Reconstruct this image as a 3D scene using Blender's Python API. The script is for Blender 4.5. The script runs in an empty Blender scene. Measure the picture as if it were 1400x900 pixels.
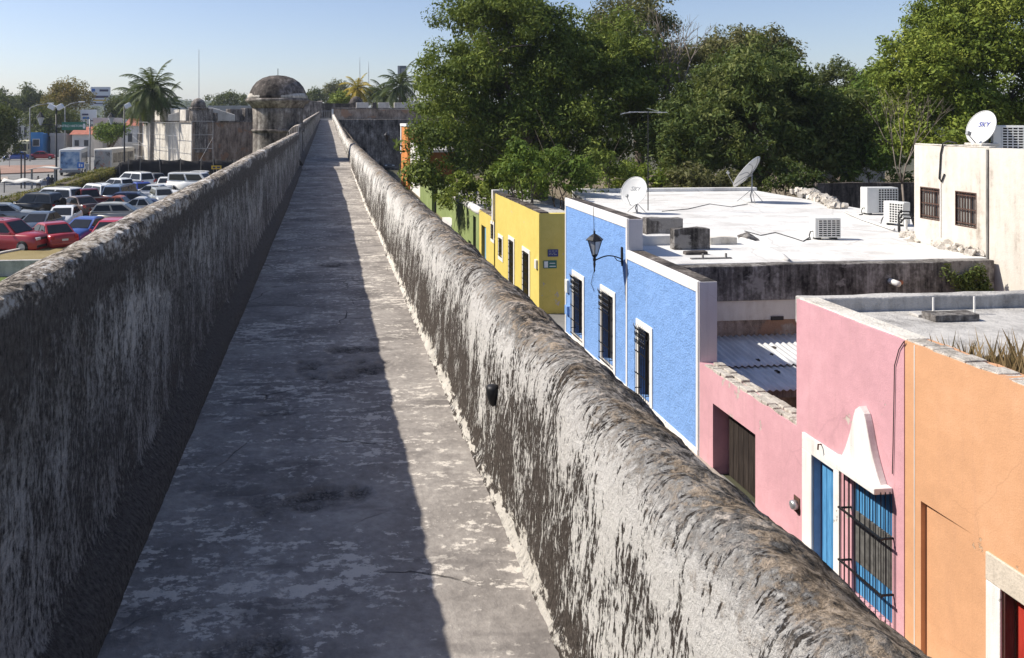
import bpy, bmesh, math, random
import numpy as np
from mathutils import Vector, Matrix

# ------------------------------------------------------------------ camera, sky, sun, exposure
SC = bpy.context.scene
COL = SC.collection
R = math.radians
EYE = 1.75
FPX = 1100.0                       # focal length in photo pixels (photo 1400 x 900)
YAW = R(6.0)
VPU, VPV = 446.0, 160.0            # vanishing point of the walkway in photo pixels
CXU = VPU + FPX * math.tan(YAW)
cam_data = bpy.data.cameras.new('camera')
cam = bpy.data.objects.new('camera', cam_data)
COL.objects.link(cam)
cam.location = (0, 0, EYE)
cam.rotation_euler = (R(90), 0, -YAW)
cam_data.sensor_width = 36.0
cam_data.lens = FPX / 1400 * 36.0
cam_data.shift_x = (700 - CXU) / 1400
cam_data.shift_y = -(450 - VPV) / 1400
cam_data.clip_start = 0.05
cam_data.clip_end = 9000
SC.camera = cam

SUN_EL, SUN_AZ = R(43.2), R(15.0)  # sun on the left, a little ahead of the camera
sun_dir = Vector((-math.cos(SUN_AZ) * math.cos(SUN_EL), math.sin(SUN_AZ) * math.cos(SUN_EL), math.sin(SUN_EL)))
world = bpy.data.worlds.new('World')
SC.world = world
world.use_nodes = True
wn = world.node_tree
wn.nodes.clear()
w_out = wn.nodes.new('ShaderNodeOutputWorld')
w_bg = wn.nodes.new('ShaderNodeBackground')
w_sky = wn.nodes.new('ShaderNodeTexSky')
w_sky.sky_type = 'NISHITA'
w_sky.sun_disc = False
w_sky.sun_elevation = SUN_EL
w_sky.sun_rotation = math.atan2(sun_dir.x, sun_dir.y)
w_sky.altitude = 10
w_sky.air_density = 0.9
w_sky.dust_density = 0.7
w_sky.ozone_density = 1.0
w_bg.inputs['Strength'].default_value = 0.094
w_tint = wn.nodes.new('ShaderNodeMix'); w_tint.data_type = 'RGBA'; w_tint.blend_type = 'MULTIPLY'   # cool white balance of the photograph
w_tint.inputs[0].default_value = 1.0; w_tint.inputs[7].default_value = (1.06, 1.03, 1.13, 1)
wn.links.new(w_sky.outputs[0], w_tint.inputs[6]); wn.links.new(w_tint.outputs[2], w_bg.inputs[0])
wn.links.new(w_bg.outputs[0], w_out.inputs[0])

sun_data = bpy.data.lights.new('sun', 'SUN')
sun_data.energy = 4.8
sun_data.angle = R(0.5)
sun_data.color = (1.0, 0.94, 0.84)
sun = bpy.data.objects.new('sun', sun_data)
COL.objects.link(sun)
sun.rotation_euler = sun_dir.to_track_quat('Z', 'Y').to_euler()
sun.location = (-20, 10, 30)

SC.view_settings.view_transform = 'Standard'
SC.view_settings.look = 'None'
SC.view_settings.exposure = 0.45
SC.view_settings.gamma = 1.0
SC.view_settings.use_curve_mapping = False
SC.cycles.max_bounces = 6
SC.cycles.diffuse_bounces = 3
SC.cycles.glossy_bounces = 2
SC.cycles.transmission_bounces = 2
SC.cycles.transparent_max_bounces = 4
SC.cycles.volume_bounces = 0
SC.cycles.use_denoising = True

GZ = -5.7                          # street and car park level (walkway is 0)

# ------------------------------------------------------------------ helpers
def P(u, v, X=None, Y=None, Z=None, d=None):
    """world point seen at photo pixel (u, v) on the plane X=, Y=, Z= or at depth d"""
    s, c = math.sin(YAW), math.cos(YAW)
    a = (u - CXU) / FPX
    D = Vector((s + c * a, c - s * a, (VPV - v) / FPX))
    if X is not None: t = X / D.x
    elif Y is not None: t = Y / D.y
    elif Z is not None: t = (Z - EYE) / D.z
    else: t = d
    return Vector((0, 0, EYE)) + D * t

def yat(u, X): return P(u, 0, X=X).y
def zat(u, v, X): return P(u, v, X=X).z

def hsh(ix, iy, seed):
    h = (ix.astype(np.int64) * 374761393 + iy.astype(np.int64) * 668265263 + seed * 1274126177) & 0xFFFFFFFF
    h = ((h ^ (h >> 13)) * 1274126177) & 0xFFFFFFFF
    h = (h ^ (h >> 16)) & 0xFFFFFFFF
    return h / 4294967295.0

def vnoise(x, y, seed=0):
    x = np.asarray(x, float); y = np.asarray(y, float)
    ix, iy = np.floor(x), np.floor(y)
    fx, fy = x - ix, y - iy
    fx = fx * fx * (3 - 2 * fx); fy = fy * fy * (3 - 2 * fy)
    a, b = hsh(ix, iy, seed), hsh(ix + 1, iy, seed)
    c, d = hsh(ix, iy + 1, seed), hsh(ix + 1, iy + 1, seed)
    return (a + (b - a) * fx) * (1 - fy) + (c + (d - c) * fx) * fy

def fbm(x, y, seed=0, oct=4):
    s, a, t = 0, 1.0, 0
    for o in range(oct):
        s = s + a * (vnoise(x * 2 ** o, y * 2 ** o, seed + o * 17) - 0.5); t += a; a *= 0.5
    return s / t * 2

class MB:
    def __init__(s): s.v = []; s.f = []
    def add(s, vs, fs):
        o = len(s.v); s.v.extend([tuple(p) for p in vs]); s.f.extend([tuple(i + o for i in f) for f in fs]); return s
    def box(s, x0, x1, y0, y1, z0, z1):
        return s.add([(x0, y0, z0), (x1, y0, z0), (x1, y1, z0), (x0, y1, z0), (x0, y0, z1), (x1, y0, z1), (x1, y1, z1), (x0, y1, z1)],
                     [(3, 2, 1, 0), (4, 5, 6, 7), (0, 1, 5, 4), (1, 2, 6, 5), (2, 3, 7, 6), (3, 0, 4, 7)])
    def obox(s, c, hx, hy, hz, M=None):
        vs = []
        for dz in (-1, 1):
            for dx, dy in ((-1, -1), (1, -1), (1, 1), (-1, 1)):
                q = Vector((dx * hx, dy * hy, dz * hz))
                if M is not None: q = M @ q
                vs.append(Vector(c) + q)
        return s.add(vs, [(3, 2, 1, 0), (4, 5, 6, 7), (0, 1, 5, 4), (1, 2, 6, 5), (2, 3, 7, 6), (3, 0, 4, 7)])
    def prism(s, poly, axis, a, b):
        n = len(poly); vs = []
        for t in (a, b):
            for p, q in poly:
                vs.append((t, p, q) if axis == 'x' else (p, t, q) if axis == 'y' else (p, q, t))
        return s.add(vs, [tuple(range(n))[::-1], tuple(range(n, 2 * n))] + [(i, (i + 1) % n, n + (i + 1) % n, n + i) for i in range(n)])
    def quad(s, a, b, c, d): return s.add([a, b, c, d], [(0, 1, 2, 3)])
    def tube(s, pts, r, n=8, cap=True):
        pts = [Vector(p) for p in pts]; m = len(pts)
        rs = r if isinstance(r, (list, tuple)) else [r] * m
        o = len(s.v); up = None
        for i, p in enumerate(pts):
            t = (pts[min(i + 1, m - 1)] - pts[max(i - 1, 0)])
            t = t.normalized() if t.length > 1e-9 else Vector((0, 0, 1))
            if up is None:
                up = Vector((0, 0, 1)) if abs(t.z) < 0.9 else Vector((1, 0, 0))
            a = t.cross(up)
            if a.length < 1e-6: a = t.cross(Vector((0, 1, 0)))
            a.normalize(); b = a.cross(t).normalized(); up = b
            for k in range(n):
                th = 2 * math.pi * k / n
                s.v.append(tuple(p + (a * math.cos(th) + b * math.sin(th)) * rs[i]))
        for i in range(m - 1):
            for k in range(n):
                s.f.append((o + i * n + k, o + i * n + (k + 1) % n, o + (i + 1) * n + (k + 1) % n, o + (i + 1) * n + k))
        if cap:
            s.f.append(tuple(o + k for k in range(n))[::-1]); s.f.append(tuple(o + (m - 1) * n + k for k in range(n)))
        return s
    def lathe(s, prof, c=(0, 0, 0), n=16, M=None):
        o = len(s.v)
        for r, z in prof:
            for k in range(n):
                th = 2 * math.pi * k / n
                q = Vector((r * math.cos(th), r * math.sin(th), z))
                if M is not None: q = M @ q
                s.v.append(tuple(Vector(c) + q))
        for i in range(len(prof) - 1):
            for k in range(n):
                s.f.append((o + i * n + k, o + i * n + (k + 1) % n, o + (i + 1) * n + (k + 1) % n, o + (i + 1) * n + k))
        s.f.append(tuple(o + k for k in range(n))[::-1]); s.f.append(tuple(o + (len(prof) - 1) * n + k for k in range(n)))
        return s
    def mesh(s, name, off=(0, 0, 0), smooth=False):
        me = bpy.data.meshes.new(name)
        if off[0] or off[1] or off[2]:
            vs = [(p[0] - off[0], p[1] - off[1], p[2] - off[2]) for p in s.v]
        else: vs = s.v
        me.from_pydata(vs, [], s.f)
        bm = bmesh.new(); bm.from_mesh(me)
        bmesh.ops.recalc_face_normals(bm, faces=bm.faces[:])
        bm.to_mesh(me); bm.free()
        if smooth:
            me.polygons.foreach_set('use_smooth', [True] * len(me.polygons))
        me.update()
        return me

def link(name, me, m=None, parent=None, loc=None):
    o = bpy.data.objects.new(name, me)
    COL.objects.link(o)
    if m is not None: me.materials.append(m)
    if parent is not None: o.parent = parent
    if loc is not None: o.location = loc
    return o

def origin(p):
    o = Vector((0, 0, 0))
    while p is not None:
        o += p.location; p = p.parent
    return o

def part(name, mb, m, parent, smooth=False, bevel=0, local=False, kind=None, label=None):
    """mesh child; mb in world coordinates unless local (parents here are never rotated when world coordinates are used)"""
    me = mb.mesh(name, (0, 0, 0) if local else origin(parent), smooth)
    o = link(name, me, m, parent)
    if bevel:
        b = o.modifiers.new('bevel', 'BEVEL'); b.width = bevel; b.segments = 2; b.limit_method = 'ANGLE'; b.angle_limit = R(40)
    if kind: o['kind'] = kind
    if label: o['label'] = label
    return o

def tag(o, label=None, cat=None, group=None, kind=None):
    if label: o['label'] = label
    if cat: o['category'] = cat
    if group: o['group'] = group
    if kind: o['kind'] = kind
    return o

def thing(name, label, cat, loc=(0, 0, 0), rz=0, group=None):
    o = bpy.data.objects.new(name, None); COL.objects.link(o)
    o.location = loc; o.rotation_euler = (0, 0, rz); o.empty_display_size = 0.2
    return tag(o, label, cat, group)

def solo(name, mb, m, label, cat, group=None, smooth=False, bevel=0, base=None):
    """a thing that is one mesh; origin put at its base"""
    vs = np.array(mb.v)
    if base is None:
        base = ((vs[:, 0].min() + vs[:, 0].max()) / 2, (vs[:, 1].min() + vs[:, 1].max()) / 2, vs[:, 2].min())
    o = link(name, mb.mesh(name, base, smooth), m, None, base)
    if bevel:
        b = o.modifiers.new('bevel', 'BEVEL'); b.width = bevel; b.segments = 2; b.limit_method = 'ANGLE'; b.angle_limit = R(40)
    return tag(o, label, cat, group)

def struct(name, mb, m, smooth=False):
    o = link(name, mb.mesh(name, (0, 0, 0), smooth), m)
    o['kind'] = 'structure'
    return o

def copy_tree(o, parent=None):
    c = o.copy(); COL.objects.link(c)
    if parent is not None: c.parent = parent
    for ch in list(o.children): copy_tree(ch, c)
    return c

def lettering(parent, txt, size, m, loc, rot, name='lettering', align='CENTER', shear=0.0):
    cu = bpy.data.curves.new(name, 'FONT'); cu.body = txt; cu.size = size; cu.align_x = align; cu.align_y = 'CENTER'
    cu.extrude = 0.002
    cu.materials.append(m)
    cu.shear = shear; cu.resolution_u = 4
    tmp = bpy.data.objects.new(name, cu)
    me = bpy.data.meshes.new_from_object(tmp)
    bpy.data.objects.remove(tmp)
    o = bpy.data.objects.new(name, me); COL.objects.link(o)
    o.parent = parent; o.location = loc; o.rotation_euler = rot
    return o

# ------------------------------------------------------------------ node material helpers
class NT:
    def __init__(s, name, rough=0.9, spec=0.3):
        s.m = bpy.data.materials.new(name); s.m.use_nodes = True
        s.t = s.m.node_tree; s.b = s.t.nodes['Principled BSDF']
        s.b.inputs['Roughness'].default_value = rough
        s.b.inputs['Specular IOR Level'].default_value = spec
    def n(s, typ, ins=None, **props):
        nd = s.t.nodes.new(typ)
        for k, v in props.items(): setattr(nd, k, v)
        for k, v in (ins or {}).items(): s.put(nd.inputs[k], v)
        return nd
    def put(s, sock, v):
        if isinstance(v, bpy.types.NodeSocket): s.t.links.new(v, sock)
        elif isinstance(v, (tuple, list)) and len(v) == 3 and sock.type == 'RGBA': sock.default_value = (*v, 1)
        else: sock.default_value = v
    def pos(s): return s.n('ShaderNodeNewGeometry').outputs['Position']
    def obj(s): return s.n('ShaderNodeTexCoord').outputs['Object']
    def uv(s): return s.n('ShaderNodeTexCoord').outputs['UV']
    def scale(s, v, sc, loc=(0, 0, 0), rot=(0, 0, 0)):
        return s.n('ShaderNodeMapping', {'Vector': v, 'Scale': sc, 'Location': loc, 'Rotation': rot}).outputs[0]
    def noise(s, v, sc=5, det=4, rough=0.55, dist=0.0):
        return s.n('ShaderNodeTexNoise', {'Vector': v, 'Scale': sc, 'Detail': det, 'Roughness': rough, 'Distortion': dist}).outputs['Fac']
    def voro(s, v, sc=5, feature='F1'):
        return s.n('ShaderNodeTexVoronoi', {'Vector': v, 'Scale': sc}, feature=feature).outputs['Distance']
    def ramp(s, f, stops, interp='LINEAR'):
        nd = s.n('ShaderNodeValToRGB', {'Fac': f}); cr = nd.color_ramp; cr.interpolation = interp
        while len(cr.elements) < len(stops): cr.elements.new(0.5)
        for e, (p, c) in zip(cr.elements, stops):
            e.position = p; e.color = (c, c, c, 1) if not isinstance(c, (tuple, list)) else (*c, 1)
        return nd.outputs[0]
    def mix(s, f, a, b, typ='MIX'):
        nd = s.n('ShaderNodeMix', data_type='RGBA', blend_type=typ)
        s.put(nd.inputs[0], f); s.put(nd.inputs[6], a); s.put(nd.inputs[7], b)
        return nd.outputs[2]
    def ma(s, op, a, b=0.0, c=None, clamp=False):
        nd = s.n('ShaderNodeMath', operation=op, use_clamp=clamp)
        s.put(nd.inputs[0], a); s.put(nd.inputs[1], b)
        if c is not None: s.put(nd.inputs[2], c)
        return nd.outputs[0]
    def step(s, f, lo, hi):
        return s.n('ShaderNodeMapRange', {'Value': f, 'From Min': lo, 'From Max': hi}, interpolation_type='SMOOTHSTEP').outputs[0]
    def sep(s, v):
        return s.n('ShaderNodeSeparateXYZ', {'Vector': v}).outputs
    def comb(s, x, y, z=0.0):
        return s.n('ShaderNodeCombineXYZ', {'X': x, 'Y': y, 'Z': z}).outputs[0]
    def bump(s, h, dist=0.01, strength=1.0):
        o = s.n('ShaderNodeBump', {'Height': h, 'Distance': dist, 'Strength': strength}).outputs[0]
        s.t.links.new(o, s.b.inputs['Normal']); return o
    def done(s, col=None):
        if col is not None: s.put(s.b.inputs['Base Color'], col)
        return s.m

def plain(name, col, rough=0.6, metal=0.0, var=0.12, sc=6.0, bump=0.0, spec=0.4):
    k = NT(name, rough, spec); k.b.inputs['Metallic'].default_value = metal
    p = k.obj()
    f = k.noise(p, sc, 4)
    lo = tuple(c * (1 - var) for c in col); hi = tuple(min(1, c * (1 + var)) for c in col)
    c = k.ramp(f, [(0.3, lo), (0.7, hi)])
    if bump: k.bump(k.noise(p, sc * 8, 3), bump)
    return k.done(c)

def stucco(name, col, grain=70.0, bump=0.004, var=0.10, dirt=0.25, dirtcol=(0.25, 0.2, 0.17), blot=0.5, peel=0.0, peelcol=(0.60, 0.52, 0.46)):
    """painted lime plaster: faded and patched paint, rain streaks, hairline cracks, flaked spots, fine relief"""
    k = NT(name, 0.92, 0.2)
    p = k.pos()
    a = k.ma('ADD', k.ma('MULTIPLY', k.noise(p, 0.7, 5, 0.6), 0.6), k.ma('MULTIPLY', k.noise(p, 3.5, 5, 0.65), 0.4))
    lo = tuple(c * (1 - var) for c in col); hi = tuple(min(0.95, c * (1 + var * 0.5) + var * 0.25) for c in col)
    c = k.ramp(a, [(0.38, lo), (0.5, col), (0.62, hi)])
    st = k.noise(k.scale(p, (7, 7, 0.45)), 1.0, 6, 0.68)
    c = k.mix(k.ma('MULTIPLY', k.step(st, 0.50, 0.70), dirt), c, dirtcol)
    fine = k.noise(p, grain, 3, 0.6)
    c = k.mix(k.ma('MULTIPLY', k.step(fine, 0.48, 0.64), blot * 0.25), c, tuple(x * 0.55 for x in col))
    ed = k.n('ShaderNodeTexVoronoi', {'Vector': k.mix(0.25, p, k.n('ShaderNodeTexNoise', {'Vector': p, 'Scale': 1.8, 'Detail': 5}).outputs['Color']), 'Scale': 0.6}, feature='DISTANCE_TO_EDGE').outputs['Distance']
    crk = k.ma('MULTIPLY', k.step(ed, 0.006, 0.001), k.step(k.noise(p, 0.8, 2), 0.50, 0.58))
    c = k.mix(k.ma('MULTIPLY', crk, 0.16), c, tuple(x * 0.45 for x in col))
    h = k.ma('ADD', fine, k.ma('MULTIPLY', k.noise(p, 3, 4), 2.5))
    if peel:
        pm = k.step(k.ma('ADD', k.noise(k.scale(p, (1, 1, 0.8), (4, 7, 3)), 2.4, 7, 0.7), k.ma('MULTIPLY', k.ma('SUBTRACT', k.noise(p, 0.5, 2), 0.5), 0.7)), 0.72 - peel, 0.735 - peel)
        c = k.mix(pm, c, k.mix(fine, tuple(x * 0.75 for x in peelcol), peelcol))
        h = k.ma('SUBTRACT', h, k.ma('MULTIPLY', pm, 1.2))
    k.bump(h, bump)
    return k.done(c)

M = {}
def build_materials():
    # --- parapet plaster: lime wash and rain streaks running across the profile (UV: u along the wall, v up the profile)
    def streaky(name, vmap, dark0, dark1, white0, white1, crestcol, lichen, crest0, crest1, lichen_amt, spread, soft, floorlime=False, an=(34, 5.2, 85, 13), stroke=1.6, cs=(36, 19)):
        k = NT(name, 0.95, 0.15)
        uv = k.uv(); x, y, _ = k.sep(uv)
        warp = k.noise(k.scale(uv, (1.6, 1.6, 1)), 1.0, 4)
        xs = k.ma('ADD', x, k.ma('MULTIPLY', k.ma('SUBTRACT', warp, 0.5), 0.07))
        v2 = k.comb(xs, y)
        grit = k.noise(k.scale(uv, (60, 48, 1), (2, 2, 0)), 1.0, 6, 0.78)
        A = k.noise(k.scale(v2, (an[0], an[1], 1)), 1.0, 5, 0.62)
        B = k.noise(k.scale(v2, (an[2], an[3], 1), (3, 7, 0)), 1.0, 4, 0.65)
        clus = k.noise(k.scale(v2, (5.5, 2.2, 1), (11, 5, 0)), 1.0, 4, 0.6)
        big = k.noise(k.scale(uv, (0.9, 1.3, 1), (5, 2, 0)), 1.0, 5, 0.62)
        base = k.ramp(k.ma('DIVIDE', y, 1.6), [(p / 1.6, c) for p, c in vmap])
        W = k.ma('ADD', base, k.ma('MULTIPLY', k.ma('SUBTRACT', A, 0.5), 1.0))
        W = k.ma('ADD', W, k.ma('MULTIPLY', k.ma('SUBTRACT', B, 0.5), 0.95))
        W = k.ma('ADD', W, k.ma('MULTIPLY', k.ma('SUBTRACT', grit, 0.5), 0.8))
        W = k.ma('ADD', W, k.ma('MULTIPLY', k.ma('SUBTRACT', clus, 0.5), 0.95))
        W = k.ma('ADD', W, k.ma('MULTIPLY', k.ma('SUBTRACT', big, 0.5), spread))
        wm = k.step(W, 0.51 - soft, 0.51 + soft)
        dk = k.ramp(k.ma('ADD', k.ma('MULTIPLY', grit, 0.55), k.ma('MULTIPLY', B, 0.45)), [(0.36, dark0), (0.62, dark1)])
        wh = k.ramp(k.ma('ADD', k.ma('MULTIPLY', grit, 0.45), k.ma('MULTIPLY', big, 0.55)), [(0.36, white0), (0.60, white1)])
        side = k.mix(wm, dk, wh)
        # crest: weathered grey with lichen and slanting strokes across the wall
        S = k.noise(k.scale(v2, (cs[0], cs[1], 1), (9, 1, 0), (0, 0, 0.35)), 1.0, 6, 0.74)
        S2 = k.noise(k.scale(v2, (4.2, 2.6, 1), (6, 4, 0), (0, 0, 0.4)), 1.0, 5, 0.65)
        mixs = k.ma('ADD', k.ma('MULTIPLY', S, 0.52), k.ma('ADD', k.ma('MULTIPLY', grit, 0.20), k.ma('MULTIPLY', S2, 0.28)))
        gr = k.ramp(mixs, [(0.44, tuple(c * 0.10 for c in crestcol)), (0.484, tuple(c * 0.5 for c in crestcol)), (0.515, crestcol), (0.560, tuple(min(.85, c * 2.2) for c in crestcol))])
        lm = k.step(k.ma('ADD', k.noise(k.scale(v2, (3.0, 3.4, 1), (2, 9, 0)), 1.0, 6, 0.72), k.ma('MULTIPLY', k.ma('SUBTRACT', S, 0.5), 0.6)), 0.48, 0.55)
        gr = k.mix(k.ma('MULTIPLY', lm, lichen_amt), gr, k.mix(k.step(mixs, 0.45, 0.54), tuple(c * 0.3 for c in lichen), lichen))
        jit = k.ma('ADD', y, k.ma('MULTIPLY', k.ma('SUBTRACT', big, 0.5), 0.35))
        cm = k.step(k.ma('ADD', jit, k.ma('MULTIPLY', k.ma('SUBTRACT', S, 0.5), 0.05 + 0.3 * stroke)), crest0, crest1)
        col = k.mix(cm, side, gr)
        if floorlime:
            f0 = k.noise(k.scale(uv, (11, 20, 1), (1, 4, 0)), 1.0, 6, 0.72)
            f1 = k.noise(k.scale(uv, (1.4, 1, 1), (7, 4, 0)), 1.0, 2)
            fm = k.step(k.ma('ADD', k.ma('SUBTRACT', f0, k.ma('MULTIPLY', k.ma('ABSOLUTE', k.ma('SUBTRACT', y, 0.05)), 3.2)), k.ma('MULTIPLY', k.ma('SUBTRACT', f1, 0.5), 0.6)), 0.38, 0.45)
            col = k.mix(fm, col, (0.80, 0.75, 0.67))
        hgt = k.ma('ADD', k.ma('MULTIPLY', wm, 0.5), k.ma('ADD', k.ma('MULTIPLY', grit, 1.2), k.ma('ADD', k.ma('MULTIPLY', k.ma('MULTIPLY', S, cm), stroke), k.ma('MULTIPLY', B, 0.4))))
        k.bump(hgt, 0.022)
        return k.done(col)
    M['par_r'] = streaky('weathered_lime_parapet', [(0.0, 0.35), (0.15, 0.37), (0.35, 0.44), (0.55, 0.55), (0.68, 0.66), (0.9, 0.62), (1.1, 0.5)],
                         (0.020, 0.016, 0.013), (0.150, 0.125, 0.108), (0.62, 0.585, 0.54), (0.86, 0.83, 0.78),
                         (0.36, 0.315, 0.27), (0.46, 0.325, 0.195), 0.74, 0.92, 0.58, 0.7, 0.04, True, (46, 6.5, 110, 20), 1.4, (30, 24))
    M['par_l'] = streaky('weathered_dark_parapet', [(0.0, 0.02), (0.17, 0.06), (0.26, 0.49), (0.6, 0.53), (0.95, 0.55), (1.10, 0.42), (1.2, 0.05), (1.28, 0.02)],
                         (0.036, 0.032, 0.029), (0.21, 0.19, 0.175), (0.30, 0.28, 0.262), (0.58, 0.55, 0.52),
                         (0.52, 0.45, 0.38), (0.46, 0.37, 0.26), 1.25, 1.30, 0.40, 0.5, 0.20, False, (26, 7, 60, 24), 0.3, (22, 26))  # crest colour lightened to stand in for the sunlit top strip
    # --- walkway cement
    k = NT('worn_cement', 0.93, 0.2)
    p = k.pos()
    a = k.noise(p, 2.2, 6, 0.6); b = k.noise(p, 26, 5, 0.65)
    c = k.ramp(k.ma('ADD', k.ma('MULTIPLY', a, 0.65), k.ma('MULTIPLY', b, 0.35)), [(0.36, (0.20, 0.18, 0.163)), (0.50, (0.30, 0.272, 0.246)), (0.62, (0.40, 0.365, 0.328))])
    w = k.noise(k.scale(p, (6.0, 14.0, 1)), 1.0, 8, 0.74)
    w2 = k.noise(k.scale(p, (1.0, 1.5, 1), (4, 3, 0)), 1.0, 4)
    ww = k.ma('ADD', k.ma('ADD', w, k.ma('MULTIPLY', k.ma('SUBTRACT', b, 0.5), 0.45)), k.ma('MULTIPLY', k.ma('SUBTRACT', w2, 0.5), 0.55))
    c = k.mix(k.ma('MULTIPLY', k.step(ww, 0.55, 0.61), 0.85), c, (0.66, 0.605, 0.53))
    dkm = k.noise(k.scale(p, (1.6, 4.0, 1), (8, 1, 0)), 1.0, 5, 0.6)
    c = k.mix(k.ma('MULTIPLY', k.step(dkm, 0.52, 0.64), 0.55), c, (0.125, 0.112, 0.105))
    cr = k.n('ShaderNodeTexVoronoi', {'Vector': k.mix(0.18, p, k.n('ShaderNodeTexNoise', {'Vector': p, 'Scale': 2.5, 'Detail': 4}).outputs['Color']), 'Scale': 1.1}, feature='DISTANCE_TO_EDGE').outputs['Distance']
    crm = k.ma('MULTIPLY', k.step(cr, 0.006, 0.0), k.step(k.noise(p, 0.9, 2), 0.5, 0.6))
    c = k.mix(k.ma('MULTIPLY', crm, 0.7), c, (0.05, 0.045, 0.04))
    at = k.n('ShaderNodeAttribute', attribute_name='patch').outputs['Fac']
    peb = k.ma('ADD', k.ma('MULTIPLY', k.voro(k.mix(0.06, p, k.n('ShaderNodeTexNoise', {'Vector': p, 'Scale': 22, 'Detail': 3}).outputs['Color']), 60), 0.5), k.ma('MULTIPLY', k.noise(p, 38, 5, 0.7), 0.7))
    pc = k.ramp(peb, [(0.3, (0.26, 0.238, 0.215)), (0.52, (0.165, 0.15, 0.138)), (0.7, (0.075, 0.068, 0.062))])
    c = k.mix(at, c, pc)
    k.bump(k.ma('ADD', k.ma('MULTIPLY', b, 0.6), k.ma('ADD', k.ma('MULTIPLY', k.ma('MULTIPLY', peb, at), -1.6), k.ma('MULTIPLY', crm, -0.8))), 0.012)
    M['cement'] = k.done(c)
    # --- old masonry: grey lime plaster with black mould and bare patches
    def masonry(name, light, mid, dark, amt=0.5, patch=None, sc=1.0, bmp=0.02):
        k = NT(name, 0.95, 0.15); p = k.pos()
        n1 = k.noise(k.scale(p, (1, 1, 0.55)), 1.1 * sc, 7, 0.68); n2 = k.noise(p, 7 * sc, 6, 0.7); st = k.noise(k.scale(p, (6, 6, 0.45)), 1.0 * sc, 6, 0.65)
        s = k.ma('ADD', k.ma('MULTIPLY', n1, 0.5), k.ma('ADD', k.ma('MULTIPLY', n2, 0.22), k.ma('MULTIPLY', st, 0.28)))
        c = k.ramp(s, [(amt - 0.10, dark), (amt, mid), (amt + 0.10, light)])
        if patch:
            pm = k.step(k.noise(k.scale(p, (1, 1, 1.4), (7, 3, 1)), 0.45 * sc, 5, 0.6), 0.56, 0.60)
            c = k.mix(pm, c, k.mix(n2, tuple(x * 0.6 for x in patch), patch))
        k.bump(k.ma('ADD', n2, k.noise(p, 30 * sc, 3)), bmp)
        return k.done(c)
    M['masonry'] = masonry('old_grey_masonry', (0.50, 0.46, 0.41), (0.20, 0.175, 0.155), (0.035, 0.031, 0.029), 0.515)
    M['masonry_white'] = masonry('lime_washed_masonry', (0.68, 0.64, 0.57), (0.50, 0.46, 0.40), (0.12, 0.105, 0.095), 0.43)
    M['masonry_dark'] = masonry('mould_and_shade_masonry', (0.34, 0.30, 0.27), (0.11, 0.095, 0.085), (0.03, 0.027, 0.026), 0.53)
    M['masonry_red'] = masonry('old_masonry_bare_plaster', (0.46, 0.38, 0.31), (0.27, 0.21, 0.165), (0.085, 0.068, 0.056), 0.49, (0.42, 0.26, 0.17))
    M['mould_wall'] = masonry('peeling_mouldy_wall', (0.36, 0.34, 0.32), (0.14, 0.128, 0.118), (0.028, 0.025, 0.024), 0.50, (0.33, 0.31, 0.29), 1.6)
    M['dirty_white'] = masonry('stained_white_wall', (0.63, 0.59, 0.52), (0.56, 0.51, 0.44), (0.30, 0.25, 0.20), 0.45, None, 0.8, 0.005)
    M['rubble'] = masonry('lime_rubble', (0.66, 0.61, 0.54), (0.40, 0.36, 0.31), (0.13, 0.115, 0.10), 0.44, None, 3.0)
    M['concrete_roof'] = masonry('weathered_concrete_roof', (0.52, 0.50, 0.47), (0.36, 0.345, 0.325), (0.17, 0.16, 0.15), 0.44, None, 1.0)
    # --- paints
    M['blue'] = stucco('blue_stucco', (0.205, 0.365, 0.70), 24, 0.020, 0.06, 0.16, (0.10, 0.20, 0.45), 2.2)
    M['white_trim'] = stucco('white_trim_plaster', (0.76, 0.74, 0.71), 60, 0.003, 0.06, 0.35, (0.40, 0.36, 0.32), 0.3, 0.03, (0.45, 0.42, 0.38))
    M['white_end'] = stucco('white_end_plaster', (0.66, 0.64, 0.64), 60, 0.003, 0.05, 0.20, (0.40, 0.38, 0.37), 0.2)
    M['pink'] = stucco('pink_plaster', (0.60, 0.33, 0.365), 50, 0.004, 0.09, 0.28, (0.46, 0.27, 0.27), 0.4, 0.05)
    M['orange'] = stucco('orange_plaster', (0.61, 0.335, 0.185), 45, 0.004, 0.08, 0.22, (0.48, 0.27, 0.17), 0.4, 0.02, (0.6, 0.42, 0.28))
    M['yellow'] = stucco('yellow_plaster', (0.65, 0.52, 0.14), 50, 0.004, 0.07, 0.2, (0.48, 0.38, 0.14), 0.35, 0.02)
    M['green'] = stucco('green_plaster', (0.25, 0.31, 0.12), 50, 0.004, 0.10, 0.45, (0.10, 0.13, 0.05), 0.3)
    M['far_orange'] = stucco('far_orange_plaster', (0.62, 0.24, 0.07), 50, 0.003, 0.08, 0.2, (0.4, 0.2, 0.1), 0.3)
    M['lintel'] = stucco('pale_stone_lintel', (0.60, 0.53, 0.44), 30, 0.006, 0.12, 0.3, (0.35, 0.3, 0.25), 1.2)
    # --- white waterproofed roof
    k = NT('white_roof_coat', 0.85, 0.25); p = k.pos()
    a = k.noise(p, 0.7, 6, 0.6); b = k.noise(p, 9, 5, 0.65)
    c = k.ramp(a, [(0.35, (0.60, 0.585, 0.56)), (0.6, (0.70, 0.69, 0.665))])
    c = k.mix(k.ma('MULTIPLY', k.step(k.ma('ADD', k.ma('MULTIPLY', k.noise(k.scale(p, (1, 1.6, 1), (3, 8, 0)), 0.55, 6, 0.65), 0.8), k.ma('MULTIPLY', b, 0.2)), 0.50, 0.62), 0.55), c, (0.42, 0.395, 0.37))
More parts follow.
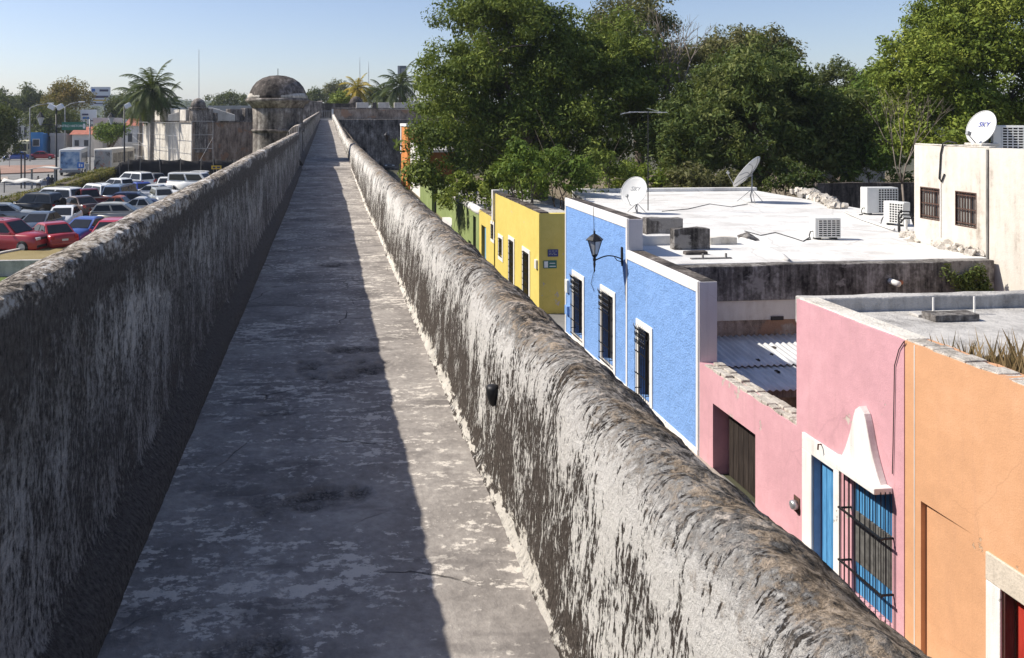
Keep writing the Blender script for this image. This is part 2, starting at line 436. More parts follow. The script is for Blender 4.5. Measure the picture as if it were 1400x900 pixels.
    ed = k.n('ShaderNodeTexVoronoi', {'Vector': k.mix(0.3, p, k.n('ShaderNodeTexNoise', {'Vector': p, 'Scale': 1.2, 'Detail': 4}).outputs['Color']), 'Scale': 0.35}, feature='DISTANCE_TO_EDGE').outputs['Distance']
    c = k.mix(k.ma('MULTIPLY', k.step(ed, 0.012, 0.0), 0.5), c, (0.42, 0.40, 0.38))
    k.bump(k.ma('ADD', k.noise(p, 2.5, 4), k.ma('MULTIPLY', b, 0.5)), 0.02)
    M['white_roof'] = k.done(c)
    # --- ground
    def speckle(name, c0, c1, c2, sc=14, big=0.35, bump=0.004):
        k = NT(name, 0.92, 0.25); p = k.pos()
        a = k.noise(p, big, 5, 0.6); b = k.noise(p, sc, 5, 0.7)
        c = k.ramp(k.ma('ADD', k.ma('MULTIPLY', a, 0.55), k.ma('MULTIPLY', b, 0.45)), [(0.36, c0), (0.5, c1), (0.64, c2)])
        k.bump(b, bump); return k.done(c)
    M['asphalt'] = speckle('worn_asphalt', (0.085, 0.083, 0.082), (0.125, 0.122, 0.12), (0.17, 0.165, 0.16))
    M['road'] = speckle('sunbleached_road', (0.15, 0.147, 0.145), (0.20, 0.196, 0.19), (0.25, 0.245, 0.235))
    M['paving'] = speckle('pale_paving', (0.26, 0.22, 0.19), (0.34, 0.29, 0.25), (0.42, 0.37, 0.32))
    M['red_paving'] = speckle('reddish_paving', (0.22, 0.13, 0.10), (0.30, 0.185, 0.14), (0.36, 0.24, 0.19))
    M['earth'] = speckle('dry_earth', (0.11, 0.085, 0.055), (0.19, 0.15, 0.095), (0.25, 0.21, 0.13), 9)
    M['dry_lawn'] = speckle('dry_lawn', (0.16, 0.12, 0.05), (0.24, 0.19, 0.085), (0.30, 0.245, 0.13), 12)
    M['lawn'] = speckle('green_lawn', (0.07, 0.10, 0.025), (0.11, 0.15, 0.035), (0.17, 0.19, 0.06), 12)
    M['ground'] = speckle('far_ground', (0.05, 0.055, 0.03), (0.09, 0.085, 0.055), (0.13, 0.12, 0.085), 0.6, 0.02)
    M['hill'] = speckle('wooded_hill', (0.025, 0.038, 0.018), (0.045, 0.060, 0.028), (0.075, 0.085, 0.042), 0.09, 0.012, 0.5)
    M['kerb'] = plain('kerb_concrete', (0.55, 0.52, 0.48), 0.9, 0, 0.15, 4, 0.003)
    M['paint_line'] = plain('road_paint', (0.62, 0.60, 0.55), 0.8, 0, 0.2, 8)
    # --- leaves
    def leaf(name, c0, c1, c2, trans=0.26):
        k = NT(name, 0.6, 0.14)
        g = k.n('ShaderNodeNewGeometry'); rnd = g.outputs['Random Per Island']
        big = k.noise(g.outputs['Position'], 0.45, 3)
        f = k.ma('ADD', k.ma('MULTIPLY', rnd, 0.45), k.ma('ADD', k.ma('MULTIPLY', k.ma('SUBTRACT', big, 0.5), 1.5), 0.28))
        c0, c1, c2 = [(q[0] * 1.95, q[1] * 1.75, q[2] * 1.5) for q in (c0, c1, c2)]
        c = k.ramp(f, [(0.15, c0), (0.5, c1), (0.88, c2)])
        k.put(k.b.inputs['Base Color'], c)
        tr = k.n('ShaderNodeBsdfTranslucent', {'Color': k.mix(0.5, c, (0.20, 0.24, 0.03))})
        mx = k.n('ShaderNodeMixShader', {0: trans, 1: k.b.outputs[0], 2: tr.outputs[0]})
        out = k.t.nodes['Material Output']; k.t.links.new(mx.outputs[0], out.inputs[0])
        return k.m
    M['leaf_ficus'] = leaf('leaf_broad_green', (0.030, 0.048, 0.012), (0.060, 0.092, 0.020), (0.125, 0.160, 0.036))
    M['leaf_mango'] = leaf('leaf_dark_mango', (0.020, 0.036, 0.012), (0.042, 0.066, 0.020), (0.100, 0.120, 0.045))
    M['leaf_bright'] = leaf('leaf_light_green', (0.045, 0.070, 0.014), (0.085, 0.125, 0.022), (0.155, 0.190, 0.040))
    M['leaf_shrub'] = leaf('leaf_shrub', (0.030, 0.055, 0.012), (0.060, 0.105, 0.020), (0.130, 0.175, 0.040))
    M['leaf_dull'] = leaf('leaf_dull_olive', (0.035, 0.042, 0.020), (0.068, 0.076, 0.036), (0.115, 0.115, 0.060))
    M['leaf_autumn'] = leaf('leaf_rusty_green', (0.055, 0.050, 0.016), (0.100, 0.085, 0.026), (0.17, 0.125, 0.040))
    M['leaf_hedge'] = leaf('leaf_clipped_hedge', (0.040, 0.045, 0.012), (0.085, 0.092, 0.022), (0.165, 0.135, 0.040))
    M['leaf_far'] = leaf('leaf_far_tree', (0.022, 0.034, 0.014), (0.042, 0.058, 0.022), (0.075, 0.090, 0.036))
    M['palm_leaf'] = leaf('leaf_palm', (0.010, 0.020, 0.007), (0.022, 0.038, 0.012), (0.050, 0.070, 0.024), 0.2)
    M['palm_yellow'] = leaf('leaf_palm_yellowing', (0.09, 0.085, 0.015), (0.22, 0.19, 0.03), (0.34, 0.26, 0.05), 0.25)
    M['dry_grass'] = leaf('dry_grass', (0.10, 0.075, 0.042), (0.17, 0.135, 0.082), (0.27, 0.225, 0.15), 0.3)
    k = NT('bark', 0.95, 0.1); p = k.obj()
    b = k.noise(k.scale(p, (6, 6, 1.2)), 2.0, 6, 0.7)
    k.bump(b, 0.05)
    M['bark'] = k.done(k.ramp(b, [(0.3, (0.07, 0.055, 0.042)), (0.7, (0.22, 0.185, 0.15))]))
    M['palm_bark'] = plain('palm_trunk_grey', (0.24, 0.215, 0.19), 0.95, 0, 0.35, 3, 0.02)
    M['bare_wood'] = plain('bare_twigs', (0.20, 0.165, 0.135), 0.95, 0, 0.3, 3)
    # --- joinery, metal, misc
    def planks(name, c0, c1, c2, sc=(3, 3, 0.4)):
        k = NT(name, 0.8, 0.3); p = k.obj(); n = k.noise(k.scale(p, sc), 6, 6, 0.65)
        k.bump(n, 0.003); return k.done(k.ramp(n, [(0.3, c0), (0.5, c1), (0.75, c2)]))
    M['door_blue'] = planks('blue_painted_wood', (0.045, 0.16, 0.34), (0.075, 0.26, 0.50), (0.12, 0.34, 0.58))
    M['door_lightblue'] = planks('pale_blue_wood', (0.14, 0.30, 0.40), (0.20, 0.38, 0.50), (0.27, 0.45, 0.56))
    M['door_dark'] = planks('dark_old_wood', (0.012, 0.009, 0.008), (0.026, 0.019, 0.016), (0.055, 0.043, 0.036))
    M['door_red'] = planks('red_painted_wood', (0.28, 0.020, 0.014), (0.40, 0.032, 0.02), (0.48, 0.05, 0.03))
    M['wood_grey'] = planks('weathered_grey_wood', (0.09, 0.086, 0.08), (0.19, 0.18, 0.168), (0.31, 0.295, 0.275))
    M['jamb_red'] = plain('dark_red_jamb', (0.10, 0.045, 0.04), 0.85, 0, 0.2, 5, 0.003)
    M['iron'] = plain('black_iron', (0.018, 0.018, 0.020), 0.5, 0.3, 0.3, 20)
    M['iron_rust'] = plain('rusty_iron', (0.09, 0.048, 0.035), 0.85, 0.1, 0.4, 18)
    M['steel'] = plain('galvanised_steel', (0.45, 0.46, 0.47), 0.45, 0.7, 0.15, 10)
    M['pole'] = plain('grey_painted_pole', (0.25, 0.255, 0.26), 0.6, 0.2, 0.2, 4)
    M['pole_dark'] = plain('dark_painted_pole', (0.022, 0.022, 0.024), 0.5, 0.2, 0.3, 4)
    M['dark'] = plain('recess_shade', (0.015, 0.013, 0.012), 0.95, 0, 0.3, 3)
    M['pane'] = plain('dim_window_glass', (0.04, 0.04, 0.042), 0.45, 0, 0.2, 3, 0, 0.6)
    M['lamp_glass'] = plain('lantern_glass', (0.42, 0.44, 0.46), 0.15, 0, 0.1, 8, 0, 0.6)
    k = NT('corrugated_sheet', 0.55, 0.5); p = k.pos(); n = k.noise(k.scale(p, (3, 0.6, 1)), 2.0, 6, 0.65)
    k.b.inputs['Metallic'].default_value = 0.2
    sp = k.step(k.noise(p, 5, 5, 0.75), 0.66, 0.72)
    M['tin'] = k.done(k.mix(sp, k.ramp(n, [(0.3, (0.52, 0.52, 0.52)), (0.65, (0.76, 0.76, 0.75))]), (0.12, 0.10, 0.09)))
    M['ac_white'] = plain('ac_casing_enamel', (0.68, 0.68, 0.65), 0.5, 0, 0.06, 5)
    M['dish'] = plain('dish_enamel', (0.60, 0.60, 0.585), 0.5, 0, 0.05, 4)
    M['sky_blue_ink'] = plain('dish_logo_ink', (0.03, 0.05, 0.30), 0.6, 0, 0.05)
    M['grey_ink'] = plain('faded_logo_ink', (0.30, 0.31, 0.33), 0.6, 0, 0.05)
    M['cable'] = plain('black_cable', (0.02, 0.02, 0.02), 0.6, 0, 0.1)
    M['pvc'] = plain('white_pvc', (0.72, 0.70, 0.66), 0.4, 0, 0.06)
    M['terracotta'] = plain('rusty_pipe', (0.33, 0.12, 0.06), 0.85, 0, 0.25)
    M['sign_blue'] = plain('sign_blue', (0.03, 0.035, 0.18), 0.5, 0, 0.05)
    M['sign_teal'] = plain('sign_teal', (0.03, 0.14, 0.13), 0.5, 0, 0.05)
    M['sign_green'] = plain('sign_green', (0.015, 0.13, 0.085), 0.5, 0, 0.05)
    M['sign_white'] = plain('sign_white', (0.72, 0.73, 0.75), 0.5, 0, 0.05)
    M['sign_yellow'] = plain('sign_yellow', (0.65, 0.42, 0.03), 0.5, 0, 0.08)
    M['sign_bright_blue'] = plain('sign_bright_blue', (0.03, 0.16, 0.55), 0.5, 0, 0.05)
    M['ink_dark'] = plain('dark_ink', (0.08, 0.07, 0.12), 0.6, 0, 0.05)
    M['mesh_black'] = plain('black_shade_net', (0.018, 0.017, 0.020), 0.95, 0, 0.3, 2.5, 0.01)
    M['scaffold'] = plain('scaffold_tube', (0.40, 0.40, 0.40), 0.5, 0.5, 0.2)
    M['canvas'] = plain('pale_tarpaulin', (0.60, 0.58, 0.53), 0.85, 0, 0.12, 3)
    M['roof_tile'] = plain('faded_red_roof', (0.38, 0.13, 0.085), 0.85, 0, 0.2, 2)
    M['far_white'] = plain('far_house_white', (0.60, 0.58, 0.54), 0.9, 0, 0.12, 0.5)
    M['far_grey'] = plain('far_house_grey', (0.34, 0.33, 0.32), 0.9, 0, 0.15, 0.5)
    M['far_blue'] = plain('far_house_blue', (0.05, 0.20, 0.45), 0.8, 0, 0.12, 0.5)
    # --- cars
    M['glass_car'] = plain('car_glass', (0.014, 0.016, 0.018), 0.08, 0, 0.1, 2, 0, 0.4)
    M['tyre'] = plain('tyre_rubber', (0.020, 0.020, 0.021), 0.9, 0, 0.2, 10)
    M['rim'] = plain('alloy_rim', (0.42, 0.42, 0.43), 0.35, 0.8, 0.1, 10)
    M['headlamp'] = plain('headlamp_lens', (0.70, 0.72, 0.74), 0.1, 0, 0.05, 5, 0, 0.7)
    M['taillamp'] = plain('tail_lamp_lens', (0.38, 0.012, 0.012), 0.15, 0, 0.1, 5, 0, 0.6)
    M['trim_black'] = plain('black_plastic', (0.025, 0.025, 0.026), 0.6, 0, 0.2, 10)
    M['plate'] = plain('number_plate', (0.62, 0.62, 0.60), 0.5, 0, 0.05)
    M['chrome'] = plain('chrome', (0.6, 0.6, 0.6), 0.2, 0.9, 0.05)
    paints = dict(red=(0.34, 0.012, 0.018), darkred=(0.16, 0.010, 0.014), white=(0.80, 0.80, 0.78), silver=(0.34, 0.36, 0.37), steelblue=(0.055, 0.075, 0.105), navy=(0.02, 0.035, 0.10),
                  blue=(0.035, 0.085, 0.33), royal=(0.02, 0.045, 0.28), black=(0.016, 0.017, 0.018), grey=(0.10, 0.105, 0.11), beige=(0.42, 0.40, 0.34), bluegrey=(0.12, 0.17, 0.27), brown=(0.085, 0.055, 0.045), orange=(0.45, 0.10, 0.035), crimson=(0.42, 0.02, 0.05))
    for n, c in paints.items():
        k = NT('car_paint_' + n, 0.32, 0.5)
        k.b.inputs['Coat Weight'].default_value = 0.6; k.b.inputs['Coat Roughness'].default_value = 0.12
        d = k.noise(k.obj(), 1.5, 4)
        M['car_' + n] = k.done(k.mix(k.ma('MULTIPLY', d, 0.25), c, tuple(x * 0.75 + 0.05 for x in c)))
build_materials()

# ------------------------------------------------------------------ ground and rampart
def sheet(x0, x1, y0, y1, z): return MB().quad((x0, y0, z), (x1, y0, z), (x1, y1, z), (x0, y1, z))
def polysheet(pts, z): return MB().add([(p[0], p[1], z) for p in pts], [tuple(range(len(pts)))])

FZ_Y = [-20, 16, 28, 48, 100, 140]; FZ_Z = [0, 0, 0.22, 0.45, 1.25, 1.40]
def fz(y): return np.interp(y, FZ_Y, FZ_Z)
WALK_END = 112.0

def grid_mesh(name, V, ni, nj, uv=None, attr=None, smooth=True):
    """V: (ni*nj,3) array"""
    i, j = np.meshgrid(np.arange(ni - 1), np.arange(nj - 1), indexing='ij')
    a = (i * nj + j).ravel()
    F = np.stack([a, a + 1, a + nj + 1, a + nj], 1)
    me = bpy.data.meshes.new(name)
    me.vertices.add(len(V)); me.vertices.foreach_set('co', V.astype(np.float32).ravel())
    me.loops.add(F.size); me.loops.foreach_set('vertex_index', F.astype(np.int32).ravel())
    me.polygons.add(len(F)); me.polygons.foreach_set('loop_start', np.arange(0, F.size, 4, dtype=np.int32))
    me.update(calc_edges=True)
    me.polygons.foreach_set('use_smooth', [smooth] * len(F))
    if uv is not None:
        l = me.uv_layers.new(name='UVMap'); l.data.foreach_set('uv', uv[F.ravel()].astype(np.float32).ravel())
    if attr is not None:
        a_ = me.attributes.new('patch', 'FLOAT', 'POINT'); a_.data.foreach_set('value', attr.astype(np.float32))
    me.validate()
    return me

def steps(a, b):
    ys = [a]; y = a
    while y < b:
        d = 0.05 if y < 1.0 else min(0.5, max(0.012, 0.0035 * y))
        y += d; ys.append(min(y, b))
    return np.array(ys)

def build_rampart():
    struct('ground', sheet(-3500, 3500, -400, 6000, GZ), M['ground'])
    # rampart body under the walkway
    ys = np.linspace(-14, WALK_END + 6, 240)
    for name, x, lab in (('rampart_wall', -1.34, 'tall grey masonry rampart flank rising from the car park'), ('rampart_wall', 1.40, 'tall grey masonry rampart flank rising from the narrow street')):
        zs = np.linspace(0, 1, 24)
        Yg, Tg = np.meshgrid(ys, zs, indexing='ij')
        Z = GZ - 0.3 + (fz(Yg) + 0.35 - GZ + 0.3) * Tg
        sgn = 1 if x > 0 else -1
        X = x + sgn * (0.25 * (1 - Tg) + 0.05 * fbm(Yg * 0.8, Z * 0.8, 5)) - sgn * 0.12 * np.clip((Tg - .93) / .07, 0, 1)
        me = grid_mesh(name, np.stack([X, Yg, Z], 2).reshape(-1, 3), len(ys), len(zs))
        tag(link(name, me, M['masonry']), lab, 'wall', kind='thing')
    # walkway
    ys = steps(-6, WALK_END); xs = np.linspace(-0.90, 0.92, 110)
    Yg, Xg = np.meshgrid(ys, xs, indexing='ij')
    Z = fz(Yg) + 0.010 * fbm(Xg * 2, Yg * 1.2, 3) + 0.004 * fbm(Xg * 14, Yg * 14, 4)
    patch = np.zeros_like(Z)
    def pt(u0, v0, u1, v1, k):
        a = P(u0, v1, Z=0); b = P(u1, v1, Z=0); c = P((u0 + u1) / 2, v0, Z=0)
        cx, cy = (a.x + b.x) / 2, (a.y + c.y) / 2
        rx, ry = abs(b.x - a.x) / 2, abs(c.y - a.y) / 2
        q = ((Xg - cx) / rx) ** 2 + ((Yg - cy) / ry) ** 2 + 1.7 * fbm(Xg * 5.5, Yg * 4.5, 30 + k, 6)
        return np.clip((1.0 - q) * 1.3, 0, 1) * np.clip(0.75 + 0.9 * fbm(Xg * 12, Yg * 12, 70 + k, 3), 0, 1)
    for k, b in enumerate(((380, 488, 545, 526), (318, 668, 500, 714), (240, 868, 415, 925), (455, 470, 545, 484), (425, 360, 470, 366), (345, 560, 400, 572))):
        patch = np.maximum(patch, pt(*b, k))
    Z -= patch * (0.014 + 0.008 * fbm(Xg * 40, Yg * 40, 8))
    # worn seams across the slab
    for v, x0, x1 in ((668, -0.55, 0.18), (492, -0.2, 0.2), (575, 0.15, 0.7)):
        y0 = P(446, v, Z=0).y
        wv = y0 + 0.035 * fbm(Xg * 4, Xg * 0 + v, 9)
        Z -= 0.015 * np.exp(-((Yg - wv) / 0.012) ** 2) * (Xg > x0) * (Xg < x1)
    # a shallow step far along
    ystep = P(470, 231, Z=0.15).y
    Z -= 0.05 * (Yg < ystep) * (Yg > ystep - 6)
    me = grid_mesh('walkway', np.stack([Xg, Yg, Z], 2).reshape(-1, 3), len(ys), len(xs), attr=patch.ravel())
    link('walkway', me, M['cement'])['kind'] = 'structure'

def resample(prof, n):
    p = np.array(prof, float); d = np.r_[0, np.cumsum(np.hypot(*np.diff(p, axis=0).T))]
    # smooth (Chaikin) first
    for _ in range(2):
        q = [p[0]]
        for a, b in zip(p[:-1], p[1:]):
            q += [a * .75 + b * .25, a * .25 + b * .75]
        q.append(p[-1]); p = np.array(q)
    d = np.r_[0, np.cumsum(np.hypot(*np.diff(p, axis=0).T))]
    s = np.linspace(0, d[-1], n)
    return np.interp(s, d, p[:, 0]), np.interp(s, d, p[:, 1]), s

def parapet(label, prof, y0, y1, zoff, m, seed, amp, side, holes=()):
    px_, pz_, s = resample(prof, 84)
    ys = steps(y0, y1)
    Yg, Sg = np.meshgrid(ys, s, indexing='ij')
    X = np.broadcast_to(px_, Yg.shape).copy(); Z = np.broadcast_to(pz_, Yg.shape).copy()
    nx = np.gradient(pz_, s); nz = -np.gradient(px_, s)      # normal of the profile
    if side < 0: nx, nz = nx, nz
    ln = np.hypot(nx, nz); nx, nz = nx / ln, nz / ln
    # point the normals outwards (towards the walkway on the inner face)
    if nx[len(nx) // 4] * side > 0: nx, nz = -nx, -nz
    crest = np.clip((Sg - 0.45) / 0.4, 0, 1)
    rid = 0.35 - np.abs(fbm(Yg * 7 + 1.6 * Sg, Sg * 2.2, seed + 2, 5))
    D = amp * (0.013 * fbm(Yg * 0.7, Sg * 0.8, seed) + 0.015 * fbm(Yg * 3.2 + Sg * 0.4, Sg * 1.6, seed + 1) * (0.15 + crest)
               + 0.014 * rid * crest + 0.016 * fbm(Yg * 11 + 3 * Sg, Sg * 8, seed + 4, 6) * (0.35 + 0.9 * crest) + 0.004 * fbm(Yg * 30, Sg * 26, seed + 3))
    for hu, hs, r in holes:
        D -= 0.10 * np.clip(1.25 - np.hypot((Yg - hu) / r, (Sg - hs) / (r * 1.2)), 0, 1) ** 0.5 * (np.hypot((Yg - hu) / r, (Sg - hs) / (r * 1.2)) < 1.2)
    X += nx * D; Z += nz * D
    Z += zoff(Yg) * (np.clip(Sg / 0.25, 0, 1)) + fz(Yg) * (1 - np.clip(Sg / 0.25, 0, 1))
    Z += amp * 0.015 * fbm(Yg * 0.35, Yg * 0 + 3, seed + 6) * crest
    V = np.stack([X, Yg, Z], 2)
    # end caps: close both ends by collapsing the last rows to a low line
    cap0 = V[:1].copy(); cap0[:, :, 2] = V[:1, :1, 2] - 0.3
    cap1 = V[-1:].copy(); cap1[:, :, 2] = V[-1:, :1, 2] - 0.3
    V = np.concatenate([cap0, V, cap1], 0)
    UV = np.stack([np.r_[ys[0], ys, ys[-1]][:, None] + 0 * V[:, :, 0], np.broadcast_to(s, V.shape[:2])], 2)
    me = grid_mesh('parapet_wall', V.reshape(-1, 3), V.shape[0], V.shape[1], UV.reshape(-1, 2))
    me.set_sharp_from_angle(angle=R(55))
    return tag(link('parapet_wall', me, m), label, 'wall', kind='thing')

PROF_R = [(0.735, -0.02), (0.765, 0.015), (0.788, 0.06), (0.80, 0.3), (0.835, 0.64), (0.865, 0.745), (0.93, 0.80), (1.03, 0.79), (1.13, 0.72), (1.23, 0.615), (1.33, 0.46), (1.39, 0.25), (1.40, -0.3)]
PROF_L = [(-0.735, -0.02), (-0.745, 0.07), (-0.80, 0.13), (-0.855, 0.17), (-0.865, 0.5), (-0.868, 1.20), (-0.872, 1.245), (-0.885, 1.268), (-0.96, 1.262), (-1.05, 1.222), (-1.14, 1.165), (-1.25, 1.02), (-1.32, 0.75), (-1.34, -0.3)]
YL = 26.0; YRK = 36.0

def build_parapets():
    zl = lambda y: np.interp(y, [YL, YL + 2, 100, 120], [0.20, 0.24, 1.10, 1.25])
    zr = lambda y: np.interp(y, [YRK, 100, 120], [-0.06, 1.25, 1.35])
    zero = lambda y: 0 * y
    hl = []
    for u, v in ((322, 374), (371, 263), (283, 610)):
        p = P(u, v, X=-0.86); hl.append((p.y, p.z + 0.05, 0.045))
    hr = []
    for u, v in ((508, 256),):
        p = P(u, v, X=0.84); hr.append((p.y, p.z + 0.1, 0.04))
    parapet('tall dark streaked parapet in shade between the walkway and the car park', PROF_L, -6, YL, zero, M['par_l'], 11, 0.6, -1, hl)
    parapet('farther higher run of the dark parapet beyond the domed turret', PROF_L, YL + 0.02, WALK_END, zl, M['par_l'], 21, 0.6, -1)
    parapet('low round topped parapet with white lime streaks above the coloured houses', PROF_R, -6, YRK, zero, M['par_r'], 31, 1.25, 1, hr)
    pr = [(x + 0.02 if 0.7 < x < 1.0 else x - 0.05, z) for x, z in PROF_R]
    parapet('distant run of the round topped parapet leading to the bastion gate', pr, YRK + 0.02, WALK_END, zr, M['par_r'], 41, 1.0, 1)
    # black cup shaped light fitting on the streaked parapet
    p = P(676, 541, X=0.80)
    t = thing('wall_lamp', 'small black cup shaped lamp fixed to the streaked parapet face', 'lamp', (0.815, p.y, p.z))
    part('lamp_cup', MB().lathe([(0.006, -0.05), (0.018, -0.04), (0.030, 0.0), (0.034, 0.035), (0.026, 0.048), (0.006, 0.052)], (-0.022, 0, 0), 14), M['iron'], t, True, local=True)
    part('bracket', MB().box(-0.02, 0.05, -0.02, 0.02, -0.03, 0.03), M['iron'], t, local=True)
    # short drain spout of lime near the foot of the dark parapet
    p = P(253, 628, X=-0.80)
    solo('drain_spout', MB().tube([(-0.87, p.y, p.z + 0.06), (-0.80, p.y, p.z + 0.03), (-0.74, p.y + 0.01, p.z - 0.06), (-0.715, p.y, p.z - 0.12)], [0.022, 0.024, 0.022, 0.02], 8),
         M['rubble'], 'pale lime drain lip at the foot of the dark parapet', 'drain', smooth=True)

build_rampart()
build_parapets()

# ------------------------------------------------------------------ houses along the street (facades on X = 8)
FX = 8.0

def wall_cells(axis, c, t, a0, a1, z0, z1, holes=(), cut=0.6, topj=0.0, seed=0):
    """slab wall with openings. axis 'x': plane X=c..c+t, runs along Y; axis 'y': plane Y=c..c+t, runs along X. holes: (a, b, z0, z1)"""
    A = {a0, a1}; Z = {z0, z1}
    for h in holes:
        A |= {max(a0, min(a1, h[0])), max(a0, min(a1, h[1]))}; Z |= {max(z0, min(z1, h[2])), max(z0, min(z1, h[3]))}
    if topj:
        n = max(1, int((a1 - a0) / cut))
        A |= {a0 + (a1 - a0) * i / n for i in range(n + 1)}
    A = sorted(A); Z = sorted(Z)
    na, nz = len(A), len(Z)
    solid = [[not any(h[0] - 1e-6 <= (A[i] + A[i + 1]) / 2 <= h[1] + 1e-6 and h[2] - 1e-6 <= (Z[j] + Z[j + 1]) / 2 <= h[3] + 1e-6 for h in holes) for j in range(nz - 1)] for i in range(na - 1)]
    m = MB()
    rnd = random.Random(seed)
    tj = [rnd.uniform(-topj, topj) for _ in A]; tk = [rnd.uniform(-topj, topj) for _ in A]
    def vtx(i, j, k):
        z = Z[j] + ((tj[i] if k == 0 else tk[i]) if j == nz - 1 else 0)
        return (c + k * t, A[i], z) if axis == 'x' else (A[i], c + k * t, z)
    idx = {}
    def vi(i, j, k):
        if (i, j, k) not in idx: idx[(i, j, k)] = len(m.v); m.v.append(vtx(i, j, k))
        return idx[(i, j, k)]
    S = lambda i, j: 0 <= i < na - 1 and 0 <= j < nz - 1 and solid[i][j]
    for i in range(na - 1):
        for j in range(nz - 1):
            if not S(i, j): continue
            m.f.append((vi(i, j, 0), vi(i + 1, j, 0), vi(i + 1, j + 1, 0), vi(i, j + 1, 0)))
            m.f.append((vi(i, j, 1), vi(i, j + 1, 1), vi(i + 1, j + 1, 1), vi(i + 1, j, 1)))
            if not S(i - 1, j): m.f.append((vi(i, j, 0), vi(i, j + 1, 0), vi(i, j + 1, 1), vi(i, j, 1)))
            if not S(i + 1, j): m.f.append((vi(i + 1, j, 0), vi(i + 1, j, 1), vi(i + 1, j + 1, 1), vi(i + 1, j + 1, 0)))
            if not S(i, j - 1): m.f.append((vi(i, j, 0), vi(i, j, 1), vi(i + 1, j, 1), vi(i + 1, j, 0)))
            if not S(i, j + 1): m.f.append((vi(i, j + 1, 0), vi(i + 1, j + 1, 0), vi(i + 1, j + 1, 1), vi(i, j + 1, 1)))
    return m

def ring(x, y0, y1, z0, z1, w, d, sill=True):
    """frame of four butted strips standing d proud of plane x (towards -x)"""
    m = MB()
    m.box(x - d, x + 0.02, y0 - w, y1 + w, z1, z1 + w)
    m.box(x - d, x + 0.02, y0 - w, y0, z0, z1)
    m.box(x - d, x + 0.02, y1, y1 + w, z0, z1)
    if sill: m.box(x - d, x + 0.02, y0 - w, y1 + w, z0 - w * 1.2, z0)
    return m

def iron_grille(x, y0, y1, z0, z1, step=0.12, rows=0.5, scroll=True, r=0.009):
    m = MB()
    n = max(2, int(round((y1 - y0) / step)))
    for i in range(n + 1):
        y = y0 + (y1 - y0) * i / n
        m.tube([(x, y, z0), (x, y, z1)], r, 4)
    k = max(1, int((z1 - z0) / rows))
    for j in range(k + 1):
        z = z0 + (z1 - z0) * j / k
        m.box(x - 0.014, x + 0.006, y0 - 0.02, y1 + 0.02, z - 0.012, z + 0.012)
    for y in (y0, y1):
        for z in (z0 + 0.15, z1 - 0.15):
            m.box(x, x + 0.16, y - 0.01, y + 0.01, z - 0.01, z + 0.01)
    if scroll:
        for i in range(n):
            yc = y0 + (y1 - y0) * (i + 0.5) / n
            for zc in (z1 - 0.12, z1 - 0.30):
                m.tube([(x - 0.02, yc + 0.05 * math.cos(a), zc + 0.07 * math.sin(a)) for a in np.linspace(0, 2 * math.pi, 9)], 0.006, 4)
        for i in range(n + 1):
            y = y0 + (y1 - y0) * i / n
            m.tube([(x, y, z1), (x - 0.05, y, z1 + 0.09), (x - 0.02, y + 0.02, z1 + 0.15)], [0.01, 0.009, 0.004], 4)
    return m

def window(h, y0, y1, z0, z1, X=FX, w=0.14, prot=0.03, step=0.12, rows=0.5, scroll=True, glz='pane', sill=True, gx=0.10, mat_s='white_trim', iron='iron'):
    fr = part('window', ring(X, y0, y1, z0, z1, w, prot, sill), M[mat_s], h, bevel=0.006)
    part('pane', MB().box(X + 0.20, X + 0.22, y0 + 0.002, y1 - 0.002, z0 + 0.002, z1 - 0.002), M[glz], fr)
    sh = MB()
    sh.box(X + 0.16, X + 0.20, y0 + 0.002, y0 + 0.06, z0 + 0.002, z1 - 0.002); sh.box(X + 0.16, X + 0.20, y1 - 0.06, y1 - 0.002, z0 + 0.002, z1 - 0.002)
    sh.box(X + 0.16, X + 0.20, (y0 + y1) / 2 - 0.03, (y0 + y1) / 2 + 0.03, z0 + 0.002, z1 - 0.06); sh.box(X + 0.16, X + 0.20, y0 + 0.06, y1 - 0.06, z1 - 0.06, z1 - 0.002)
    part('sash', sh, M['door_dark'], fr)
    part('grille', iron_grille(X - gx, y0 + 0.02, y1 - 0.02, z0 + 0.03, z1 - 0.03, step, rows, scroll), M[iron], fr)
    return fr

def plank_door(h, X, y0, y1, z0, z1, m, n=6, name='door', handle=True):
    d = part(name, MB().box(X + 0.022, X + 0.05, y0, y1, z0, z1), M[m], h)
    w = (y1 - y0) / n
    for i in range(n):
        part('plank', MB().box(X, X + 0.022, y0 + i * w + 0.004, y0 + (i + 1) * w - 0.004, z0 + 0.01, z1 - 0.01), M[m], d, bevel=0.004)
    if handle:
        part('handle', MB().tube([(X - 0.002, y0 + 0.07, z0 + 1.0), (X - 0.05, y0 + 0.07, z0 + 1.02), (X - 0.05, y0 + 0.07, z0 + 1.12), (X - 0.002, y0 + 0.07, z0 + 1.14)], 0.008, 5), M['iron'], d)
    return d

def yz(u, v): p = P(u, v, X=FX); return p.y, p.z

M['wood_dark_grey'] = plain('dark_grey_boards', (0.10, 0.097, 0.092), 0.85, 0, 0.4, 9, 0.003)
M['reveal_blue'] = plain('pale_blue_reveal', (0.24, 0.34, 0.48), 0.9)
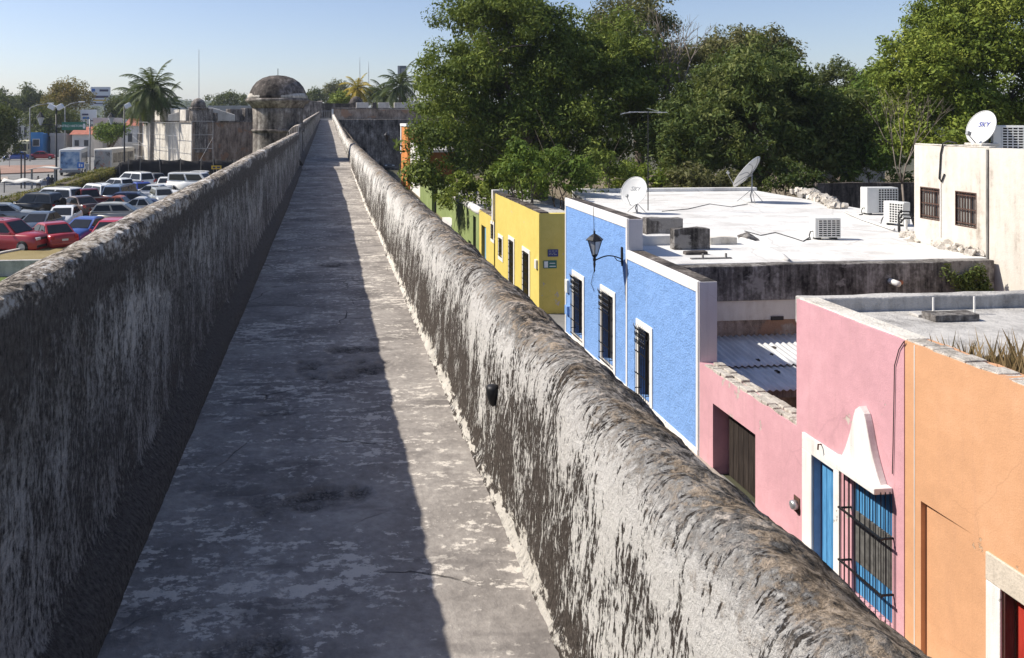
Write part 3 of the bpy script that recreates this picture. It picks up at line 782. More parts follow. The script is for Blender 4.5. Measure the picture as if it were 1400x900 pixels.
# ---- blue house
def blue_house():
    yT0, yT1 = yat(858, FX), yat(773, FX)           # tall half
    yL0 = yat(955, FX)                              # near end of the low half
    zT, zL = zat(858, 299, FX), zat(955, 385, FX)
    zB = zat(950, 612, FX)
    h = thing('blue_house', 'blue stucco house with white trim and a flat white roof', 'house', (FX, (yL0 + yT1) / 2, GZ))
    th = 0.42
    w1 = (yat(797, FX), yat(785, FX), -5.25, zat(791, 381, FX)); w2 = (yat(839, FX), yat(824, FX), -5.25, zat(832, 403, FX))
    w3 = (yat(889, FX), yat(874, FX), zat(881, 545, FX), zat(881, 451, FX))
    part('wall', wall_cells('x', FX, th, yT0, yT1, GZ - 0.2, zT - 0.05, [w1, w2], 0.7, 0.004, 1), M['blue'], h)
    part('wall', wall_cells('x', FX, th - 0.004, yL0, yT0 - 0.003, GZ - 0.2, zL - 0.05, [w3], 0.7, 0.004, 2), M['blue'], h)
    p = 0.022
    for a, b, zt, hgt in ((yT0, yT1, zT, 0.26), (yL0, yT0 - 0.003, zL, 0.24)):
        part('cornice', MB().box(FX - p, FX + 0.05, a, b, zt - hgt, zt), M['white_trim'], h, bevel=0.008)
        part('coping', MB().box(FX + 0.05, FX + th + 0.02, a + 0.002, b, zt - 0.06, zt - 0.012), M['masonry_dark'], h, bevel=0.01)
    # end faces of the parapets towards the camera, plastered white
    part('end_face', MB().box(FX + 0.004, FX + th - 0.01, yT0 - 0.03, yT0 + 0.002, zL - 0.03, zT - 0.02), M['white_end'], h, bevel=0.006)
    part('end_face', MB().box(FX + 0.004, FX + th - 0.01, yL0 - 0.025, yL0 - 0.001, GZ, zL - 0.01), M['white_end'], h, bevel=0.006)
    for a, zt in ((yT0, zT - 0.26), (yL0, zL - 0.24), (yT1 - 0.10, zT - 0.26)):
        part('corner_strip', MB().box(FX - p + 0.002, FX + 0.02, a + 0.001, a + 0.09, zB, zt), M['white_trim'], h, bevel=0.004)
    part('plinth', MB().box(FX - 0.03, FX + 0.02, yL0, yT1, GZ, zB + 0.02), M['white_trim'], h, bevel=0.008)
    for w in (w1, w2, w3):
        window(h, w[0], w[1], w[2], w[3], w=0.17, step=0.11, rows=0.42, gx=0.12)
    # box body and roof
    ZR = -1.95; YF = 19.45; YB = 38.6; XR = 17.3
    XA = FX + 2.15                                   # the house steps back behind the alley
    rp = [(FX + th, YF), (XR, YF), (XR, YB), (XA + 1.9, YB), (XA, yT1 + 0.1), (XA, yT1 - 0.003), (FX + th, yT1 - 0.003)]
    part('roof', MB().prism(rp, 'z', ZR - 0.25, ZR), M['white_roof'], h, bevel=0.03)
    part('side_wall', MB().box(XA + 1.9, XR + 5, YB - 0.3, YB, GZ, ZR - 0.26), M['masonry_white'], h)
    part('back_rim', MB().box(XA + 1.9, 21.5, YB - 0.28, YB + 0.05, ZR - 0.004, ZR + 0.16), M['white_roof'], h, bevel=0.03)
    part('side_wall', MB().prism([(XA, yT1 - 0.3), (XA + 0.3, yT1 - 0.3), (XA + 2.2, YB - 0.31), (XA + 1.9, YB - 0.31), (XA, yT1 + 0.1)], 'z', GZ, ZR - 0.255), M['masonry_white'], h)
    part('side_wall', MB().box(FX + th, XA, yT1 - 0.3, yT1 - 0.01, GZ, ZR - 0.255), M['blue'], h)
    part('roof', MB().box(XR + 0.003, 21.5, 22.6, YB, ZR - 0.25, ZR - 0.006), M['white_roof'], h)
    # mouldy yard wall under the roof edge
    part('yard_wall', wall_cells('y', YF - 0.32, 0.36, FX + th, XR - 0.1, -2.85, ZR - 0.02, [], 0.5, 0.02, 4), M['mould_wall'], h, bevel=0.02)
    part('yard_wall', MB().box(FX + th, XR - 0.1, YF - 0.26, YF + 0.03, -3.35, -2.853), M['dirty_white'], h)
    part('yard_wall', MB().box(FX + th, XR - 0.1, YF - 0.22, YF + 0.03, GZ, -3.353), M['masonry_red'], h)
    part('vent', MB().box(P(1062, 441, Y=YF - 0.26).x - 0.16, P(1062, 441, Y=YF - 0.26).x + 0.16, YF - 0.30, YF - 0.255, -3.36, -3.27), M['iron'], h)
    # stub walls and ridges on the roof
    def roofbox(u0, u1, v0, v1, dep, m, nm='stub_wall', tilt=0.0):
        a = P(u0, v1, Z=ZR); b = P(u1, v1, Z=ZR)
        y = a.y; zt = P(u0, v0, Y=y).z
        part(nm, wall_cells('y', y, dep, a.x, P(u1, v1, Y=y).x, ZR - 0.01, zt, [], 0.25, 0.02, int(u0)), M[m], h, bevel=0.015)
    roofbox(884, 934, 299, 321, 0.35, 'mould_wall'); roofbox(922, 971, 313, 342, 0.3, 'mould_wall'); roofbox(971, 1008, 325, 335, 0.25, 'masonry_white')
    roofbox(872, 922, 323, 336, 0.3, 'white_roof')
    roofbox(938, 968, 345, 349, 0.2, 'masonry_dark', 'loose_slab')
    # raised white ridge crossing the roof
    pts = [P(u, v, Z=ZR + 0.03) for u, v in ((1010, 326), (1030, 334), (1052, 344), (1068, 351.5), (1078, 356))]
    part('roof_ridge', MB().tube(pts, [0.06, 0.11, 0.11, 0.11, 0.05], 8), M['white_roof'], h, True)
    q = P(1022, 328, Z=ZR)
    part('rubble', lumpy([(q.x - 0.25, q.y + 0.1, ZR + 0.05), (q.x, q.y, ZR + 0.12), (q.x + 0.3, q.y - 0.12, ZR + 0.02)], [0.12, 0.18, 0.05], 3), M['mould_wall'], h, True)
    # rubble slope running back from the roof edge, and foot of the white house
    rb = [P(u, v, Z=ZR + 0.05) for u, v in ((1086, 262), (1105, 266), (1125, 274), (1146, 284))]
    part('rubble', stones(rb, [0.25, 0.55, 0.5, 0.25], 170, 5), M['rubble'], h, kind='stuff')
    rb = [P(u, v, Z=ZR + 0.02) for u, v in ((1238, 322), (1265, 330), (1300, 338), (1335, 349))]
    part('rubble', stones(rb, [0.15, 0.38, 0.42, 0.25], 130, 7), M['rubble'], h, kind='stuff')
    # rusty pipe stub and hole in the yard wall
    pp = P(1217, 384, Y=YF - 0.32)
    part('pipe_stub', MB().tube([(pp.x, pp.y + 0.1, pp.z), (pp.x + 0.02, pp.y - 0.28, pp.z - 0.03)], 0.075, 10), M['pvc'], h, True)
    part('pipe_stub', MB().tube([(pp.x + 0.26, pp.y + 0.1, pp.z - 0.03), (pp.x + 0.26, pp.y - 0.06, pp.z - 0.04)], 0.06, 10), M['terracotta'], h, True)
    # pair of plates by the far corner: meter boxes on the wall
    for u, v, hh in ((777, 391, 0.42), (777, 424, 0.30)):
        q = P(u, v, X=FX)
        solo('meter_box', MB().box(FX - 0.09, FX - 0.001, q.y - 0.13, q.y + 0.13, q.z - hh / 2, q.z + hh / 2), M['ac_white'] if hh > .4 else M['blue'],
             'pale meter box on the blue wall near its far corner' if hh > .4 else 'blue painted meter box low on the blue wall', 'meter box', bevel=0.01)
    return h

def stones(pts, rad, n, seed):
    """heap of broken stones along a line"""
    rnd = random.Random(seed); m = MB(); pts = [Vector(p) for p in pts]
    for i in range(n):
        t = rnd.random() * (len(pts) - 1.001); a = int(t); f = t - a
        c = pts[a].lerp(pts[a + 1], f); r = rad[a] + (rad[a + 1] - rad[a]) * f
        o = rnd.gauss(0, 0.45); d = (pts[a + 1] - pts[a]).normalized(); s = d.cross(Vector((0, 0, 1))).normalized()
        q = c + s * (o * r) + Vector((0, 0, max(0.0, (0.5 - abs(o) * 0.6)) * r * 0.7 * rnd.random()))
        k = rnd.uniform(0.05, 0.15)
        M3 = Matrix.Rotation(rnd.uniform(0, 6.28), 3, Vector((rnd.uniform(-1, 1), rnd.uniform(-1, 1), rnd.uniform(-1, 1) + 0.01)).normalized())
        b0 = len(m.v); m.obox(q, k * rnd.uniform(.6, 1.3), k * rnd.uniform(.6, 1.3), k * rnd.uniform(.5, .9), M3)
        for j in range(b0, len(m.v)):
            m.v[j] = tuple(x + rnd.uniform(-.25, .25) * k for x in m.v[j])
    return m

def lumpy(pts, rad, seed, n=14):
    """irregular mound along a line"""
    pts = [Vector(p) for p in pts]
    T = np.linspace(0, len(pts) - 1, 22); m = MB(); rows = []
    rr = np.interp(T, np.arange(len(rad)), rad)
    for i, t in enumerate(T):
        a = min(int(t), len(pts) - 2); f = t - a
        c = pts[a].lerp(pts[a + 1], f); d = (pts[a + 1] - pts[a]).normalized(); s = d.cross(Vector((0, 0, 1))).normalized()
        for k in range(n):
            th = math.pi * k / (n - 1)
            q = rr[i] * (1 + 0.45 * float(fbm(np.array([t * 3.1]), np.array([k * 0.55]), seed, 3)[0]))
            m.v.append(tuple(c + s * (math.cos(th) * q * 1.6) + Vector((0, 0, math.sin(th) * q * 0.8 - 0.04))))
    for i in range(len(T) - 1):
        for k in range(n - 1):
            m.f.append((i * n + k, i * n + k + 1, (i + 1) * n + k + 1, (i + 1) * n + k))
    return m

def street_lantern():
    a = P(851, 353, X=FX)
    c = P(813, 330, Y=a.y)
    L = FX - c.x
    t = thing('street_lantern', 'black iron wall lantern on a curved arm of the blue house', 'lantern', (FX, a.y, a.z))
    x = -L
    part('wall_plate', MB().prism([(-0.05, 0.30), (0.05, 0.30), (0.06, 0.05), (0.04, -0.12), (0.0, -0.22), (-0.04, -0.12), (-0.06, 0.05)], 'x', -0.03, -0.001), M['iron'], t, local=True)
    arm = [(-0.03, 0, -0.02)] + [(-0.03 - (L - 0.06) * s, 0, 0.10 * math.sin(s * math.pi) - 0.02 - 0.02 * s) for s in np.linspace(0.1, 1, 9)]
    part('arm', MB().tube(arm, 0.018, 6).tube([(-0.04, 0, -0.1), (-0.15, 0, -0.06), (-0.22, 0, 0.03)], 0.012, 5), M['iron'], t, local=True)
    part('stem', MB().lathe([(0.003, -0.38), (0.02, -0.33), (0.012, -0.28), (0.03, -0.16), (0.024, -0.08), (0.05, -0.02), (0.028, 0.02), (0.075, 0.08), (0.085, 0.12)], (x, 0, 0), 10), M['iron'], t, True, local=True)
    k = 6
    def hexr(r, z): return [(x + r * math.cos(2 * math.pi * i / k + 0.26), r * math.sin(2 * math.pi * i / k + 0.26), z) for i in range(k)]
    lo, hi = hexr(0.085, 0.12), hexr(0.205, 0.50)
    fr = MB()
    for i in range(k):
        fr.tube([lo[i], hi[i]], 0.011, 5); fr.tube([hi[i], hi[(i + 1) % k]], 0.014, 5); fr.tube([lo[i], lo[(i + 1) % k]], 0.012, 5)
    lam = part('lantern_frame', fr, M['iron'], t, local=True)
    for i in range(k):
        j = (i + 1) % k
        g = MB(); sc = 0.97
        f = lambda p: (x + (p[0] - x) * sc, p[1] * sc, p[2])
        g.quad(f(lo[i]), f(lo[j]), f(hi[j]), f(hi[i]))
        part('glass_panel', g, M['lamp_glass'], lam, local=True)
    part('lantern_roof', MB().lathe([(0.24, 0.495), (0.245, 0.515), (0.15, 0.60), (0.06, 0.66), (0.035, 0.67)], (x, 0, 0), 6), M['iron'], t, local=True)
    part('finial', MB().lathe([(0.03, 0.67), (0.016, 0.70), (0.03, 0.725), (0.012, 0.75), (0.003, 0.82)], (x, 0, 0), 8), M['iron'], t, True, local=True)

# ---- pink wall, pink house, orange house
def pink_houses():
    y0, y1 = yat(1090, FX), yat(955, FX) - 0.03
    zt = zat(1020, 536, FX)
    d0, d1, dz = yat(1032, FX), yat(974, FX), zat(1003, 573, FX)
    g = thing('pink_garden_wall', 'low pink wall with a dark wooden gate and crumbling lime top', 'wall', (FX, (y0 + y1) / 2, GZ))
    g['kind'] = 'thing'
    part('wall', wall_cells('x', FX + 0.01, 0.42, y0, y1, GZ - 0.2, zt - 0.03, [(d0, d1, GZ - 0.3, dz)], 0.3, 0.015, 9), M['pink'], g)
    rnd = random.Random(5)
    y = y0 + 0.02
    while y < y1 - 0.2:
        L = rnd.uniform(0.16, 0.34); L = min(L, y1 - 0.02 - y)
        for xa, xb in ((0.012, 0.20), (0.215, 0.42)):
            m = MB().box(FX + xa + rnd.uniform(0, .03), FX + xb + rnd.uniform(-.02, .01), y + 0.008, y + L - 0.008, zt - 0.06, zt + rnd.uniform(-0.01, 0.03))
            part('coping_stone', m, M['rubble'], g, bevel=0.014)
        y += L
    part('gate_reveal', MB().box(FX + 0.40, FX + 0.46, d0 - 0.1, d1 + 0.1, GZ, dz + 0.1), M['jamb_red'], g)
    plank_door(g, FX + 0.30, d0 + 0.002, d0 + (d1 - d0) * 0.93, GZ + 0.02, dz - 0.01, 'door_dark', 8, 'gate')
    # tall pink house
    h0, h1 = yat(1237, FX), yat(1090, FX)
    ztop = zat(1160, 436, FX)
    h = thing('pink_house', 'tall pink house with blue door and white hooded barred window', 'house', (FX, (h0 + h1) / 2, GZ))
    od = (yat(1143, FX), yat(1113, FX), GZ - 0.3, zat(1128, 632, FX))
    ow = (yat(1221, FX), yat(1166, FX), -5.5, zat(1190, 655, FX))
    part('wall', wall_cells('x', FX - 0.012, 0.40, h0, h1, GZ - 0.2, ztop, [od, ow], 0.35, 0.008, 12), M['pink'], h)
    part('rendered_edge', MB().box(FX + 0.03, FX + 0.38, h0 + 0.002, h1 - 0.01, ztop - 0.02, ztop + 0.022), M['masonry_white'], h, bevel=0.015)
    # door surround: jambs and lintel
    sy0, sy1, szt = yat(1151, FX), yat(1100, FX), zat(1101, 591, FX)
    part('door_surround', MB().box(FX - 0.05, FX, sy0, sy1, od[3], szt).box(FX - 0.05, FX, sy0, od[0], GZ, od[3]).box(FX - 0.05, FX, od[1], sy1, GZ, od[3]), M['white_trim'], h, bevel=0.008)
    part('door_reveal', MB().box(FX + 0.36, FX + 0.40, od[0] - 0.1, od[1] + 0.1, GZ, od[3] + 0.1), M['door_blue'], h)
    plank_door(h, FX + 0.12, od[0] + 0.004, od[1] - 0.012, GZ + 0.02, od[3] - 0.006, 'door_blue', 4)
    part('door_reveal', MB().box(FX - 0.01, FX + 0.12, od[1] - 0.008, od[1] - 0.001, GZ, od[3] - 0.003), M['reveal_blue'], h)
    part('old_bracket', MB().tube([(FX - 0.05, sy0 + 0.45, szt + 0.005), (FX - 0.12, sy0 + 0.42, szt + 0.02), (FX - 0.14, sy0 + 0.40, szt - 0.06)], 0.013, 5), M['iron_rust'], h)
    # barred window with boards and hood
    fr = part('window', MB().box(FX + 0.07, FX + 0.11, ow[0] + 0.003, ow[1] - 0.003, ow[2] + 0.003, ow[3] - 0.003), M['door_blue'], h)
    n = 11; w = (ow[1] - ow[0]) / n
    zb0, zb1 = zat(1190, 783, FX), zat(1190, 716, FX)
    for i in range(n):
        a = ow[0] + i * w
        part('shutter_board', MB().box(FX + 0.04, FX + 0.07, a + 0.007, a + w - 0.007, zb1, ow[3] - 0.01), M['door_blue'], fr, bevel=0.004)
        part('shutter_board', MB().box(FX + 0.042, FX + 0.07, a + 0.007, a + w - 0.007, ow[2] + 0.01, zb0), M['door_blue'], fr, bevel=0.004)
    for i in range(8):
        w2 = (ow[1] - ow[0] - 0.05) / 8; a = ow[0] + 0.01 + i * w2
        part('grey_board', MB().box(FX + 0.012, FX + 0.05, a + 0.005, a + w2 - 0.005, zb0 - 0.02, zb1 + 0.02), M['wood_dark_grey'], fr, bevel=0.004)
    gx = FX - 0.20
    bars = MB()
    by0, by1 = ow[0] - 0.02, ow[1] + 0.02
    bz0, bz1 = ow[2] - 0.05, ow[3] + 0.04
    for i in range(9): bars.tube([(gx, by0 + (by1 - by0) * i / 8, bz0), (gx, by0 + (by1 - by0) * i / 8, bz1)], 0.0065, 6)
    for s in (by0, by1):
        for x in (gx + 0.07, gx + 0.14): bars.tube([(x, s, bz0), (x, s, bz1)], 0.0065, 6)
    for zc in (zat(1190, 712, FX), zat(1190, 786, FX), bz0 + 0.02):
        bars.box(gx - 0.016, gx + 0.012, by0 - 0.03, by1 + 0.03, zc - 0.012, zc + 0.012)
        for s in (by0, by1): bars.box(gx + 0.012, FX - 0.013, s - 0.012, s + 0.012, zc - 0.012, zc + 0.012)
    part('grille', bars, M['iron'], fr)
    hz = zat(1186, 652, FX); hy0, hy1 = yat(1222, FX), yat(1151, FX)
    prof = [(hy0 + 0.02, 0.0)]
    hood = MB().box(FX - 0.30, FX - 0.014, hy0, hy1, hz, hz + 0.09)
    part('window_hood', hood, M['white_trim'], h, bevel=0.012)
    yc = (hy0 + hy1) / 2; ht = zat(1190, 557, FX) - hz
    pts = []
    for s in np.linspace(0, 1, 13):
        wd = 0.30 * (1 - s) ** 1.9 + 0.15 * (1 - s ** 6) ** 0.5
        pts.append((wd, s))
    poly = [(yc - 0.02 + a, hz + 0.088 + (ht - 0.09) * s) for a, s in pts] + [(yc - 0.02 - a, hz + 0.088 + (ht - 0.09) * s) for a, s in reversed(pts)]
    part('hood_crest', MB().prism(poly, 'x', FX - 0.13, FX - 0.014), M['white_trim'], h, bevel=0.012)
    # electricity meter, cable
    q = P(1091, 690, X=FX)
    t = thing('electricity_meter', 'round grey electricity meter on the pink wall beside the door', 'meter', (FX, q.y, q.z))
    Mx = Matrix.Rotation(-math.pi / 2, 3, 'Y')
    part('meter_base', MB().box(-0.03, -0.012, -0.085, 0.085, -0.14, 0.14), M['iron_rust'], t, local=True, bevel=0.01)
    part('meter_glass', MB().lathe([(0.075, 0.03), (0.08, 0.08), (0.07, 0.12), (0.04, 0.13)], (0, 0, 0), 14, Mx), M['steel'], t, True, local=True)
    ca = MB()
    pc = [P(u, v, X=FX - 0.03) for u, v in ((1236, 467), (1229, 478), (1223, 500), (1222, 560), (1221, 610), (1220, 648))]
    solo('cable', ca.tube(pc, 0.007, 5), M['cable'], 'thin black cable hanging down the pink wall above the hood', 'cable')
    # roof of the pink house
    ZP = ztop - 0.27; XE = 19.0
    part('roof', MB().box(FX + 0.388, XE, h0 + 0.02, h1 + 0.25, ZP - 0.25, ZP), M['concrete_roof'], h, bevel=0.02)
    part('roof_rim', wall_cells('y', h1 + 0.10, 0.30, FX + 0.2, XE, ZP - 0.24, ztop - 0.03, [], 0.35, 0.015, 20), M['concrete_roof'], h, bevel=0.03)
    part('side_wall', MB().box(FX + 0.388, XE, h1 + 0.06, h1 + 0.24, GZ, ZP - 0.25), M['pink'], h)
    part('side_wall', wall_cells('y', h0 + 0.01, 0.2, FX + 0.40, XE, GZ, ZP - 0.01, [], 0.3, 0.02, 22), M['masonry_dark'], h)  # dark masonry puts the shade of this near face into its colour
    # hatch block with two rods on that roof
    a = P(1276, 440, Z=ZP); b = P(1345, 441, Z=ZP)
    t = thing('roof_hatch', 'low concrete slab with two upright rods on the grey roof', 'roof hatch', ((a.x + b.x) / 2, a.y, ZP))
    part('slab', wall_cells('y', a.y - 0.05, 0.32, a.x, b.x, ZP, ZP + 0.115, [], 0.2, 0.012, 3), M['mould_wall'], t, bevel=0.012)
    for u in (1276, 1332):
        r = P(u, 420, Y=a.y + 0.42)
        part('rod', MB().tube([(r.x, r.y, ZP), (r.x, r.y, ZP + 0.30)], 0.016, 6), M['pvc'], t)
    part('plinth', MB().box(a.x - 0.05, b.x - 0.1, a.y + 0.275, a.y + 0.50, ZP, ZP + 0.05), M['concrete_roof'], t, bevel=0.01)
    # orange house
    o1 = h0 - 0.004; o0 = 1.0; zo = zat(1320, 497, FX)
    h = thing('orange_house', 'plain orange house with a blocked doorway and stone framed red door', 'house', (FX, (o0 + o1) / 2, GZ))
    b1, bz = yat(1259, FX), zat(1259, 685, FX); b0 = yat(1328, FX)
    r1, r0, rz = yat(1370, FX), yat(1370, FX) - 1.15, zat(1371, 806, FX)
    part('wall', wall_cells('x', FX, 0.38, o0, o1, GZ - 0.2, zo, [(b0, b1, GZ - 0.3, bz), (r0, r1, GZ - 0.3, rz)], 0.25, 0.015, 33), M['orange'], h)
    bp = MB().add([(FX + 0.004, b0, GZ), (FX + 0.075, b1, GZ), (FX + 0.075, b1, bz), (FX + 0.004, b0, bz), (FX + 0.3, b0, GZ), (FX + 0.3, b1, GZ), (FX + 0.3, b1, bz), (FX + 0.3, b0, bz)],
                  [(0, 1, 2, 3), (4, 7, 6, 5), (0, 4, 5, 1), (1, 5, 6, 2), (2, 6, 7, 3), (3, 7, 4, 0)])
    part('blocked_doorway', bp, M['orange'], h)
    sy1 = yat(1350, FX); szt = zat(1351, 754, FX); tw = sy1 - r1
    part('lintel', MB().box(FX - 0.03, FX + 0.02, r0 - tw, sy1, rz, szt), M['lintel'], h, bevel=0.01)
    part('door_jamb', MB().box(FX - 0.028, FX + 0.02, r1, sy1 - 0.002, GZ, rz - 0.003), M['white_trim'], h, bevel=0.01)
    part('door_jamb', MB().box(FX - 0.028, FX + 0.02, r0 - tw + 0.002, r0, GZ, rz - 0.003), M['white_trim'], h, bevel=0.01)
    part('door_reveal', MB().box(FX + 0.385, FX + 0.43, r0 - 0.1, r1 + 0.1, GZ, rz + 0.1), M['jamb_red'], h)
    part('door_reveal', MB().box(FX + 0.02, FX + 0.15, r1 - 0.02, r1 - 0.001, GZ, rz - 0.002), M['jamb_red'], h)
    plank_door(h, FX + 0.16, r0 + 0.004, r1 - 0.025, GZ + 0.02, rz - 0.01, 'door_red', 5)
    rnd = random.Random(8); y = o0
    while y < o1 - 0.12:
        L = rnd.uniform(0.15, 0.38); L = min(L, o1 - 0.004 - y)
        part('coping_stone', MB().box(FX + 0.012 + rnd.uniform(0, .02), FX + 0.30 + rnd.uniform(-.05, .06), y + 0.006, y + L - 0.006, zo - 0.04, zo + rnd.uniform(0.0, 0.035)), M['rubble'], h, bevel=0.012)
        y += L
    ZO = zo - 0.75
    part('roof', MB().box(FX + 0.38, 19, o0, o1 - 0.002, ZO - 0.2, ZO), M['masonry_dark'], h)
    part('side_wall', MB().box(FX + 0.38, 19, o0, o0 + 0.25, GZ, ZO - 0.2), M['orange'], h)
    # a thin paint step beside the pink house
    part('paint_edge', MB().box(FX - 0.006, FX + 0.01, o1 - 0.19, o1 - 0.178, GZ, zo - 0.02), M['white_trim'], h)
    # dry grass on that roof
    rnd = np.random.default_rng(4)
    m = MB()
    for i in range(5200):
        x = FX + 0.45 + rnd.random() ** 1.4 * 2.6; y = o1 - 0.05 - rnd.random() ** 0.8 * 3.6
        H = rnd.uniform(0.35, 0.95) * (1.0 if y > o1 - 1.6 else 0.75); a = rnd.uniform(0, 6.28); ln = rnd.uniform(0.05, 0.35)
        w = rnd.uniform(0.0015, 0.004); dx, dy = math.cos(a), math.sin(a)
        m.add([(x - dy * w, y + dx * w, ZO), (x + dy * w, y - dx * w, ZO), (x + dx * ln * .5 + dy * w, y + dy * ln * .5 - dx * w, ZO + H * .65), (x + dx * ln, y + dy * ln, ZO + H), (x + dx * ln * .5 - dy * w, y + dy * ln * .5 + dx * w, ZO + H * .65)], [(0, 1, 2, 3, 4)])
    for i in range(5):
        x = FX + 0.6 + rnd.random() * 2.4; y = o1 - 0.6 - rnd.random() * 2.6; a = rnd.uniform(0, 6.28)
        m.tube([(x, y, ZO), (x + 0.15 * math.cos(a), y + .15 * math.sin(a), ZO + 0.5), (x + 0.5 * math.cos(a), y + .5 * math.sin(a), ZO + 0.9)], [0.012, 0.01, 0.004], 4)
    g = link('dry_grass', m.mesh('dry_grass'), M['dry_grass']); tag(g, 'tall dry straw coloured grass on the orange house roof', 'grass', kind='stuff')

def tin_shed():
    x0, x1 = FX + 0.46, 12.2
    yb, yf = 19.16, 16.3
    t = thing('corrugated_roof', 'corrugated metal lean-to roof behind the low pink wall', 'shed roof', ((x0 + x1) / 2, yf, GZ))
    for (ya, yb_, za, zb) in ((yf + 1.15, yb, -3.93, -3.72), (yf, yf + 1.40, -4.10, -3.955)):
        m = MB(); n = 140; rows = 4
        for r in range(rows + 1):
            f = r / rows; y = ya + (yb_ - ya) * f; z = za + (zb - za) * f
            for i in range(n + 1):
                x = x0 + (x1 - x0) * i / n
                m.v.append((x, y, z + 0.022 * math.sin(2 * math.pi * (x - x0) / 0.155)))
        for r in range(rows):
            for i in range(n):
                a = r * (n + 1) + i
                m.f.append((a, a + 1, a + n + 2, a + n + 1))
        o = part('metal_sheet', m, M['tin'], t, True)
        s = o.modifiers.new('thick', 'SOLIDIFY'); s.thickness = 0.006
    part('beam', MB().box(x0, x1, yf + 0.1, yf + 0.22, -4.30, -4.13), M['wood_grey'], t, bevel=0.008)
    for x in (x0 + 0.08, x1 - 0.2): part('post', MB().box(x, x + 0.12, yf + 0.1, yf + 0.22, GZ, -4.31), M['wood_grey'], t)
    rnd = random.Random(2)
    for i in range(5):
        x = x0 + rnd.uniform(0.2, 2.4); y = yf + rnd.uniform(0.3, 2.2)
        z = np.interp(y, [yf, yf + 1.15, yf + 1.4, yb], [-4.10, -3.98, -3.92, -3.72]) + 0.03
        part('stone', lumpy([(x - 0.05, y, z), (x, y + 0.02, z + 0.01), (x + 0.06, y, z)], [0.03, 0.05, 0.02], 40 + i, 8), M['masonry_dark'], t, True)
    # yard floor
    struct('yard_floor', sheet(FX + 0.44, 17.2, 13.3, 19.2, GZ + 0.006), M['earth'])

def white_house():
    X = 17.35; y1 = yat(1250, X); yp = yat(1352, X); y0 = 13.9
    zt = zat(1250, 198, X)
    h = thing('white_house', 'stained white upper storey with two small barred windows and roof equipment', 'house', (X, (y0 + y1) / 2, GZ))
    ws = []
    for u0, u1, v0, v1 in ((1259, 1284, 258, 299), (1307, 1334, 264, 309)):
        ws.append((yat(u1, X), yat(u0, X), zat((u0 + u1) / 2, v1, X), zat((u0 + u1) / 2, v0, X)))
    part('wall', wall_cells('x', X, 0.25, yp, y1, GZ, zt, ws, 0.5, 0.008, 3), M['dirty_white'], h)
    part('wall', wall_cells('x', X - 0.05, 0.25, y0, yp - 0.06, GZ, zt + 0.01, [], 0.5, 0.008, 5), M['dirty_white'], h)
    part('drain_pipe', MB().box(X - 0.09, X + 0.1, yp - 0.055, yp - 0.003, GZ + 2, zt - 0.03), M['wood_grey'], h)
    part('side_wall', MB().box(X + 0.25, X + 8, y1 - 0.25, y1 - 0.003, GZ, zt), M['dirty_white'], h)
    part('side_wall', MB().box(X + 0.2, X + 8, y0 + 0.003, y0 + 0.25, GZ, zt), M['dirty_white'], h)
    part('roof', MB().box(X + 0.25, X + 8, y0 + 0.25, y1 - 0.25, zt - 0.35, zt - 0.12), M['concrete_roof'], h)
    part('parapet_rim', MB().box(X + 0.01, X + 0.22, yp, y1 - 0.02, zt + 0.006, zt + 0.04), M['masonry_white'], h, bevel=0.012)
    for w in ws:
        fr = part('window', MB().box(X - 0.006, X + 0.03, w[0] - 0.03, w[0], w[2], w[3]).box(X - 0.006, X + 0.03, w[1], w[1] + 0.03, w[2], w[3]).box(X - 0.006, X + 0.03, w[0] - 0.03, w[1] + 0.03, w[3], w[3] + 0.03).box(X - 0.006, X + 0.03, w[0] - 0.03, w[1] + 0.03, w[2] - 0.03, w[2]), M['iron_rust'], h)
        part('pane', MB().box(X + 0.14, X + 0.16, w[0] + 0.002, w[1] - 0.002, w[2] + 0.002, w[3] - 0.002), M['pane'], fr)
        n = 7; wd = (w[1] - w[0]) / n
        for i in range(n):
            if i == 2: continue
            part('louvre_board', MB().box(X + 0.10, X + 0.13, w[0] + i * wd + 0.012, w[0] + (i + 1) * wd - 0.012, w[2] + 0.01, w[3] - 0.01), M['wood_grey'], fr)
        g = MB()
        for i in range(n + 1): g.tube([(X + 0.04, w[0] + i * wd, w[2]), (X + 0.04, w[0] + i * wd, w[3])], 0.011, 5)
        for f in (0.08, 0.5, 0.92): g.box(X + 0.02, X + 0.05, w[0], w[1], w[2] + (w[3] - w[2]) * f - 0.014, w[2] + (w[3] - w[2]) * f + 0.014)
        part('grille', g, M['iron_rust'], fr)
    # black cable looping over the edge and down the wall
    pc = [P(u, v, X=X - 0.03) for u, v in ((1308, 196), (1296, 193), (1289, 197), (1286, 210), (1285, 230), (1284, 244), (1287, 249), (1291, 238))]
    solo('cable', MB().tube(pc, 0.022, 6), M['cable'], 'thick black cable looping over the white house wall top', 'cable', smooth=True)
    pc = [P(1286, v, X=X - 0.012) for v in (250, 290, 324)]
    solo('conduit', MB().tube(pc, 0.02, 6), M['pvc'], 'thin pale conduit running down between the barred windows', 'conduit')
    return X, zt, y0, y1

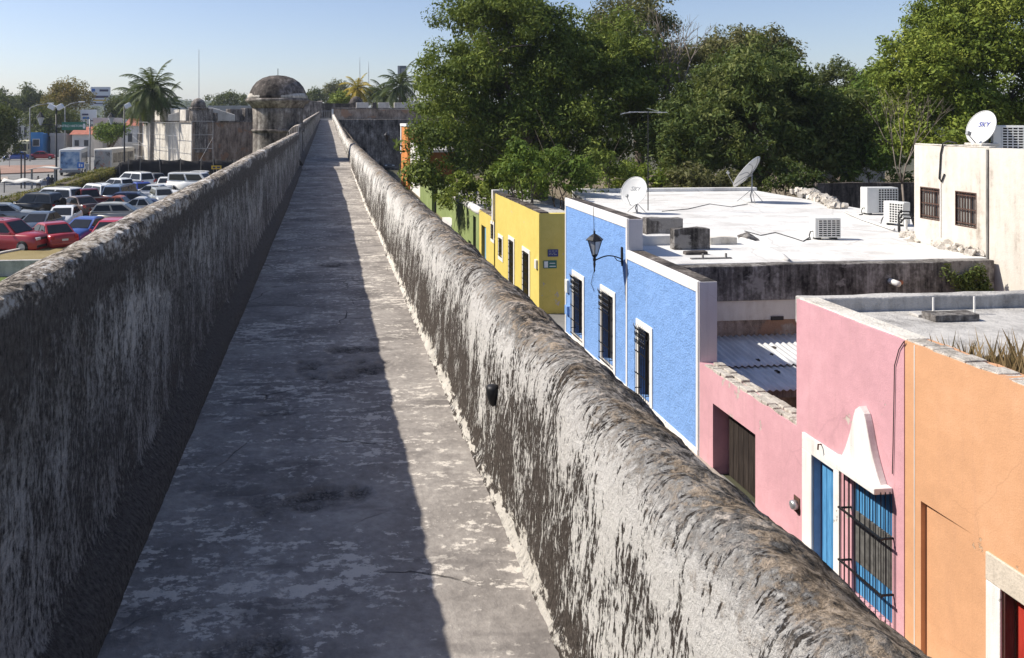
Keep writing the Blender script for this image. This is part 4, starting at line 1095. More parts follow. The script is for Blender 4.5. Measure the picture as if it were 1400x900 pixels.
# ---- roof equipment
def ac_unit(label, c, w, hgt, dep, rz=0, g0=0.3, cols=6, rows=9, fan=True):
    t = thing('air_conditioner', label, 'air conditioner', c, rz, 'air conditioning units on the roofs')
    z0 = 0.06
    part('casing', MB().box(-w / 2, w / 2, -dep / 2, dep / 2, z0, hgt), M['ac_white'], t, local=True, bevel=0.015)
    a, b = -w / 2 + w * g0, w / 2 - 0.03
    part('grille_shade_panel', MB().box(a, b, -dep / 2 - 0.004, -dep / 2 + 0.01, z0 + 0.04, hgt - 0.04), M['dark'], t, local=True)  # flat dark plate, paints the shade behind the grille bars
    g = MB(); yf = -dep / 2 - 0.02
    for i in range(cols + 1):
        x = a + (b - a) * i / cols; g.box(x - 0.012, x + 0.012, yf, yf + 0.012, z0 + 0.04, hgt - 0.04)
    for j in range(rows + 1):
        z = z0 + 0.04 + (hgt - 0.08 - z0) * j / rows; g.box(a, b, yf - 0.008, yf - 0.001, z - 0.013, z + 0.013)
    part('grille', g, M['ac_white'], t, local=True)
    for s in (-1, 1):
        part('foot', MB().box(s * (w / 2 - 0.15) - 0.03, s * (w / 2 - 0.15) + 0.03, -dep / 2 - 0.02, dep / 2 + 0.02, 0, z0 - 0.002), M['iron'], t, local=True)
    part('hose', MB().tube([(-w / 2, -0.05, 0.25), (-w / 2 - 0.08, -0.05, 0.24), (-w / 2 - 0.13, -0.07, 0.12), (-w / 2 - 0.12, -0.12, 0.012), (-w / 2 - 0.3, -0.2, 0.012)], 0.018, 6), M['cable'], t, True, local=True)
    part('top_seam', MB().box(-w / 2 + 0.01, w / 2 - 0.01, -dep / 2 + 0.01, dep / 2 - 0.01, hgt + 0.0005, hgt + 0.008), M['ac_white'], t, local=True)
    return t

def sat_dish(label, base, rad, mast_h, point, logo=None, ribs=False, wall_off=0.18, tripod=True):
    """offset dish on a mast; point = direction the bowl faces"""
    t = thing('satellite_dish', label, 'satellite dish', base, 0, 'satellite dishes on the roofs')
    n = Vector(point).normalized()
    rx = Vector((0, 0, 1)).cross(n).normalized(); up = n.cross(rx).normalized()
    B = Matrix((rx, up, n)).transposed()
    top = Vector((0, 0, mast_h))
    c = top + n * wall_off
    prof = [(rad * s, 0.20 * rad * s * s) for s in (0.001, 0.15, 0.3, 0.45, 0.6, 0.75, 0.9, 1.0)]
    S = Matrix.Diagonal((0.93, 1.05, 1.0))
    bowl = MB().lathe(prof, c, 40, B @ S)
    bowl.f = bowl.f[:-1]
    o = part('reflector', bowl, M['dish'], t, True, local=True)
    sm = o.modifiers.new('thick', 'SOLIDIFY'); sm.thickness = 0.012
    rim = MB().tube([c + B @ S @ Vector((rad * math.cos(a), rad * math.sin(a), 0.20 * rad)) for a in np.linspace(0, 2 * math.pi, 41)], 0.012, 6)
    part('rim', rim, M['dish'], t, True, local=True)
    if ribs:
        rb = MB()
        for a in np.linspace(0, 2 * math.pi, 9)[:-1]:
            rb.tube([c + B @ S @ Vector((rad * s * math.cos(a + .25 * math.sin(4 * s)), rad * s * math.sin(a + .25 * math.sin(4 * s)), 0.20 * rad * s * s - 0.02)) for s in np.linspace(0.1, 0.97, 8)], 0.012, 5)
        part('rib', rb, M['pole'], t, True, local=True)
    part('mast', MB().tube([(0, 0, 0), (-0.06, 0, mast_h * 0.25), (0, 0, mast_h * 0.5), (0, 0, mast_h + 0.02)], 0.028, 8), M['pole'], t, True, local=True)
    part('clamp', MB().obox(top + n * (wall_off * 0.5), 0.05, 0.05, wall_off * 0.5, B), M['pole'], t, local=True)
    lo = c + B @ S @ Vector((0, -rad, 0.2 * rad)); tip = c + n * (rad * 0.95) - up * (rad * 0.72)
    part('feed_arm', MB().tube([lo, tip], 0.014, 6), M['pole'], t, local=True)
    part('feed_horn', MB().obox(tip + up * 0.03, 0.035, 0.05, 0.06, B), M['pole'], t, local=True)
    if tripod:
        legs = MB()
        for a in (0.3, 2.3, 4.4):
            legs.tube([(0, 0, mast_h * 0.5), (0.55 * mast_h * math.cos(a), 0.55 * mast_h * math.sin(a), 0.01)], 0.013, 5)
        part('strut', legs, M['pole'], t, local=True)
    part('foot', MB().box(-0.14, 0.14, -0.14, 0.14, 0, 0.012), M['pole'], t, local=True)
    if logo:
        e = B.to_4x4(); e.translation = c + n * (0.012 + 0.0) + up * (rad * 0.22) + n * 0.02
        lt = lettering(t, 'SKY', rad * 0.42, M[logo], (0, 0, 0), (0, 0, 0), shear=0.25)
        lt.matrix_local = e
    return t

def roof_equipment(WX, Wz, Wy0, Wy1):
    ZR = -1.95
    def on(u, v, z): return P(u, v, Z=z)
    p = on(1128, 327, ZR); ac_unit('white air conditioner standing alone in the middle of the white roof', p, 0.80, 0.64, 0.32, R(-3), 0.12, 5, 8)
    p = on(1202, 293, ZR); ac_unit('large white air conditioner at the back before the dark shed wall', p, 1.22, 1.02, 0.42, R(-3), 0.36, 7, 10)
    p = on(1226, 308, ZR); ac_unit('white air conditioner turned sideways beside the white house', p, 0.70, 0.80, 0.36, R(-68), 0.30, 5, 8)
    xx = WX + 0.85
    q = P(1381, 205, X=xx); ac_unit('white air conditioner on the white house roof beside the dish', (xx, q.y, Wz - 0.115), 0.80, P(1381, 172, X=xx).z - Wz + 0.115, 0.32, R(-32), 0.25, 5, 8)
    # dishes
    p = on(871, 291, ZR); sat_dish('white satellite dish with faded lettering near the blue facade', p, 0.56, 0.72, (-0.62, -0.55, 0.42), 'grey_ink', False, 0.2)
    p = on(1028, 277, ZR); sat_dish('ribbed satellite dish seen from behind on the white roof', p, 0.80, 1.15, (-0.55, 0.62, 0.62), None, True, 0.12)
    xx = WX + 0.5
    q = P(1350, 196, X=xx)
    sat_dish('satellite dish with blue lettering on the white house roof', (xx, q.y, Wz - 0.115), 0.45, 0.58, (-0.93, -0.12, 0.34), 'sky_blue_ink', False, 0.14, False)
    solo('dish_ballast', MB().box(WX + 0.02, WX + 0.9, q.y - 0.35, q.y + 0.25, Wz + 0.042, Wz + 0.12), M['masonry_white'], 'pale concrete block under the blue lettered dish', 'concrete block', bevel=0.02)
    # tv antenna mast
    p = on(886, 288, ZR)
    t = thing('antenna_mast', 'thin tv antenna on a tall pole above the white roof', 'antenna', p)
    H = P(886, 152, Y=p.y).z - ZR
    part('pole', MB().tube([(0, 0, 0), (0, 0, H)], 0.02, 6), M['pole_dark'], t, local=True)
    part('boom', MB().tube([(-0.75, 0.1, H - 0.03), (0.75, -0.1, H - 0.05)], 0.014, 5), M['steel'], t, local=True)
    for x, a, L in ((-0.72, 0.5, 0.4), (-0.45, 0.2, 0.55), (0.0, 0.1, 0.35), (0.55, -0.6, 0.6), (0.72, 0.3, 0.3)):
        part('antenna_rod', MB().tube([(x, 0, H - 0.04), (x - L * math.cos(a), L * 0.4, H - 0.04 - L * math.sin(a) * .45)], 0.010, 5), M['steel'], t, local=True)
    # cables trailing over the roof
    for lab, us in (('black cable trailing from the lone air conditioner across the roof', ((1106, 325), (1098, 330), (1086, 326), (1060, 318), (1040, 322), (1018, 316))),
                    ('thin cable lying between the ribbed dish and the antenna', ((1022, 279), (1000, 283), (970, 279), (940, 286), (905, 289)))):
        solo('cable', MB().tube([on(u, v, ZR + 0.015) for u, v in us], 0.014, 5), M['cable'], lab, 'cable', smooth=True)
    solo('cable', MB().tube([P(u, v, X=FX - 0.03) for u, v in ((811, 283), (812, 310), (810, 345), (812, 370), (808, 388), (812, 398))], 0.008, 5), M['cable'], 'thin cable hanging down the blue wall past the lantern', 'cable', smooth=True)
    # loose pipes by the white house
    pts = [on(u, v, ZR + 0.06) for u, v in ((1156, 290), (1180, 300), (1205, 308), (1222, 314))]
    solo('roof_pipe', MB().tube(pts, 0.045, 8), M['pvc'], 'white pipe lying across the back of the white roof', 'pipe', smooth=True)
    q = on(1240, 318, ZR)
    t = thing('pipe_bundle', 'bent black hoses rising beside the white house corner', 'hoses', q)
    for k in range(3):
        part('hose', MB().tube([(-0.25 + 0.06 * k, 0.1 * k, 0.0), (-0.26 + 0.06 * k, 0.1 * k, 0.30 + 0.1 * k), (-0.08, 0.1 * k, 0.46 + 0.1 * k), (0.25, 0.1 * k, 0.44 + 0.1 * k), (0.4, 0.1 * k, 0.2)], 0.028, 6), M['cable'], t, True, local=True)
    part('stand_pipe', MB().tube([(-0.12, -0.1, 0), (-0.12, -0.1, 0.42)], 0.05, 8), M['pvc'], t, local=True)
    # small fittings along the front edge
    for u, v, L, lab in ((972, 354, 0.55, 'thin board lying on the white roof edge'), ):
        q = on(u, v, ZR); t = thing('loose_board', lab, 'board', q)
        part('board', MB().box(-L, L, -0.05, 0.05, 0, 0.03), M['wood_grey'], t, local=True)
        for x in (-L * .4, L * .75): part('peg', MB().box(x - .02, x + .02, -0.02, 0.02, 0.03, 0.14), M['wood_grey'], t, local=True)

# ---- yellow and green houses farther along
def yellow_green():
    a0, a1 = yat(737, FX), yat(677, FX)
    zt = zat(737, 292, FX)
    h = thing('yellow_house', 'yellow house with barred doors standing beside a side street', 'house', (FX, (a0 + a1) / 2, GZ))
    ops = []
    for u0, u1, v0, u_, v1 in ((682.5, 687, 326, 685, 351), (696.5, 702.5, 329, 699, 460), (715.5, 723.5, 345, 719, 470)):
        z0 = zat(u_, v1, FX); z0 = GZ + 0.05 if v1 > 400 else z0
        ops.append((yat(u1, FX), yat(u0, FX), z0, zat((u0 + u1) / 2, v0, FX)))
    part('wall', wall_cells('x', FX, 0.4, a0, a1, GZ - 0.2, zt, [(o[0], o[1], o[2], o[3]) for o in ops], 0.5, 0.01, 51), M['yellow'], h)
    for i, o in enumerate(ops):
        window(h, o[0], o[1], o[2], o[3], w=0.16, rows=0.26 if i else 0.4, step=0.16, scroll=False, gx=0.06, sill=(i == 0))
    part('side_wall', MB().box(FX + 0.4, FX + 1.95, a0 + 0.003, a0 + 0.35, GZ, zt - 0.02), M['yellow'], h)
    part('roof', MB().box(FX + 0.4, FX + 1.95, a0 + 0.35, a1, zt - 0.5, zt - 0.3), M['concrete_roof'], h)
    for i in range(7):
        y = a0 + (a1 - a0) * i / 7; part('coping_stone', MB().box(FX + 0.03, FX + 0.38, y + 0.02, y + (a1 - a0) / 7 - 0.02, zt - 0.02, zt + 0.05 + 0.02 * (i % 3)), M['masonry_dark'], h, bevel=0.02)
    # slab fin at the far end
    ys = yat(672, FX)
    part('party_wall', MB().box(FX - 0.12, FX + 0.62, a1 + 0.002, a1 + 0.30, zat(674, 300, FX), zat(672, 258, FX)), M['white_end'], h, bevel=0.01)
    part('electric_box', MB().box(FX - 0.08, FX - 0.001, yat(735.5, FX), yat(733, FX), zat(734, 367, FX), zat(734, 355, FX)), M['ac_white'], h)
    # lower far half
    b0, b1 = a1 + 0.31, yat(655, FX); zb = zat(665, 293, FX)
    dr = (yat(664.5, FX), yat(658, FX), GZ - 0.1, zat(661, 309, FX)); wn_ = (yat(675.2, FX), yat(672.2, FX), zat(674, 327, FX), zat(674, 307, FX))
    part('wall', wall_cells('x', FX + 0.004, 0.4, b0, b1, GZ - 0.2, zb, [dr, wn_], 0.5, 0.02, 52), M['yellow'], h)
    window(h, wn_[0], wn_[1], wn_[2], wn_[3], w=0.14, scroll=False, gx=0.05)
    plank_door(h, FX + 0.12, dr[0] + 0.002, dr[1] - 0.35, GZ, dr[3] - 0.01, 'door_lightblue', 4)
    part('roof', MB().box(FX + 0.41, FX + 8, b0, b1, zb - 0.5, zb - 0.3), M['concrete_roof'], h)
    part('coping', MB().box(FX + 0.03, FX + 0.4, b0, b1, zb - 0.01, zb + 0.06), M['masonry'], h, bevel=0.02)
    # signs on the end wall
    ye = a0
    for u0, u1, v0, v1, m_, lab, txt in ((749, 763, 341, 351, 'sign_blue', 'small dark blue plate above the green plaque on the yellow wall', 'CALLE'), (743, 761, 356, 367, 'sign_teal', 'green plaque with a white corner on the yellow end wall', None)):
        p0, p1 = P(u0, v1, Y=ye), P(u1, v0, Y=ye)
        t = thing('wall_sign', lab, 'sign', ((p0.x + p1.x) / 2, ye, p0.z))
        hw = (p1.x - p0.x) / 2; hh = p1.z - p0.z
        part('panel', MB().box(-hw, hw, -0.025, -0.002, 0, hh), M[m_], t, local=True)
        if txt:
            pr_ = MB(); rn = random.Random(3)
            for r_, zz in enumerate((.74, .45, .25)):
                x = -hw * .8
                while x < hw * .6:
                    L = rn.uniform(.05, .13); pr_.box(x, x + L, -0.029, -0.026, hh * zz, hh * (zz + .09)); x += L + .04
            part('print', pr_, M['grey_ink'], t, local=True)
        else:
            part('print', MB().box(-hw * .92, -hw * .35, -0.029, -0.026, hh * .1, hh * .9), M['sign_white'], t, local=True)
            part('print', MB().box(-hw * .1, hw * .85, -0.029, -0.026, hh * .2, hh * .3).box(-hw * .1, hw * .75, -0.029, -0.026, hh * .6, hh * .68), M['sign_white'], t, local=True)
    # green houses
    g0, g1 = b1 + 0.003, yat(618, FX); zg = zat(635, 279, FX)
    h = thing('green_house', 'green wall with white rounded coping next to the yellow house', 'house', (FX, (g0 + g1) / 2, GZ))
    d2 = (yat(651, FX), yat(647, FX), GZ - 0.1, zat(649, 296, FX)); w2 = (yat(644.5, FX), yat(640.5, FX), zat(642, 336, FX), zat(642, 329, FX))
    part('wall', wall_cells('x', FX - 0.01, 0.4, g0, g1, GZ - 0.2, zg, [d2, w2], 0.5, 0.01, 61), M['green'], h)
    part('door', MB().box(FX + 0.12, FX + 0.16, d2[0], d2[1], GZ, d2[3]), M['door_dark'], h)
    part('window', MB().box(FX + 0.12, FX + 0.14, w2[0], w2[1], w2[2], w2[3]), M['pane'], h)
    for i in range(4):
        y = g0 + (g1 - g0) * i / 4
        part('coping_roll', MB().tube([(FX + 0.16, y + 0.03, zg + 0.02), (FX + 0.16, y + (g1 - g0) / 4 - 0.03, zg + 0.02)], 0.22, 10), M['white_trim'], h, True)
    part('roof', MB().box(FX + 0.39, FX + 8, g0, g1, zg - 0.7, zg - 0.5), M['concrete_roof'], h)
    k0, k1 = g1 + 0.05, yat(587, FX); zk = zat(600, 259, FX)
    h = thing('green_house', 'farther green wall with black rain streaks half hidden by leaves', 'house', (FX, (k0 + k1) / 2, GZ))
    part('wall', wall_cells('x', FX + 0.5, 0.4, k0, k1, GZ - 0.2, zk, [], 0.5, 0.02, 63), M['green'], h)
    part('step', MB().box(FX - 0.05, FX + 0.5, k0, k0 + 4, GZ, zat(610, 301, FX)), M['white_end'], h)
    part('drain_pipe', MB().tube([(FX + 0.46, k1 - 0.3, GZ), (FX + 0.46, k1 - 0.3, zk)], 0.10, 6), M['iron'], h)
    part('roof', MB().box(FX + 0.9, FX + 8, k0, k1, zk - 0.7, zk - 0.5), M['concrete_roof'], h)
    h = thing('green_house', 'farthest pale green wall with a small dark window under the tree', 'house', (FX, k1 + 4, GZ))
    part('wall', wall_cells('x', FX + 0.2, 0.4, k1 + 0.05, k1 + 8, GZ - 0.2, zk - 0.2, [(k1 + 1.2, k1 + 2.6, -3.9, -3.0)], 0.5, 0.02, 66), M['green'], h)
    part('window', MB().box(FX + 0.4, FX + 0.42, k1 + 1.2, k1 + 2.6, -3.9, -3.0), M['pane'], h)
    part('roof', MB().box(FX + 0.6, FX + 8, k1 + 0.1, k1 + 8, zk - 0.9, zk - 0.7), M['concrete_roof'], h)
    # street lantern seen above the green wall, on a post
    p = P(650, 283, X=FX + 1.2)
    t = thing('street_lantern', 'dark post lantern seen above the green wall under the trees', 'lantern', (p.x, p.y, GZ))
    zt_ = P(650, 250, Y=p.y).z - GZ
    part('post', MB().tube([(0, 0, 0), (0, 0, zt_ - 0.75)], 0.07, 8), M['pole_dark'], t, True, local=True)
    part('lantern_glass', MB().lathe([(0.10, zt_ - 0.75), (0.24, zt_ - 0.28)], (0, 0, 0), 6), M['lamp_glass'], t, local=True)
    part('lantern_roof', MB().lathe([(0.32, zt_ - 0.28), (0.10, zt_ - 0.06), (0.02, zt_)], (0, 0, 0), 6), M['pole_dark'], t, local=True)

def streets():
    struct('street', sheet(1.3, FX + 0.2, -12, 118, GZ + 0.008), M['road'])
    struct('pavement', MB().box(FX - 0.9, FX + 0.02, -6, yat(773, FX) + 0.0, GZ, GZ + 0.13), M['paving'])
    struct('alley', sheet(FX + 0.2, FX + 2.2, yat(773, FX) + 0.1, yat(737, FX) - 0.05, GZ + 0.006), M['road'])
    struct('yard_ground', sheet(FX + 0.4, 75, 30.5, 100, GZ + 0.004), M['earth'])

blue_house(); street_lantern(); pink_houses(); tin_shed()
WH = white_house(); roof_equipment(*WH); yellow_green(); streets()

# ------------------------------------------------------------------ vegetation
def leaf_cloud(centers, radii, counts, size, rng, up=0.35, asp=0.42, spread=0.62):
    """many small leaf faces: clumps at centers; returns vertex and face arrays"""
    Cs, Ns = [], []
    for c, r, n in zip(centers, radii, counts):
        d = rng.normal(size=(n, 3)); d /= np.linalg.norm(d, axis=1, keepdims=True)
        rr = rng.random((n, 1)) ** (1 / 2.2)
        Cs.append(np.array(c) + d * rr * np.array(r)); Ns.append(d)
    C = np.concatenate(Cs); Nn = np.concatenate(Ns)
    n = len(C)
    nrm = Nn + rng.normal(size=(n, 3)) * spread + np.array([0, 0, up]); nrm /= np.linalg.norm(nrm, axis=1, keepdims=True)
    t = rng.normal(size=(n, 3)) + np.array([0, 0, -0.5]); t -= nrm * (t * nrm).sum(1, keepdims=True); t /= np.linalg.norm(t, axis=1, keepdims=True)
    b = np.cross(nrm, t)
    L = size * rng.uniform(0.45, 1.55, (n, 1)) * np.repeat(rng.uniform(0.75, 1.3, len(counts)), counts)[:, None]; W = L * asp
    V = np.stack([C - t * L * 0.5, C + b * W * 0.5 - t * L * 0.05, C + t * L * 0.5 - nrm * L * 0.08, C - b * W * 0.5 - t * L * 0.05], 1).reshape(-1, 3)
    return V

def quads_mesh(name, V, m, base):
    n = len(V) // 4
    me = bpy.data.meshes.new(name)
    me.vertices.add(len(V)); me.vertices.foreach_set('co', (V - np.array(base)).astype(np.float32).ravel())
    me.loops.add(len(V)); me.loops.foreach_set('vertex_index', np.arange(len(V), dtype=np.int32))
    me.polygons.add(n); me.polygons.foreach_set('loop_start', np.arange(0, len(V), 4, dtype=np.int32))
    me.update(calc_edges=True); me.materials.append(m)
    return me

def crown_clumps(lobes, rng, nclump, rc):
    """clump centres spread over the shells of ellipsoid lobes, uneven"""
    cs, rs = [], []
    vol = np.array([l[1][0] * l[1][1] + l[1][2] * l[1][0] for l in lobes]); vol = vol / vol.sum()
    for (c, r), f in zip(lobes, vol):
        n = max(4, int(nclump * f))
        d = rng.normal(size=(n, 3)); d /= np.linalg.norm(d, axis=1, keepdims=True)
        d[:, 2] = np.where(d[:, 2] < -0.55, -d[:, 2] * 0.6, d[:, 2])
        rr = 0.50 + 0.50 * rng.random((n, 1)) ** 0.6
        rr = rr * (1 + 0.16 * np.sin(d[:, :1] * 5 + c[0]) * np.cos(d[:, 1:2] * 4))
        cs.append(np.array(c) + d * rr * np.array(r)); rs.append(rc * rng.uniform(0.55, 1.35, n))
    return np.concatenate(cs), np.concatenate(rs)

def tree(name, label, base, lobes, leaf_m, nclump, rc, per, size, seed, trunk_r=0.35, group=None, bare=0, limbs=6, cat='tree', asp=0.42, up=0.35):
    rng = np.random.default_rng(seed)
    t = thing(name, label, cat, base, 0, group)
    base = Vector(base)
    cs, rs = crown_clumps(lobes, rng, nclump, rc)
    V = leaf_cloud(cs, [(r, r, r * 0.75) for r in rs], [max(6, int(per * (r / rc) ** 2 * rng.uniform(0.6, 1.3))) for r in rs], size, rng, up, asp)
    link('crown', quads_mesh('crown', V, M[leaf_m], base), None, t)
    # trunk and limbs
    c0 = Vector(lobes[0][0]); tr = MB()
    fork = base.lerp(c0, 0.45); fork.z = base.z + (c0.z - base.z) * 0.45
    tr.tube([base, base.lerp(fork, 0.5) + Vector((0.1, 0.05, 0)), fork], [trunk_r * 1.35, trunk_r, trunk_r * 0.85], 10)
    part('trunk', tr, M['bark'], t, True)
    pick = rng.choice(len(cs), size=min(limbs, len(cs)), replace=False)
    for i in pick:
        e = Vector(cs[i]); mid = fork.lerp(e, 0.5) + Vector(tuple(rng.normal(size=3) * 0.4))
        lm = MB().tube([fork, mid, e], [trunk_r * 0.55, trunk_r * 0.3, trunk_r * 0.08], 6)
        for q in range(3):
            a = mid.lerp(e, 0.3 * q); b = a + Vector(tuple(rng.normal(size=3) * 1.2))
            lm.tube([a, a.lerp(b, 0.5) + Vector((0, 0, .15)), b], [trunk_r * 0.16, trunk_r * 0.1, trunk_r * 0.03], 4)
        part('limb', lm, M['bark'], t, True)
    return t

def twig_tree(label, base, top, spread, seed, m='bare_wood', depth=4, r0=0.16):
    rng = random.Random(seed)
    t = thing('bare_tree', label, 'tree', base)
    mb = MB()
    def grow(p, d, L, r, k):
        q = p + d * L
        mid = p.lerp(q, 0.5) + Vector((rng.uniform(-1, 1), rng.uniform(-1, 1), rng.uniform(-1, 1))) * L * 0.06
        mb.tube([p, mid, q], [r, r * 0.8, r * 0.6], 5 if k > 1 else 4)
        if k == 0: return
        for _ in range(rng.choice((2, 3, 3))):
            nd = (d + Vector((rng.uniform(-1, 1), rng.uniform(-1, 1), rng.uniform(-.3, .8))) * spread).normalized()
            grow(q, nd, L * rng.uniform(0.55, 0.8), r * 0.55, k - 1)
    b = Vector(base); H = (Vector(top) - b)
    trunk = MB(); f = b.lerp(Vector(top), 0.45)
    trunk.tube([b, b.lerp(f, .5) + Vector((.1, 0, 0)), f], [r0 * 1.3, r0, r0 * .8], 7)
    part('trunk', trunk, M[m], t, True)
    for _ in range(4):
        nd = (H.normalized() + Vector((rng.uniform(-1, 1), rng.uniform(-1, 1), 0)) * spread * 0.6).normalized()
        grow(f, nd, H.length * 0.22, r0 * 0.6, depth)
    part('branches', mb, M[m], t, True)
    return t

def ell(u0, u1, v0, v1, d, ry=None):
    """ellipsoid lobe covering a pixel box at depth d"""
    c = P((u0 + u1) / 2, (v0 + v1) / 2, d=d); k = d / FPX
    rx = (u1 - u0) / 2 * k
    return ((c.x, c.y, c.z), (rx, ry or rx, (v1 - v0) / 2 * k))

def foot(u, d):
    p = P(u, 160, d=d); return (p.x, p.y, GZ)

def palm(label, base, top_z, frond_len, n, seed, leaf='palm_leaf', trunk_r=0.26, nleaf=34, group=None, dead=0):
    rng = np.random.default_rng(seed)
    t = thing('palm_tree', label, 'palm tree', base, 0, group)
    b = Vector(base); H = top_z - b.z
    tr = MB().tube([(0.25 * math.sin(s * 2), 0, H * s) for s in np.linspace(0, 1, 8)], [trunk_r * 1.5] + [trunk_r * (1.05 - 0.25 * s) for s in np.linspace(0, 1, 7)], 10)
    part('trunk', tr, M['palm_bark'], t, True, local=True)
    top = Vector((0.25 * math.sin(2), 0, H))
    for i in range(n):
        az = 2 * math.pi * (i * 0.381966) + rng.uniform(-.2, .2)
        el = R(80) - R(125) * (i / n) ** 0.9
        L = frond_len * rng.uniform(0.85, 1.1)
        if i >= n - dead: el = R(-70)
        hd = Vector((math.cos(az), math.sin(az), 0)); d = (hd * math.cos(el) + Vector((0, 0, math.sin(el)))).normalized()
        p = top.copy(); pts = [p.copy()]; K = 12
        for s in range(K):
            d = (d + Vector((0, 0, -0.13 - 0.05 * (s / K)))).normalized(); p = p + d * (L / K); pts.append(p.copy())
        Vv = []
        fr = MB().tube(pts, [0.035 * (1 - s / (K + 1)) + 0.006 for s in range(K + 1)], 4)
        for s in np.linspace(0.12, 0.99, nleaf):
            a = s * K; j = min(int(a), K - 1); q = pts[j].lerp(pts[j + 1], a - j); dd = (pts[j + 1] - pts[j]).normalized()
            sd = dd.cross(Vector((0, 0, 1)));
            if sd.length < 0.05: sd = dd.cross(hd.cross(Vector((0, 0, 1))))
            sd.normalize()
            ll = L * 0.23 * (math.sin(math.pi * min(1, 0.15 + s * 0.85)) + 0.15)
            for sg in (-1, 1):
                e = q + (sd * sg * 0.85 + dd * 0.65 + Vector((0, 0, -0.35 - rng.random() * .35))).normalized() * ll * rng.uniform(.8, 1.15)
                w = dd * (0.035 + 0.006 * frond_len)
                fr.quad(q - w, q + w, e + w * 0.25, e - w * 0.25)
        part('frond', fr, M[leaf], t, local=True)
    if dead == 0: part('crownshaft', MB().lathe([(trunk_r * .8, H - 1.2), (trunk_r * 1.15, H - 0.7), (trunk_r * 0.5, H + 0.3)], (top.x, 0, 0), 8), M['palm_leaf'], t, True, local=True)
    return t

